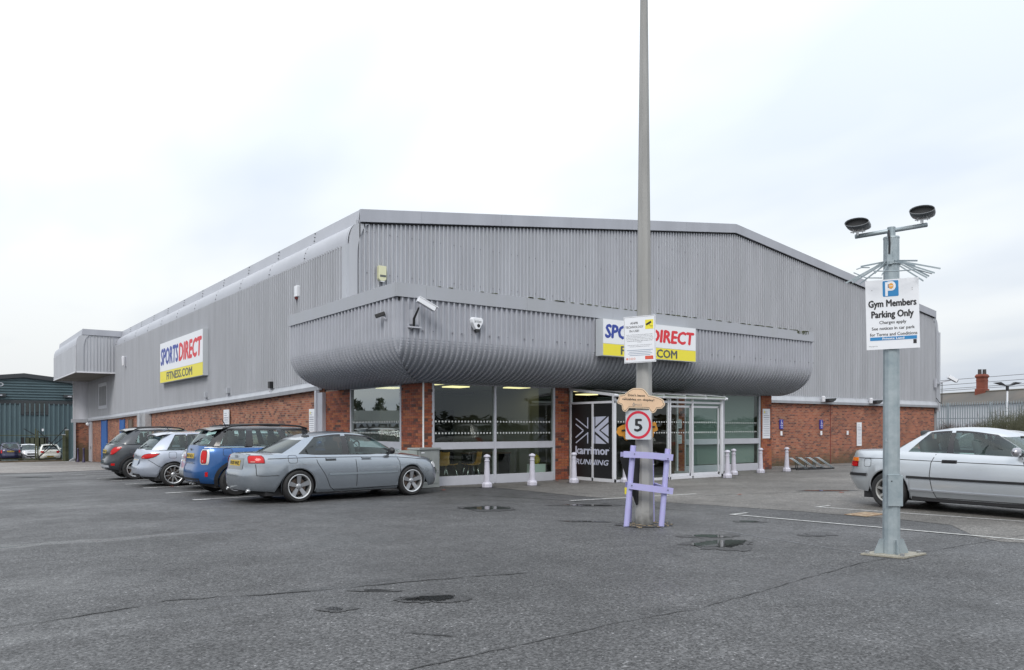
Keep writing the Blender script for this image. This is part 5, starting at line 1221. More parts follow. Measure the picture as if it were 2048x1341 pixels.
# slate roof with chimney
t = empty('slate_roof_house', (80, 33, -1), 0, 'low building with a long weathered slate roof behind the fence', 'building')
A0 = Vector((80.9, 39.3)); A1 = Vector((72.1, 21.6)); dA = (A1 - A0).normalized(); nA = Vector((dA.y, -dA.x)) * -1
nA = Vector((-.5, -.86)); nA = (nA - dA * nA.dot(dA)).normalized()
def AP(s, d, z): p = A0 + dA * s + nA * d; return (p.x - 80, p.y - 33, z + 1)
LA = (A1 - A0).length; M_slate = mat('slate', (.085, .085, .08), .75, noise=.6, nscale=.35, ncol=(.13, .11, .09), bump=.3, bscale=6)
for k in range(12):
    z = 3.55 + k * .1; d = 2.4 - k * .2; mb = MB(); s = 0
    mb.grid([[AP(x, d, z) for x in (0, LA)], [AP(x, d - .21, z + .105) for x in (0, LA)]]); mb.grid([[AP(x, d, z - .02) for x in (0, LA)], [AP(x, d, z) for x in (0, LA)]]); build(mb, 'slate_course', M_slate, t)
mb = MB(); mb.tube([AP(0, 0, 4.76), AP(LA, 0, 4.76)], .09, 6); build(mb, 'ridge', mat('ridge_tile', (.12, .11, .09), .9), t)
mb = MB(); i = 0; mb.quad(AP(0, 2.2, -1), AP(LA, 2.2, -1), AP(LA, 2.2, 3.6), AP(0, 2.2, 3.6)); build(mb, 'wall', mat('pale_render', (.62, .63, .66), .7), t)
mb = MB(); mb.quad(AP(0, 0, 4.7), AP(LA, 0, 4.7), AP(LA, -4.5, 2.6), AP(0, -4.5, 2.6)); build(mb, 'rear_slope', M_slate, t)
for s_ in (0, LA): mb = MB(); mb.poly([AP(s_, 2.2, -1), AP(s_, 2.2, 3.6), AP(s_, 0, 4.7), AP(s_, -4.3, 2.7), AP(s_, -4.3, -1)]); build(mb, 'gable_wall', MATS['pale_render'], t)
mb = MB(); mb.quad(AP(0, -4.3, -1), AP(LA, -4.3, -1), AP(LA, -4.3, 2.7), AP(0, -4.3, 2.7)); build(mb, 'wall', MATS['pale_render'], t)
# chimney : px 1964
sC = 0
best = min(range(0, 195), key=lambda q_: abs(1024 + 1577 * ((.8072 * (A0 + dA * q_ * .1).x - .5906 * (A0 + dA * q_ * .1).y) / (.5904 * (A0 + dA * q_ * .1).x + .807 * (A0 + dA * q_ * .1).y)) - 1964))
c0 = A0 + dA * best * .1; dC = (.5904 * c0.x + .807 * c0.y); kC = dC / 1577
h_ = lambda py: 1.5 + (855 - py) * kC
mb = MB(); cc = (c0.x - 80, c0.y - 33, 1)
wC = 9.2 * kC * 1.19
mb.lathe([(wC * 1.25, h_(796)), (wC * 1.25, h_(779)), (wC, h_(778)), (wC, h_(763)), (wC * 1.06, h_(762.5)), (wC * 1.06, h_(761)), (wC, h_(760)), (wC * 1.02, h_(757)), (wC * 1.25, h_(754)), (wC * 1.25, h_(752.5)), (wC * .98, h_(749))], 4, cc, rot=.5); ch = build(mb, 'chimney', mat('chimney_brick', (.24, .07, .045), .9, noise=.4, nscale=1.5), t)
for i, dx in enumerate((-.28, .28)):
    mb = MB(); mb.lathe([(.27 * wC * 1.3, h_(750)), (.24 * wC * 1.3, h_(740)), (.27 * wC * 1.3, h_(739.3))], 8, (cc[0] + dx * wC, cc[1] - dx * wC, 1)); build(mb, 'chimney_pot', mat('sooty_pot', (.06, .055, .055), .9), ch)
# station lamp and wires
pl_ = Vector((.628, 1, 0)); Yl = 66; lw = (.8072 * .628 * Yl + .5904 * Yl, -.5906 * .628 * Yl + .807 * Yl)
t = empty('twin_street_lamp', (lw[0], lw[1], -1.5), R(-36.2), 'white post with two dark winged lamp heads against the sky', 'street lamp')
mb = MB(); mb.lathe([(.10, 0), (.07, 6.5)], 8); build(mb, 'pole', M_signw, t)
mb = MB(); mb.lathe([(.12, 6.05), (.12, 6.5)], 8); build(mb, 'collar', M_blk, t)
for s in (-1, 1): mb = MB(); mb.prism([(s * .12, 6.45), (s * .5, 6.52), (s * 1.15, 6.72), (s * .6, 6.78), (s * .35, 6.62)], lambda a, b: (a, -.15, b), lambda a, b: (a, .15, b)); build(mb, 'lamp_head', M_blk, t)
for i, (y0, y1) in enumerate(((763.5, 748), (773, 758.5), (780.5, 768), (784, 771.5))):
    mb = MB(); d0, d1 = (1860 - 1024) / 1577, (2120 - 1024) / 1577; Y0, Y1 = 84, 76
    p0 = (.8072 * d0 * Y0 + .5904 * Y0, -.5906 * d0 * Y0 + .807 * Y0, 1.5 + (855 - y0) / 1577 * Y0); p1 = (.8072 * d1 * Y1 + .5904 * Y1, -.5906 * d1 * Y1 + .807 * Y1, 1.5 + (855 - y1 + 5) / 1577 * Y1)
    p0 = tuple(p0[k] - (p1[k] - p0[k]) * 1.0 for k in range(3)); 
    mb.tube([p0, p1], .024, 4); o = build(mb, 'overhead_wire', mat('wire', (.10, .10, .11), .6)); tag(o, ('highest', 'second highest', 'third', 'lowest')[i] + ' of the four railway wires over the slate roof', 'wire', 'railway wires over the slate roof')
# the place opposite, seen only mirrored in the side window
t = empty('garage_building', (-26, 96, -2), R(54), 'low pale garage with a long name board across the car park', 'building')
mb = MB(); mb.box(-16, 16, -4, 4, 0, 5.0); build(mb, 'wall', mat('garage_wall', (.10, .11, .10), .8), t)
mb = MB(); mb.box(-16.3, 16.3, -4.3, 4.3, 4.3, 5.6); build(mb, 'roof', mat('garage_roof', (.42, .44, .42), .7), t)
mb = MB(); mb.box(-8, 8, -4.35, -4.0, 2.7, 4.1); build(mb, 'name_board', M_cladl, t)
mb = MB(); text(mb, 'NEWARK M.O.T', -7, 7, 2.9, 3.9, lambda x, y, z: (x, -4.36 - z, y), off=.03, z=.01); build(mb, 'lettering', M_blk, t)
r_ = random.Random(77); mb = MB()
for k in range(13000):                                          # far treeline all round
    a = k / 13000 * 6.2832; h = 6.5 + 2.5 * math.sin(a * 9) + 1.8 * math.sin(a * 23 + 1) + 1.4 * math.sin(a * 57 + 2); z = r_.random() ** .8 * h - 1.5; rad = 300 + r_.uniform(-8, 8)
    p = Vector((20 + rad * math.cos(a), 30 + rad * math.sin(a), z - .5)); s = 3.6
    mb.poly([tuple(p + Vector((r_.uniform(-s, s), r_.uniform(-s, s), r_.uniform(-s * .4, s * .6)))) for _ in range(3)])
build(mb, 'distant_trees', mat('distant_foliage', (.045, .055, .04), .95, noise=.4, nscale=.2), kind='stuff')
M_con = mat('dark_conifer', (.025, .04, .025), .95)
for i in range(11):
    r_ = random.Random(40 + i); mb = MB(); h = r_.uniform(6.5, 8.6); rad = r_.uniform(2.6, 3.8)
    for k in range(420):
        z = 1 + (h - 1) * (k / 420); rr = rad * (1 - z / h * .9) * r_.uniform(.35, 1.15); a = r_.uniform(0, 6.28); p = Vector((rr * math.cos(a), rr * math.sin(a), z)); s = .55
        q1 = p + Vector((r_.uniform(-s, s), r_.uniform(-s, s), r_.uniform(-s, s))); q2 = p + Vector((r_.uniform(-s, s), r_.uniform(-s, s), r_.uniform(-s, s))); mb.poly([tuple(p), tuple(q1), tuple(q2)])
    tt_ = empty('conifer_tree', (-38 + i * 3.4 * .62, 94 + i * 3.4 * .78 - 6, -2), 0, 'dark conifer behind the low garage across the car park', 'tree', 'conifers behind the garage')
    build(mb, 'crown', M_con, tt_); mb = MB(); mb.tube([(0, 0, 0), (0, 0, h * .8)], [.25, .05], 6); build(mb, 'trunk', M_gate, tt_)

# ---------------------------------------------------------------- cars
def interp(tab, x):
    if x <= tab[0][0]: return tab[0][1]
    for (a, b), (c, d) in zip(tab, tab[1:]):
        if x <= c:
            t = (x - a) / (c - a); return b + (d - b) * t
    return tab[-1][1]
def smooth_tab(tab, r=.16, n=9):
    return lambda x: sum(interp(tab, x + r * (2 * k / (n - 1) - 1)) for k in range(n)) / n
def paint(name, col, metal=.55, rough=.28):
    m = mat(name, col, rough, metal=metal, coat=1, noise=.05, nscale=3); return m

def car(name, lab, P, m_body, loc, rz, group=None):
    L, W, r = P['L'], P['W'], P['r']; xo = P['ro']; hw = W / 2; zc = r
    t = empty(name, loc, rz, lab, 'car', group)
    zs = smooth_tab(P['zs'], P.get('zsr', .10)); zb = lambda x: interp(P['zb'], x)
    dr = smooth_tab(P['dr'], .03); df = smooth_tab(P['df'], .03); nE = P.get('n', 5.0); m_roof = P.get('roofm', m_body)
    ins = P.get('ins', [(0, .075), (.08, .035), (.3, .004), (.55, 0), (.78, .010), (.88, .03), (.95, .062), (1, .10)])
    RA = r + P.get('arch', .045); wx = [xo, xo + P['wb']]
    mid, hl = L / 2, L / 2; cdk = P.get('cd', .05)
    deck = lambda x, y: zs(x) + cdk * (1 - min(1, (y / (hw - .1)) ** 2))
    def zbot(x):
        z = zb(x)
        for c in wx:
            if abs(x - c) < RA - .001: z = max(z, zc + math.sqrt(RA * RA - (x - c) ** 2))
        return z
    # base outline
    etas = [0, .12, .24, .36, .48, .58, .67, .75, .82, .88, .93, .965]
    rear = [(-(1 - e_ ** nE) ** (1 / nE), e_) for e_ in etas]; 
    xr = mid + rear[-1][0] * hl; xf = L - xr
    xs = set()
    x = xr + .07
    while x < xf - .03: xs.add(round(x, 4)); x += .075
    for c in wx:
        for a in range(0, 181, 9): xs.add(round(c + (RA - .0015) * math.cos(R(a)), 4))
        xs.add(round(c - RA, 4)); xs.add(round(c + RA, 4))
    for d in P['doors']: xs.add(d)
    xs = sorted(x for x in xs if xr + .02 < x < xf - .02)
    xs2 = [xs[0]]
    keep = set(P['doors']) | {round(c + s * RA, 4) for c in wx for s in (-1, 1)}
    for x in xs[1:]:
        if x - xs2[-1] < .0012 and x not in keep: continue
        xs2.append(x)
    side = [((x - mid) / hl, (1 - abs((x - mid) / hl) ** nE) ** (1 / nE)) for x in xs2]
    cols = rear + side + [(-a, b) for a, b in reversed(rear)]
    def at(xi, eta, z, h):
        x = mid + xi * hl; k = abs(xi) ** 7
        if xi < 0: x += dr(z) * k * (1 if True else 0)
        else: x -= df(z) * k
        tp = 1 - P.get('taper', .035) * (abs(xi) ** 2.2)
        y = hw * eta * tp; y -= interp(ins, h) * (.25 + .75 * eta) if eta > .3 else 0
        return x, max(y, 0)
    HR = [0, .03, .08, .16, .26, .38, .5, .6, .68, .75, .81, .86, .90, .935, .965, .985, 1.0]
    ring_ = []
    for (xi, eta) in cols:
        x0 = mid + xi * hl; b0 = zbot(x0); t0 = deck(x0, hw * eta); row = []
        zbb = zb(x0)
        for h in HR:
            z = b0 + (t0 - b0) * h; hn = (z - zbb) / (t0 - zbb)
            x, y = at(xi, eta, z, hn); row.append((x - xo, y, z))
        ring_.append(row)
    def surf(x, z):          # side surface point
        xi = (x - mid) / hl; eta = (1 - min(.9999, abs(xi)) ** nE) ** (1 / nE); t0 = deck(x, hw * eta); zbb = zb(x)
        X, y = at(xi, eta, z, (z - zbb) / (t0 - zbb)); return (X - xo, y, z)
    # arc-length table of the outline for patches that wrap the corners
    tabR = []; s = 0; pv = None
    for k in range(0, 400):
        if k < 200: e_ = k / 200 * .97; xi = -(1 - e_ ** nE) ** (1 / nE)
        else:
            x = xr + (k - 200) / 200 * (L / 2 - xr); xi = (x - mid) / hl; e_ = (1 - abs(xi) ** nE) ** (1 / nE)
        p = (mid + xi * hl, hw * e_)
        if pv: s += math.hypot(p[0] - pv[0], p[1] - pv[1])
        tabR.append((s, xi, e_)); pv = p
    def wrap(q, z, side=1, front=False, off=0.0):
        import bisect
        i = min(len(tabR) - 2, max(0, bisect.bisect_left([a[0] for a in tabR], abs(q)) - 1)) if False else None
        lo, hi = 0, len(tabR) - 1
        while hi - lo > 1:
            m_ = (lo + hi) // 2
            if tabR[m_][0] <= abs(q): lo = m_
            else: hi = m_
        a, b = tabR[lo], tabR[hi]; f_ = (abs(q) - a[0]) / max(1e-9, b[0] - a[0]); xi = a[1] + (b[1] - a[1]) * f_; eta = a[2] + (b[2] - a[2]) * f_
        if front: xi = -xi
        x0 = mid + xi * hl; t0 = deck(x0, hw * eta); zbb = zb(x0); x, y = at(xi, eta, z, (z - zbb) / (t0 - zbb))
        nx, ny = (abs(xi) ** (nE - 1)) * (-1 if xi < 0 else 1) / hl, (eta ** (nE - 1)) / hw; n_ = math.hypot(nx, ny) or 1
        x += nx / n_ * off; y += ny / n_ * off
        sg = side if q >= 0 else -side
        return (x - xo, y * sg, z)
    def patch(rows, name_, m, side=1, front=False, off=.008, par=None, nx=10):
        """rows of (z, q0, q1) running upwards; skirts close the edge"""
        pts = []
        for z, a, b in rows: pts.append([wrap(a + (b - a) * k / nx, z, side, front, off) for k in range(nx + 1)])
        mb = MB(); mb.grid(pts)
        inn = []
        for z, a, b in rows: inn.append([wrap(a + (b - a) * k / nx, z, side, front, -.01) for k in range(nx + 1)])
        mb.grid([pts[0], inn[0]]); mb.grid([pts[-1], inn[-1]]); mb.grid([[p[0] for p in pts], [p[0] for p in inn]]); mb.grid([[p[-1] for p in pts], [p[-1] for p in inn]])
        return build(mb, name_, m, par or t, smooth=True, autos=40)
    D = P['doors']
    # side skins; faces between the door columns are door objects
    body = MB(); doorsM = {}
    for sgn in (1, -1):
        for i in range(len(cols) - 1):
            x0 = mid + cols[i][0] * hl; x1 = mid + cols[i + 1][0] * hl; key = None
            for k in range(len(D) - 1):
                if x0 >= D[k] - 1e-4 and x1 <= D[k + 1] + 1e-4 and cols[i][1] > .9: key = (k, sgn)
            for j in range(len(HR) - 1):
                tgt = body
                if key and j >= 2: tgt = doorsM.setdefault(key, MB())
                a, b, c, d = ring_[i][j], ring_[i + 1][j], ring_[i + 1][j + 1], ring_[i][j + 1]
                q_ = [(p[0], p[1] * sgn, p[2]) for p in (a, b, c, d)]
                if sgn > 0: q_ = q_[::-1]
                tgt.quad(*q_)
    # decks
    gx0, gx1 = P['g0'], P['g1']; bon = MB(); boot = MB(); inter = MB()
    NY = 8
    top = [r_[-1] for r_ in ring_]
    for i in range(len(cols) - 1):
        x0 = top[i][0] + xo; x1 = top[i + 1][0] + xo; xm = (x0 + x1) / 2
        for j in range(NY):
            f0, f1 = -1 + 2 * j / NY, -1 + 2 * (j + 1) / NY
            def pt(p, f_): y = p[1] * f_; return (p[0], y, zs(p[0] + xo) + cdk * (1 - min(1, (y / (hw - .1)) ** 2)) if abs(f_) < 1 else p[2])
            tgt = bon if xm > gx1 - .12 else (boot if xm < gx0 + .06 else (inter if 0 < j < NY - 1 else body))
            tgt.quad(pt(top[i], f0), pt(top[i + 1], f0), pt(top[i + 1], f1), pt(top[i], f1))
    ob = build(body, 'body', m_body, t, smooth=True, merge=True, autos=50)
    for (k, sgn), m_ in doorsM.items():
        d_ = build(m_, 'door', m_body, t, smooth=True, merge=True)
        hx = D[k] + (.16 if k < 1 or len(D) < 3 else .14) if P.get('hrear', True) else D[k + 1] - .2
        hz = P.get('hz', .80)
        p = surf(hx + .09, hz); mb = MB(); mb.box(p[0] - .105, p[0] + .105, p[1] * sgn - .012, p[1] * sgn + .012 , hz - .018, hz + .018)
        mb.v = [(v[0], v[1] + (.012 if sgn > 0 else -.012), v[2]) for v in mb.v]
        build(mb, 'handle', P.get('hm', m_body), d_, bevel=.008)
        mb = MB(); q_ = [surf(hx + .09 + a * .12, hz - .012 + b * .028) for a, b in ((-1, -1), (1, -1), (1, 1), (-1, 1))]; mb.poly([(v[0], (v[1] + .002) * sgn, v[2]) for v in q_]); build(mb, 'handle_recess', M_black, d_)
    if bon.f: build(bon, 'bonnet', m_body, t, smooth=True, merge=True)
    if boot.f: build(boot, 'boot_lid', m_body, t, smooth=True, merge=True)
    if inter.f: build(inter, 'interior', M_int, t, smooth=True)
    # greenhouse
    wg = hw - P.get('gi', .085); wr = P['wr']; rx0, rx1 = P['r0'], P['r1']; zr = smooth_tab(P['zr'], .12); crr = P.get('cr', .05)
    ng = P.get('ng', 4.2)
    topz = lambda x, y: zr(x) + crr * (1 - min(1, (y / wr) ** 2))
    def gpt(xi, eta, tt):
        a = gx0 + (rx0 - gx0) * tt; b = gx1 + (rx1 - gx1) * tt
        if xi < 0: a -= P.get('rb', .0) * math.sin(math.pi * tt) * abs(xi) ** 3
        x = (a + b) / 2 + xi * (b - a) / 2 * (1 + .035 * math.sin(math.pi * tt) * (1 if xi > 0 else 0)); wy = wg + (wr - wg) * tt + .028 * math.sin(math.pi * tt); y = wy * eta
        xb = (gx0 + gx1) / 2 + xi * (gx1 - gx0) / 2; xt = (rx0 + rx1) / 2 + xi * (rx1 - rx0) / 2
        z0_ = zs(xb) + cdk * (1 - min(1, (wg * eta / (hw - .1)) ** 2)) - .012; z1_ = topz(xt, wr * eta)
        return (x - xo, y, z0_ + (z1_ - z0_) * tt)
    def ex(v): # eta -> xi
        return (1 - v ** ng) ** (1 / ng)
    segs = P['segs']  # list of (kind, xi_end) along the side from rear to front; plus rear/front eta limits
    colsG = []; er, ef = P.get('er', .80), P.get('ef', .84)
    def add(lst, kind):
        for a in lst: colsG.append((a[0], a[1], kind))
    rl = [k / 7 * er for k in range(8)]; add([(-ex(v), v) for v in rl[:-1]], 'rear_window')
    xC0 = -ex(er); cur = xC0; first = True
    add([(xC0, er)], 'body')
    for kind, xe in segs:
        n = max(2, int(abs(xe - cur) / .10)); 
        for k in range(0 if not first else 1, n):
            x = cur + (xe - cur) * k / n; colsG.append((x, (1 - abs(x) ** ng) ** (1 / ng), kind))
        if first: first = False
        cur = xe
    xF = ex(ef)
    n = 3
    for k in range(n): x = cur + (xF - cur) * k / n; colsG.append((x, (1 - abs(x) ** ng) ** (1 / ng), 'pillar_front'))
    fl = [ef * (1 - k / 7) for k in range(8)]; add([(ex(v), v) for v in fl], 'windscreen')
    TR = [0, .045, .2, .4, .6, .78, P.get('wt', .87), .95, 1.0]; nT = len(TR)
    out = {}
    G = [[gpt(c[0], c[1], q_) for q_ in TR] for c in colsG]
    for sgn in (1, -1):
        for i in range(len(colsG) - 1):
            kind = colsG[i][2]
            for j in range(nT - 1):
                if kind in ('body', 'pillar_front'): k_ = ('rear_pillar' if kind == 'body' else 'front_pillar') + '#%d' % sgn
                elif kind == 'bp': k_ = 'trim#%d#%d' % (sgn, int(colsG[i][0] * 3 + 9)) if TR[j + 1] <= TR[6] + .001 else 'roofside'
                elif kind == 'gloss': k_ = 'trim' if TR[j + 1] <= TR[6] + .001 else 'roofside'
                else:
                    if j == 0: k_ = 'seal#%d#%s' % (sgn, kind)
                    elif TR[j + 1] <= TR[6] + .001: k_ = kind + (str(i // 1000) if kind in ('rear_window', 'windscreen') else '#%d' % sgn)
                    elif TR[j] < .93 and kind not in ('rear_window', 'windscreen'): k_ = 'seal#%d#%s#t' % (sgn, kind)
                    else: k_ = 'roofside'
                a, b, c, d = G[i][j], G[i + 1][j], G[i + 1][j + 1], G[i][j + 1]; q_ = [(p[0], p[1] * sgn, p[2]) for p in (a, b, c, d)]
                if sgn > 0: q_ = q_[::-1]
                out.setdefault(k_, MB()).quad(*q_)
    for k_, mb in out.items():
        if k_.split('#')[0] in ('rear_pillar', 'front_pillar', 'roofside'):
            build(mb, k_.split('#')[0].replace('roofside', 'roof_edge'), P.get('pillm', m_body) if 'pillar' in k_ else m_roof, t, smooth=True, merge=True)
        elif k_.startswith('trim'): build(mb, 'door_pillar', mat('gloss_black', (.012, .012, .014), .12, coat=.5), t, smooth=True, merge=True)
        elif k_.startswith('seal'): build(mb, 'window_seal', M_black, t, smooth=True)
        else:
            nm = k_.split('#')[0].rstrip('0'); gm_ = M_cgd if (nm in P.get('tint', ())) else M_cgl
            build(mb, nm if nm in ('rear_window', 'windscreen') else 'side_window', gm_, t, smooth=True, merge=True)
    cap = MB(); rows = []
    for c, g_ in zip(colsG, G):
        p = g_[-1]; rows.append([(p[0], p[1] * f_, topz(p[0] + xo, p[1] * f_) if abs(f_) < 1 else p[2]) for f_ in (-1, -.85, -.6, -.3, 0, .3, .6, .85, 1)])
    cap.grid(rows); build(cap, 'roof', m_roof, t, smooth=True, merge=True)
    # seams
    def ribbon3(pts, w, m, name_, off=.002, parent=None, th=None):
        for sgn in (1, -1):
            r0, r1 = [], []
            for i, (x, z) in enumerate(pts):
                a = pts[max(0, i - 1)]; b = pts[min(len(pts) - 1, i + 1)]; dx, dz = b[0] - a[0], b[1] - a[1]; l_ = math.hypot(dx, dz) or 1
                ox, oz = -dz / l_ * w / 2, dx / l_ * w / 2
                p = surf(x + ox, z + oz); q_ = surf(x - ox, z - oz); r0.append((p[0], (p[1] + off) * sgn, p[2])); r1.append((q_[0], (q_[1] + off) * sgn, q_[2]))
            mb = MB()
            if th:
                r2 = [(a[0], a[1] - th * sgn, a[2]) for a in r0]; r3 = [(a[0], a[1] - th * sgn, a[2]) for a in r1]; mb.grid([r2, r0, r1, r3])
            else: mb.grid([r0, r1])
            build(mb, name_, m, parent or t)
    def dens(pts, s=.06):
        o_ = []
        for a, b in zip(pts, pts[1:]):
            n = max(1, int(math.hypot(b[0] - a[0], b[1] - a[1]) / s)); o_ += [(a[0] + (b[0] - a[0]) * k / n, a[1] + (b[1] - a[1]) * k / n) for k in range(n)]
        return o_ + [pts[-1]]
    M_seam = mat('panel_gap', (.012, .012, .013), .8)
    for path in P['seams']: ribbon3(dens(path), .011, M_seam, 'panel_gap', .0022)
    for path, w_, mm, off in P.get('mould', []): ribbon3(dens(path), w_, mm, 'side_moulding', off, th=off + .004)
    for c in wx:                                            # wheel arches: lip and liner
        for sgn in (1, -1):
            lip = []; inn = []; dk = []
            zlow = zb(c)
            for a in range(-18, 199, 8):
                x = c + RA * math.cos(R(a)); z = max(zc + RA * math.sin(R(a)), zlow)
                zz_ = min(z, deck(x, hw) - .05); p = surf(x, zz_); lip.append((p[0], (p[1] + .001) * sgn, p[2]))
                x2 = c + (RA - .018) * math.cos(R(a)); z2 = max(zc + (RA - .018) * math.sin(R(a)), zlow); p2 = surf(x2, z2); inn.append((p2[0], (p2[1] - .012) * sgn, p2[2])); dk.append((p2[0], (hw - .42) * sgn, p2[2]))
            mb = MB(); mb.grid([lip, inn]); build(mb, 'wheel_arch', P.get('archm', m_body), t, smooth=True)
            mb = MB(); mb.grid([inn, dk]); mb.poly([d_ for d_ in dk]); build(mb, 'wheel_liner', M_black, t)
    if P.get('clad'):                                        # raised dark plastic round the arches and sills
        for c in wx:
            for sgn in (1, -1):
                a_, b_ = [], []
                for a in range(-14, 195, 8):
                    for lst, rr in ((a_, RA - .002), (b_, RA + .075)):
                        x = c + rr * math.cos(R(a)); z = max(zc + rr * math.sin(R(a)), zb(c) + .002); p = surf(x, z); lst.append((p[0], (p[1] + .012) * sgn, p[2]))
                mb = MB(); mb.grid([a_, b_]); mb.grid([b_, [(p[0], p[1] - .014 * sgn, p[2]) for p in b_]]); mb.grid([a_, [(p[0], p[1] - .014 * sgn, p[2]) for p in a_]]); build(mb, 'arch_cladding', P['clad'], t, smooth=True)
        x0_, x1_ = wx[0] + RA + .06, wx[1] - RA - .06
        ribbon3([(x0_ + (x1_ - x0_) * k / 12, zb(2) + .07) for k in range(13)], .13, P['clad'], 'sill_cladding', .012, th=.016)
    mb = MB(); mb.box(.40 - xo, L - .55 - xo, -hw + .2, hw - .2, zb(L / 2) - .03, zb(L / 2) + .12); mb.box(wx[0] + RA + .02 - xo, wx[1] - RA - .02 - xo, -hw + .08, hw - .08, zb(L / 2) - .01, zb(L / 2) + .10); build(mb, 'underbody', M_dark, t)
    mb = MB(); mb.box(.16 - xo, .45 - xo, -hw + .5, hw - .5, zb(0) - .04, zb(0) + .1); build(mb, 'rear_valance', M_dark, t)
    # lamps, plates, grille
    for sgn in (1, -1):
        for rows, mm in P['tail']:
            tl = patch(rows, 'tail_light', mat('lens_dark_red', (.16, .004, .006), .15, coat=.3) if mm is M_lred else mm, sgn, off=.010)
            if mm is M_lred:
                zc_ = (rows[0][0] + rows[-1][0]) / 2; r2 = [(zc_ + (z_ - zc_) * .84, a_ + (b_ - a_) * .06, b_ - (b_ - a_) * .06) for z_, a_, b_ in rows]
                patch(r2, 'lens', M_lred, sgn, off=.015, par=tl)
                mz = zc_ + (rows[0][0] - zc_) * .45; a_, b_ = rows[0][1], rows[0][2]
                patch([(rows[0][0] + (zc_ - rows[0][0]) * .25, a_ + (b_ - a_) * .18, a_ + (b_ - a_) * .45), (mz, a_ + (b_ - a_) * .18, a_ + (b_ - a_) * .45)], 'reversing_lens', mat('reversing_lens', (.50, .20, .18), .2, coat=.3), sgn, off=.018, par=tl, nx=4)
        for rows in P.get('reflect', ()): patch(rows, 'rear_reflector', M_lred, sgn, off=.006)
        for rows, mm in P.get('head', (([(.60, .52, .80), (.68, .50, .86), (.73, .52, .84)], M_lwht),)): patch(rows, 'headlight', mm, sgn, True, off=.006)
    pz = P['plate']; o_ = patch([(pz - .055, -.26, .26), (pz + .055, -.26, .26)], 'number_plate', M_plate, off=P.get('poff', .012), nx=8)
    tx = P.get('ptext', 'B17 NCX'); a = wrap(-.24, pz - .035, off=.018 + P.get('poff', .012) - .008); b = wrap(.24, pz + .035, off=.018 + P.get('poff', .012) - .008); xx = wrap(0, pz, off=P.get('poff', .012) + .003)[0]
    mb = MB(); text(mb, tx, -.22, .22, pz - .034, pz + .034, lambda x, y, z: (min(xx, wrap(abs(x), y, off=P.get('poff', .012) + .003)[0]), -x, y), off=.03); build(mb, 'lettering', M_blk, o_)
    for rows, mm, nm in P.get('surr', ()): [patch(rows, nm, mm, sg_, off=.006) for sg_ in (1, -1)]
    if P.get('prec'): patch([(pz + z_, -q_, q_) for z_, q_ in P['prec'][0]], 'plate_recess', P['prec'][1], off=.004)
    patch([(.30, 0, .40), (.42, 0, .42)], 'lower_grille', M_black, 1, True, .004); patch([(.30, 0, .40), (.42, 0, .42)], 'lower_grille', M_black, -1, True, .004)
    patch([(.52, 0, .36), (.66, 0, .40)], 'grille', M_black, 1, True, .004); patch([(.52, 0, .36), (.66, 0, .40)], 'grille', M_black, -1, True, .004)
    for rows, mm, nm in P.get('extra', ()):
        patch([(z_, -q_, -q0_) if False else (z_, q0_, q_) for z_, q0_, q_ in rows], nm, mm, 1, off=.006); patch([(z_, q0_, q_) for z_, q0_, q_ in rows], nm, mm, -1, off=.006)
    # fuel cap outline on the right
    fx, fz, fw_, fh = P.get('fuel', (.95, .78, .085, .07))
    oc = [(fx + fw_ * math.copysign(abs(math.cos(a)) ** .45, math.cos(a)), fz + fh * math.copysign(abs(math.sin(a)) ** .45, math.sin(a))) for a in [2 * math.pi * k / 32 for k in range(33)]]
    r0 = []; r1 = []
    for (x, z) in oc:
        p = surf(x, z); q_ = surf(fx + (x - fx) * .92, fz + (z - fz) * .92); r0.append((p[0], -(p[1] + .002), p[2])); r1.append((q_[0], -(q_[1] + .002), q_[2]))
    mb = MB(); mb.grid([r0, r1]); build(mb, 'fuel_flap', M_seam, t)
    # mirrors
    mx_ = gx1 - P.get('mir', .42)
    for sgn in (1, -1):
        p = surf(mx_, zs(mx_) - .02); y0 = p[1] - .06; zm = zs(mx_) + .075
        mb = MB(); prf = [(.0, .012), (.025, .06), (.06, .075), (.12, .07), (.16, .045), (.175, .01)]
        rws = []
        for (d_, s_) in prf:
            rws.append([(mx_ - xo + math.cos(a) * s_ * .9 + .02, sgn * (y0 + .075 + d_), zm + math.sin(a) * s_ * 1.0) for a in [2 * math.pi * k / 12 for k in range(13)]])
        mb.grid(rws); mr_ = build(mb, 'mirror', P.get('mirm', m_body), t, smooth=True, merge=True)
        mb = MB(); mb.bar((mx_ - xo + .02, sgn * (y0 - .01), zm - .05), (mx_ - xo + .02, sgn * (y0 + .11), zm - .03), .05, .03); build(mb, 'mirror_stalk', M_black, mr_)
    # cabin: seats, dash, wheel
    zd = zs(L / 2) + cdk; cx = (gx0 + gx1) / 2
    for (sx_, hh) in ((P['seats'][0], .0), (P['seats'][1], .03)):
        for sgn in (1, -1):
            mb = MB(); s0 = sx_ - xo; y = sgn * .36
            mb.obox(Matrix.Translation((s0, y, zd + .04)) @ Matrix.Rotation(R(-14), 4, 'Y'), .12, .48, .34); se = build(mb, 'seat', M_seat, t, bevel=.04)
            mb = MB(); mb.obox(Matrix.Translation((s0 - .06, y, zd + .27)) @ Matrix.Rotation(R(-10), 4, 'Y'), .09, .24, .16); build(mb, 'headrest', M_seat, se, bevel=.03)
    mb = MB(); mb.prism([(gx1 - .85, zd - .1), (gx1 - .80, zd + .04), (gx1 - .45, zd + .06), (gx1 - .25, zd - .02), (gx1 - .25, zd - .1)], lambda a, b: (a - xo, -wg + .1, b), lambda a, b: (a - xo, wg - .1, b)); build(mb, 'dashboard', M_int, t)
    mb = MB(); c3 = Vector((gx1 - 1.0 - xo, -.36, zd + .04)); 
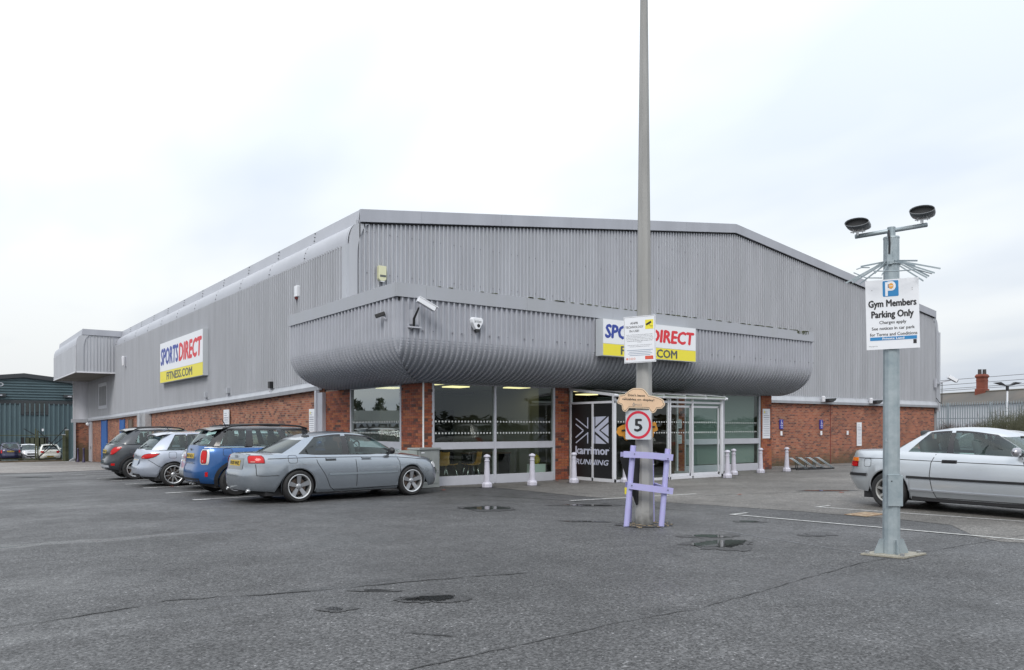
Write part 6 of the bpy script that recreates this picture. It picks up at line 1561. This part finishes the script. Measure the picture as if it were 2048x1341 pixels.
    pts = [(c3.x + math.cos(a) * .17 * .35, c3.y + math.sin(a) * .18, c3.z + math.cos(a) * .17) for a in [2 * math.pi * k / 16 for k in range(17)]]
    mb.tube(pts, .015, 6, cap=False); mb.bar(pts[4], pts[12], .03, .02); build(mb, 'steering_wheel', M_black, t, smooth=True)
    mb = MB(); mb.obox(Matrix.Translation((rx1 + .12 - xo, 0, zr(rx1) - .03)), .03, .22, .06); build(mb, 'rear_view_mirror', M_black, t)
    # wheels
    M_tyre = M_rubber; rr = r * P.get('rim', .70)
    wm0 = MB(); TW = .215
    wm0.lathe([(rr - .005, -.5 * TW + .02), (rr + .01, -.5 * TW), (r - .035, -.5 * TW - .003), (r - .012, -.5 * TW + .018), (r, -.5 * TW + .045), (r, .5 * TW - .045), (r - .012, .5 * TW - .018), (r - .035, .5 * TW + .003), (rr + .01, .5 * TW), (rr - .005, .5 * TW - .02)], 40, axis='y', cap=False)
    lip = MB(); lip.lathe([(rr - .006, -.5 * TW + .02), (rr + .006, -.5 * TW - .002), (rr - .002, -.5 * TW - .006), (rr - .020, -.5 * TW + .004), (rr - .028, -.5 * TW + .05), (rr - .035, .05)], 40, axis='y', cap=False)
    spk = MB(); ns = P.get('spokes', 5); sw0, sw1 = P.get('sw', (.032, .040)); dish = P.get('dish', .035)
    for k in range(ns):
        for dbl in ((0,) if not P.get('twin') else (-.16, .16)):
            a = 2 * math.pi * (k + .25) / ns; ca, sa = math.cos(a), math.sin(a)
            def sp_(rad, off, yy, ang=0): c_, s_ = math.cos(a + ang), math.sin(a + ang); return (rad * c_ - off * s_, yy, rad * s_ + off * c_)
            f0, f1 = -.5 * TW + .008 + dish, -.5 * TW + .012
            q0 = [sp_(.035, -sw0, f0, dbl * .3), sp_(.035, sw0, f0, dbl * .3), sp_(rr - .018, sw1, f1, dbl), sp_(rr - .018, -sw1, f1, dbl)]
            q1 = [(p[0], p[1] + .035, p[2]) for p in q0]; i = len(spk.v); spk.v += q0 + q1
            spk.f += [(i, i + 1, i + 2, i + 3), (i, i + 4, i + 5, i + 1), (i + 2, i + 6, i + 7, i + 3), (i + 1, i + 5, i + 6, i + 2), (i + 3, i + 7, i + 4, i)]
    hub = MB(); hub.lathe([(.001, -.5 * TW + .0 + dish - .012), (.030, -.5 * TW + dish - .010), (.062, -.5 * TW + .004 + dish), (.066, -.5 * TW + .03 + dish)], 20, axis='y', cap=False)
    dsc = MB(); dsc.lathe([(.001, .0), (rr - .04, .0)], 24, axis='y', cap=False); brk = MB(); brk.lathe([(.06, -.02), (rr * .68, -.02), (rr * .68, .0)], 24, axis='y', cap=False)
    m_rim = P.get('rimm', mat('alloy', (.50, .51, .52), .35, metal=.8)); m_sp = P.get('spm', m_rim)
    first_w = None
    for c in wx:
        for sgn in (-1, 1):
            if first_w is None:
                wh = empty('wheel'); wh.parent = t; first_w = wh
                build(wm0, 'tyre', M_tyre, wh, smooth=True, autos=40); build(lip, 'rim', m_rim, wh, smooth=True, autos=40); build(spk, 'spokes', m_sp, wh)
                build(hub, 'hub_cap', m_sp, wh, smooth=True); build(dsc, 'wheel_back', M_dark, wh); build(brk, 'brake_disc', mat('brake_disc', (.16, .12, .10), .5, metal=.5), wh)
            else: wh = copy_tree(first_w, t)
            wh.location = (c - xo, sgn * (hw - .5 * TW - P.get('wi', .025)), zc); wh.rotation_euler = (0, 0, math.pi if sgn > 0 else 0)
    for fn in P.get('fns', ()): fn(t, dict(xo=xo, hw=hw, L=L, surf=surf, wrap=wrap, topz=topz, zs=zs, wr=wr, patch=patch, P=P, mb=m_body))
    return t

def f_spoiler(dx0, dx1, dz, w, m=None, th=.03):
    def f_(t, C):
        x = C['P']['r0']; z = C['topz'](x, 0); mb = MB(); hwid = w; P_ = C['P']
        n = 8; top_, bot = [], []
        for (d, zz_) in ((dx1, .012), (dx0 * .3, 0), (dx0, dz)):
            top_.append([(x + d - C['xo'] + .03 * (abs(k) / n) ** 2, hwid * k / n, C['topz'](x + max(d, 0), C['wr'] * k / n * .98) + zz_ + .004) for k in range(-n, n + 1)])
            bot.append([(p[0] + .01, p[1], p[2] - th) for p in top_[-1]])
        mb.grid(top_ + [bot[-1], bot[0]]); build(mb, 'roof_spoiler', m or C['mb'], t, smooth=True, autos=45)
    return f_
def f_rails(m):
    def f_(t, C):
        P_ = C['P']
        for s in (1, -1):
            xs_ = [P_['r0'] + .12 + (P_['r1'] - P_['r0'] - .2) * k / 10 for k in range(11)]; mb = MB()
            pts = [(x - C['xo'], s * (C['wr'] - .02), C['topz'](x, C['wr']) + .015 + .065 * math.sin(math.pi * min(1, max(0, k / 10))) ** .35) for k, x in enumerate(xs_)]
            mb.tube(pts, .020, 8); build(mb, 'roof_rail', m, t, smooth=True)
    return f_
def f_wiper(z, q):
    def f_(t, C):
        P_ = C['P']; x = P_['g0'] - C['xo'] + .03; mb = MB(); zz_ = C['zs'](P_['g0']) + .10; mb.bar((x + .0, .05, zz_ - .03), (x + .05, -.36, zz_ + .08), .02, .014); mb.lathe([(.03, -.02), (.03, .02)], 8, (x + .0, .05, zz_ - .04)); build(mb, 'rear_wiper', M_black, t)
    return f_
def f_aerial(x, h=.18, lean=.12, fin=False):
    def f_(t, C):
        mb = MB(); z = C['topz'](x, 0); 
        if fin: mb.prism([(x + .09, z - .01), (x - .07, z - .01), (x - .07, z + .07), (x - .03, z + .06)], lambda a, b: (a - C['xo'], -.02, b), lambda a, b: (a - C['xo'], .02, b))
        else: mb.tube([(x - C['xo'], 0, z), (x - C['xo'] - lean, 0, z + h)], [.012, .004], 6)
        build(mb, 'aerial', M_black, t)
    return f_
def f_badge(z, kind, m, q=0, w=.1):
    def f_(t, C):
        xx = C['wrap'](0, z, off=.012)[0]; mb = MB(); T = lambda x, y, zz_: (xx - zz_, -x, y)
        if kind == 'rings':
            for k in (-1.5, -.5, .5, 1.5): ring(mb, q + k * .036, z, .017, .025, T, .004, 16)
        elif kind == 'disc': ring(mb, q, z, .03, .045, T, .004, 20); stroke(mb, [(q - .03, z), (q + .03, z)], .01, T, .004)
        elif kind == 'wings': disc(mb, q, z, .03, T, .004, 16); stroke(mb, [(q - .1, z + .015), (q + .1, z + .015)], .012, T, .004); stroke(mb, [(q - .07, z - .005), (q + .07, z - .005)], .01, T, .004)
        else: text(mb, kind, q - w, q + w, z - .016, z + .016, T, off=.03, z=.004)
        build(mb, 'badge', m, t)
    return f_
def f_exhaust(ys, z=.24):
    def f_(t, C):
        for y in ys:
            mb = MB(); x = .13 - C['xo']; mb.lathe([(.028, -.02), (.032, .05), (.027, .05), (.024, -.01)], 14, (0, 0, 0), cap=False); mb.v = [(x - v[2], y + v[1], z + v[0] * 1) for v in mb.v]; build(mb, 'exhaust', M_steel, t, smooth=True)
    return f_
def f_lip(t, C):
    xx = .12; mb = MB(); n = 8
    mb.tube([(C['wrap'](q, C['zs'](0) + .035)[0] + .02, -q if False else C['wrap'](q, C['zs'](0) + .03)[1], C['zs'](.05) + .05 - .02 * (abs(q) / .55) ** 2) for q in [-.58 + 1.16 * k / n for k in range(n + 1)]], .012, 6); build(mb, 'boot_spoiler', M_black, t, smooth=True)

SALOON = dict(L=4.586, W=1.772, r=.325, ro=1.03, wb=2.648, n=4.6, rim=.74, g0=.60, g1=3.52, r0=1.24, r1=2.92, wr=.59, cr=.045, cd=.055, zr=[(1.1, 1.19), (1.25, 1.25), (1.45, 1.312), (1.7, 1.36), (1.95, 1.383), (2.2, 1.385), (2.45, 1.366), (2.7, 1.32), (2.92, 1.25), (3.1, 1.19)],
    zs=[(0, .925), (.25, .955), (.6, .962), (1.2, .962), (2.0, .95), (3.0, .93), (3.5, .905), (3.9, .865), (4.2, .815), (4.45, .755), (4.6, .70)], zb=[(0, .27), (.5, .24), (.75, .19), (3.8, .18), (4.4, .20), (4.6, .22)],
    dr=[(.2, .10), (.34, .02), (.5, 0), (.63, .01), (.67, .05), (.85, .07), (.99, .12)], df=[(.2, .05), (.35, 0), (.5, .0), (.65, .03), (.75, .08)], doors=[1.46, 2.30, 3.36], hz=.86,
    segs=[('body', -.70), ('side_rear', -.04), ('bp', .07), ('side_front', .84)], er=.78, tint=('rear_window', 'side_rear'), seats=(1.45, 2.35),
    seams=[[(2.30, .22), (2.30, .60), (2.28, .83), (2.24, .94)], [(3.36, .24), (3.37, .50), (3.35, .76), (3.27, .90)], [(1.80, .21), (1.70, .28), (1.58, .54), (1.42, .78), (1.37, .955)], [(1.80, .21), (2.30, .22), (3.36, .24)], [(.22, .56), (.35, .552), (.62, .555)], [(.22, .56), (.19, .68), (.17, .78)], [(.4, .885), (1.3, .895), (2.3, .885), (3.3, .86), (4.1, .79)]],
    mould=[([(1.66, .545), (3.28, .545)], .032, paint('mould_silver', (.33, .38, .42)), .012)],
    tail=[([(.80, .57, .93), (.83, .56, .93), (.88, .54, .925), (.92, .53, .91), (.955, .57, .87)], M_lred)], plate=.80, poff=.012, ptext='FL05 VNZ', prec=([(-.13, .38), (.07, .42), (.10, .40)], paint('grey_recess', (.16, .18, .20))),
    spokes=5, sw=(.030, .048), dish=.03, rimm=mat('bright_rim', (.60, .61, .62), .25, metal=.7), spm=mat('satin_spoke', (.34, .35, .37), .35, metal=.6), fuel=(.90, .87, .095, .08),
    fns=(f_lip, f_badge(.925, 'rings', M_blk), f_exhaust((-.52, .52), .26), f_aerial(1.55, fin=True)), mirm=M_black)
COUPE = dict(L=4.433, W=1.71, r=.315, ro=.93, wb=2.70, n=5.0, rim=.66, g0=.84, g1=3.30, r0=1.36, r1=2.62, wr=.56, cr=.04, cd=.03, zr=[(1.2, 1.24), (1.36, 1.292), (1.55, 1.335), (1.75, 1.36), (1.95, 1.37), (2.2, 1.36), (2.4, 1.328), (2.62, 1.265), (2.8, 1.2)],
    zs=[(0, .95), (.2, .98), (.8, .995), (1.5, .985), (2.4, .965), (3.2, .94), (3.7, .885), (4.2, .80), (4.45, .74)], zb=[(0, .30), (.5, .26), (.7, .19), (3.8, .18), (4.2, .20), (4.5, .22)],
    dr=[(.2, .16), (.3, .10), (.45, .03), (.5, .0), (.58, 0), (.60, .04), (.75, .06), (.93, .10)], df=[(.2, .05), (.5, 0), (.6, .06), (.72, .10)], doors=[1.72, 3.10], hz=.855, hrear=True,
    segs=[('body', -.68), ('side_rear', -.14), ('bp', -.05), ('side_front', .85)], er=.78, seats=(1.42, 2.28), ins=[(0, .10), (.08, .07), (.14, .05), (.20, .02), (.35, .004), (.55, 0), (.78, .012), (.86, .03), (.93, .05), (1, .085)],
    seams=[[(1.74, .24), (1.70, .36), (1.66, .6), (1.68, .82), (1.74, .96)], [(3.10, .24), (3.12, .5), (3.08, .8), (3.02, .93)], [(.14, .855), (.8, .86), (1.7, .845), (3.0, .825), (4.1, .76)], [(1.74, .24), (3.1, .24)]],
    mould=[([(1.27, .565), (2.2, .555), (3.28, .55)], .04, M_black, .014), ([(.10, .565), (.52, .565)], .05, M_black, .016), ([(1.30, .35), (3.2, .34)], .018, paint('sill_edge', (.5, .52, .56)), .02)],
    tail=[([(.70, .60, .90), (.795, .60, .90)], M_lred), ([(.80, .60, .90), (.865, .60, .885)], M_amber)], plate=.76, ptext='R36 KHW', extra=(([(.54, 0, .74), (.59, 0, .74)], M_black, 'bumper_strip'),),
    spokes=7, sw=(.016, .022), dish=.02, rimm=mat('dull_alloy', (.34, .34, .33), .45, metal=.6), hm=M_black, fuel=(.53, .78, .075, .075), fns=(), mir=.34, arch=.06, mirm=paint('mirror_grey', (.33, .33, .36)))
MINI = dict(L=4.30, W=1.822, r=.335, ro=.80, wb=2.67, n=4.4, rim=.66, g0=.14, g1=3.12, r0=.46, r1=2.62, wr=.655, cr=.045, cd=.03, zr=[(.4, 1.46), (.8, 1.49), (1.6, 1.505), (2.3, 1.49), (2.8, 1.46)], gi=.075, rb=.02,
    zs=[(0, 1.09), (.5, 1.11), (1.6, 1.095), (2.8, 1.06), (3.2, 1.03), (3.7, .97), (4.05, .88), (4.3, .78)], zb=[(0, .30), (.5, .26), (.7, .22), (3.6, .22), (4.3, .26)],
    dr=[(.2, .16), (.32, .04), (.45, .0), (.58, .0), (.66, .05), (.9, .07), (1.12, .13)], df=[(.2, .05), (.5, 0), (.7, .06), (.85, .12)], doors=[1.28, 2.06, 3.05], hz=.90,
    segs=[('bp', -.78), ('side_quarter', -.42), ('bp', -.30), ('side_rear', .20), ('bp', .30), ('side_front', .86)], er=.74, ef=.86, seats=(1.15, 2.1), pillm=mat('gloss_black', (.012, .012, .014), .12, coat=.5), roofm=paint('black_roof', (.03, .033, .038), .3, .3),
    seams=[[(1.72, .25), (1.60, .45), (1.34, .78), (1.30, 1.08)], [(2.06, .25), (2.06, 1.07)], [(3.05, .25), (3.05, 1.03)]], mould=[([(.12, 1.07), (.2, 1.08), (1.5, 1.075), (3.0, 1.04)], .02, M_chrome, .006)],
    tail=[([(.72, .64, .74), (.76, .61, .76), (.88, .60, .77), (.97, .61, .77), (1.02, .64, .75)], M_lred)], surr=(([(.70, .63, .80), (.75, .59, .82), (.88, .58, .83), (.98, .59, .82), (1.035, .63, .79)], M_chrome, 'lamp_surround'),), reflect=([(.44, .76, .82), (.54, .76, .82)],), plate=.885, ptext='BV17 NCX',
    head=(([(.72, .5, .68), (.78, .46, .72), (.86, .5, .68)], M_lwht),), hrz=1, clad=M_black, spokes=10, sw=(.012, .016), rimm=mat('dark_alloy', (.22, .22, .23), .4, metal=.6), fuel=(.62, .97, .10, .085), hm=M_chrome,
    fns=(f_spoiler(-.16, .25, -.03, .60, mat('gloss_black2', (.015, .015, .017), .15, coat=.4)), f_rails(M_black), f_wiper(0, 0), f_badge(1.02, 'wings', M_chrome), f_badge(.73, 'COUNTRYMAN', M_chrome, 0, .32), f_badge(.985, 'COOPER', M_chrome, -.42, .09), f_exhaust((.1, -.1), .27), f_aerial(.85, .2, .1)),
    extra=(([(.30, 0, .62), (.40, 0, .60)], M_black, 'rear_diffuser'),))
HATCH = dict(L=4.37, W=1.809, r=.32, ro=.82, wb=2.662, n=4.2, rim=.74, g0=.18, g1=3.42, r0=.66, r1=2.50, wr=.60, cr=.05, cd=.045, zr=[(.6, 1.37), (.9, 1.40), (1.5, 1.425), (2.0, 1.42), (2.6, 1.38)], rb=.02,
    zs=[(0, .94), (.4, .985), (1.2, .985), (2.4, .945), (3.3, .90), (3.8, .82), (4.15, .72), (4.4, .62)], zb=[(0, .28), (.5, .25), (.7, .19), (3.6, .18), (4.4, .22)],
    dr=[(.2, .12), (.32, .03), (.45, .0), (.55, .01), (.62, .08), (.85, .08), (1.0, .16)], df=[(.2, .05), (.5, 0), (.65, .08), (.75, .16)], doors=[1.35, 2.20, 3.28], hz=.83,
    segs=[('body', -.70), ('side_quarter', -.42), ('bp', -.38), ('side_rear', .06), ('bp', .15), ('side_front', .82)], er=.76, seats=(1.4, 2.25),
    seams=[[(1.70, .22), (1.58, .45), (1.36, .72), (1.34, .96)], [(2.20, .22), (2.20, .93)], [(3.28, .22), (3.26, .88)], [(.18, .72), (.45, .55), (.66, .46)]], mould=[([(.30, .965), (.9, .975), (1.3, .97), (2.4, .93), (3.2, .89)], .014, M_chrome, .006)],
    tail=[([(.745, .52, .74), (.775, .48, .88), (.82, .52, .98), (.865, .62, 1.04), (.89, .76, 1.06)], M_lred)], plate=.66, ptext='FN66 YTC', prec=([(-.10, .32), (.075, .34)], paint('pale_recess', (.32, .38, .48))),
    spokes=10, sw=(.012, .016), twin=False, rimm=mat('bright_rim', (.60, .61, .62), .25, metal=.7), fuel=(.80, .84, .10, .085), fns=(f_spoiler(-.22, .25, -.035, .54), f_wiper(0, 0), f_badge(.84, 'disc', M_chrome), f_aerial(.95, .28, .22)),
    extra=(([(.27, 0, .50), (.34, 0, .46)], M_black, 'rear_diffuser'),))
SUV = dict(L=4.28, W=1.774, r=.345, ro=.80, wb=2.555, n=4.2, rim=.68, g0=.22, g1=3.20, r0=.72, r1=2.45, wr=.60, cr=.05, cd=.04, zr=[(.5, 1.55), (.9, 1.585), (1.5, 1.605), (2.0, 1.60), (2.6, 1.56)], rb=.02,
    zs=[(0, 1.08), (.5, 1.14), (1.2, 1.13), (2.4, 1.09), (3.2, 1.04), (3.7, .96), (4.05, .85), (4.3, .76)], zb=[(0, .34), (.5, .30), (.7, .24), (3.6, .24), (4.3, .28)],
    dr=[(.2, .16), (.36, .03), (.5, .0), (.60, .01), (.68, .07), (.95, .08), (1.1, .17)], df=[(.2, .05), (.5, 0), (.75, .08), (.9, .16)], doors=[1.30, 2.08, 3.10], hz=.93,
    segs=[('body', -.62), ('side_quarter', -.40), ('bp', -.36), ('side_rear', .10), ('bp', .18), ('side_front', .82)], er=.74, seats=(1.3, 2.15),
    seams=[[(1.66, .27), (1.54, .5), (1.32, .8), (1.30, 1.07)], [(2.08, .27), (2.08, 1.04)], [(3.10, .27), (3.08, .99)]], tail=[([(.80, .60, .70), (.86, .60, .80), (.94, .62, .90), (1.02, .68, .98), (1.06, .76, 1.0)], M_lred)], reflect=([(.46, .68, .80), (.53, .68, .80)],),
    plate=.90, ptext='FG14 HUP', clad=M_black, spokes=5, sw=(.03, .045), rimm=mat('bright_rim', (.60, .61, .62), .25, metal=.7), fuel=(.72, .88, .08, .08), head=(([(.78, .5, .74), (.88, .52, .76)], M_lwht),),
    extra=(([(.40, 0, .60), (.47, 0, .58)], M_cladl, 'skid_plate'), ([(.86, 0, .36), (.90, 0, .36)], M_chrome, 'chrome_bar')), fns=(f_spoiler(-.16, .25, -.03, .54), f_rails(M_black), f_wiper(0, 0), f_badge(.97, 'disc', M_chrome)))
def slopeZ(u, v): return gz(u, v)
GR = 'cars parked along the side of the store'
M_sal = paint('silver_blue_paint', (.31, .345, .385), .72, .24)
car('parked_car', 'silver blue saloon with tinted rear glass parked nearest, in front of the corner pier', SALOON, M_sal, (5.80, 16.02, gz(5.8, 16)), R(3.8), GR)
M_mini = paint('bright_blue_paint', (.012, .095, .30), .45, .28)
car('parked_car', 'bright blue compact with a black roof and roof rails behind the silver saloon', MINI, M_mini, (5.34, 18.5, gz(5.3, 18.5)), R(1.5), GR)
M_hat = paint('pale_blue_paint', (.42, .46, .54), .45, .30)
hz_ = car('parked_car', 'pale silver blue hatchback with long red tail lights parked in the middle of the row', HATCH, M_hat, (5.13, 23.2, gz(5.1, 23)), R(1), GR)
M_sil = paint('light_silver_paint', (.52, .54, .55), .4, .32)
HATCH2 = dict(HATCH); HATCH2['ptext'] = 'YD12 KOE'; HATCH2['tail'] = [([(.62, .62, .74), (.80, .60, .76), (.96, .62, .74)], M_lred)]
car('parked_car', 'light silver hatchback almost hidden between the bright blue and pale blue cars', HATCH2, M_sil, (5.80, 20.8, gz(6, 21)), R(1), GR)
M_suv = paint('dark_grey_paint', (.035, .042, .052), .4, .30)
car('parked_car', 'dark grey small suv with large red tail lights at the far end of the row', SUV, M_suv, (5.12, 28.2, gz(5.1, 28)), R(1), GR)
M_cou = paint('silver_white_paint', (.57, .605, .64), .5, .28)
cp = car('parked_car', 'silver two door coupe on the right, half behind the sign post', COUPE, M_cou, (15.03, 7.62, gz(15, 7.4)), R(-91), 'cars parked on the right'); cp.scale = (1.065, 1.065, 1.065)
# cars further off
DK = dict(SALOON); DK['ptext'] = 'KM08 LFX'
car('parked_car', 'black saloon parked beyond the silver coupe', DK, paint('black_paint', (.015, .016, .018), .3, .25), (22.9, 10.3, gz(22, 11)), R(-91), 'cars parked on the right')
MPV = dict(SUV); MPV['L'] = 4.5; MPV['ptext'] = 'FY57 OWR'; MPV['clad'] = None; MPV['tail'] = [([(.78, .66, .84), (1.0, .66, .84), (1.22, .62, .76)], M_lred)]; MPV['extra'] = (); MPV['reflect'] = ()
MPV['fns'] = (f_rails(M_black), f_badge(.97, 'disc', M_chrome)); MPV['tail'] = [([(.74, .62, .80), (.9, .64, .82), (1.02, .66, .82)], M_lred)]
car('parked_car', 'dark blue estate car behind the yard kerb at the picture edge', MPV, paint('navy_paint', (.012, .014, .055), .3, .3), (5.15, 79.2, gz(5, 78.3)), R(88), 'cars in the yard')
SM = dict(HATCH); SM['L'] = 4.0; SM['wb'] = 2.4; SM['ptext'] = 'YS61 EBA'; SM['g1'] = 3.1; SM['r1'] = 2.3; SM['doors'] = [1.3, 2.1, 3.0]; SM['tail'] = [([(.70, .50, .66), (.80, .46, .84), (.90, .50, .80)], M_lred)]
SM['mould'] = []; SM['seams'] = SM['seams'][:2]; SM['plate'] = .42
car('parked_car', 'white small hatchback seen from behind through the gate braces', SM, paint('white_paint', (.72, .72, .66), 0, .35), (7.95, 78.2, gz(8, 77.5)), R(88), 'cars in the yard')
SM2 = dict(SM); SM2['ptext'] = 'FX10 DDA'
car('parked_car', 'white car with its bonnet showing between the blue estate and the small hatchback', SM2, paint('white_paint2', (.66, .68, .70), 0, .35), (6.75, 85.2, gz(8, 80)), R(-86), 'cars in the yard')
SM3 = dict(SUV); SM3['ptext'] = 'BX64 TNO'
car('parked_car', 'pale suv beyond the silver coupe, seen mirrored in the shop window', SM3, paint('champagne_paint', (.42, .42, .40), .4, .32), (19.6, 6.2, gz(19, 6)), R(-91), 'cars parked on the right')
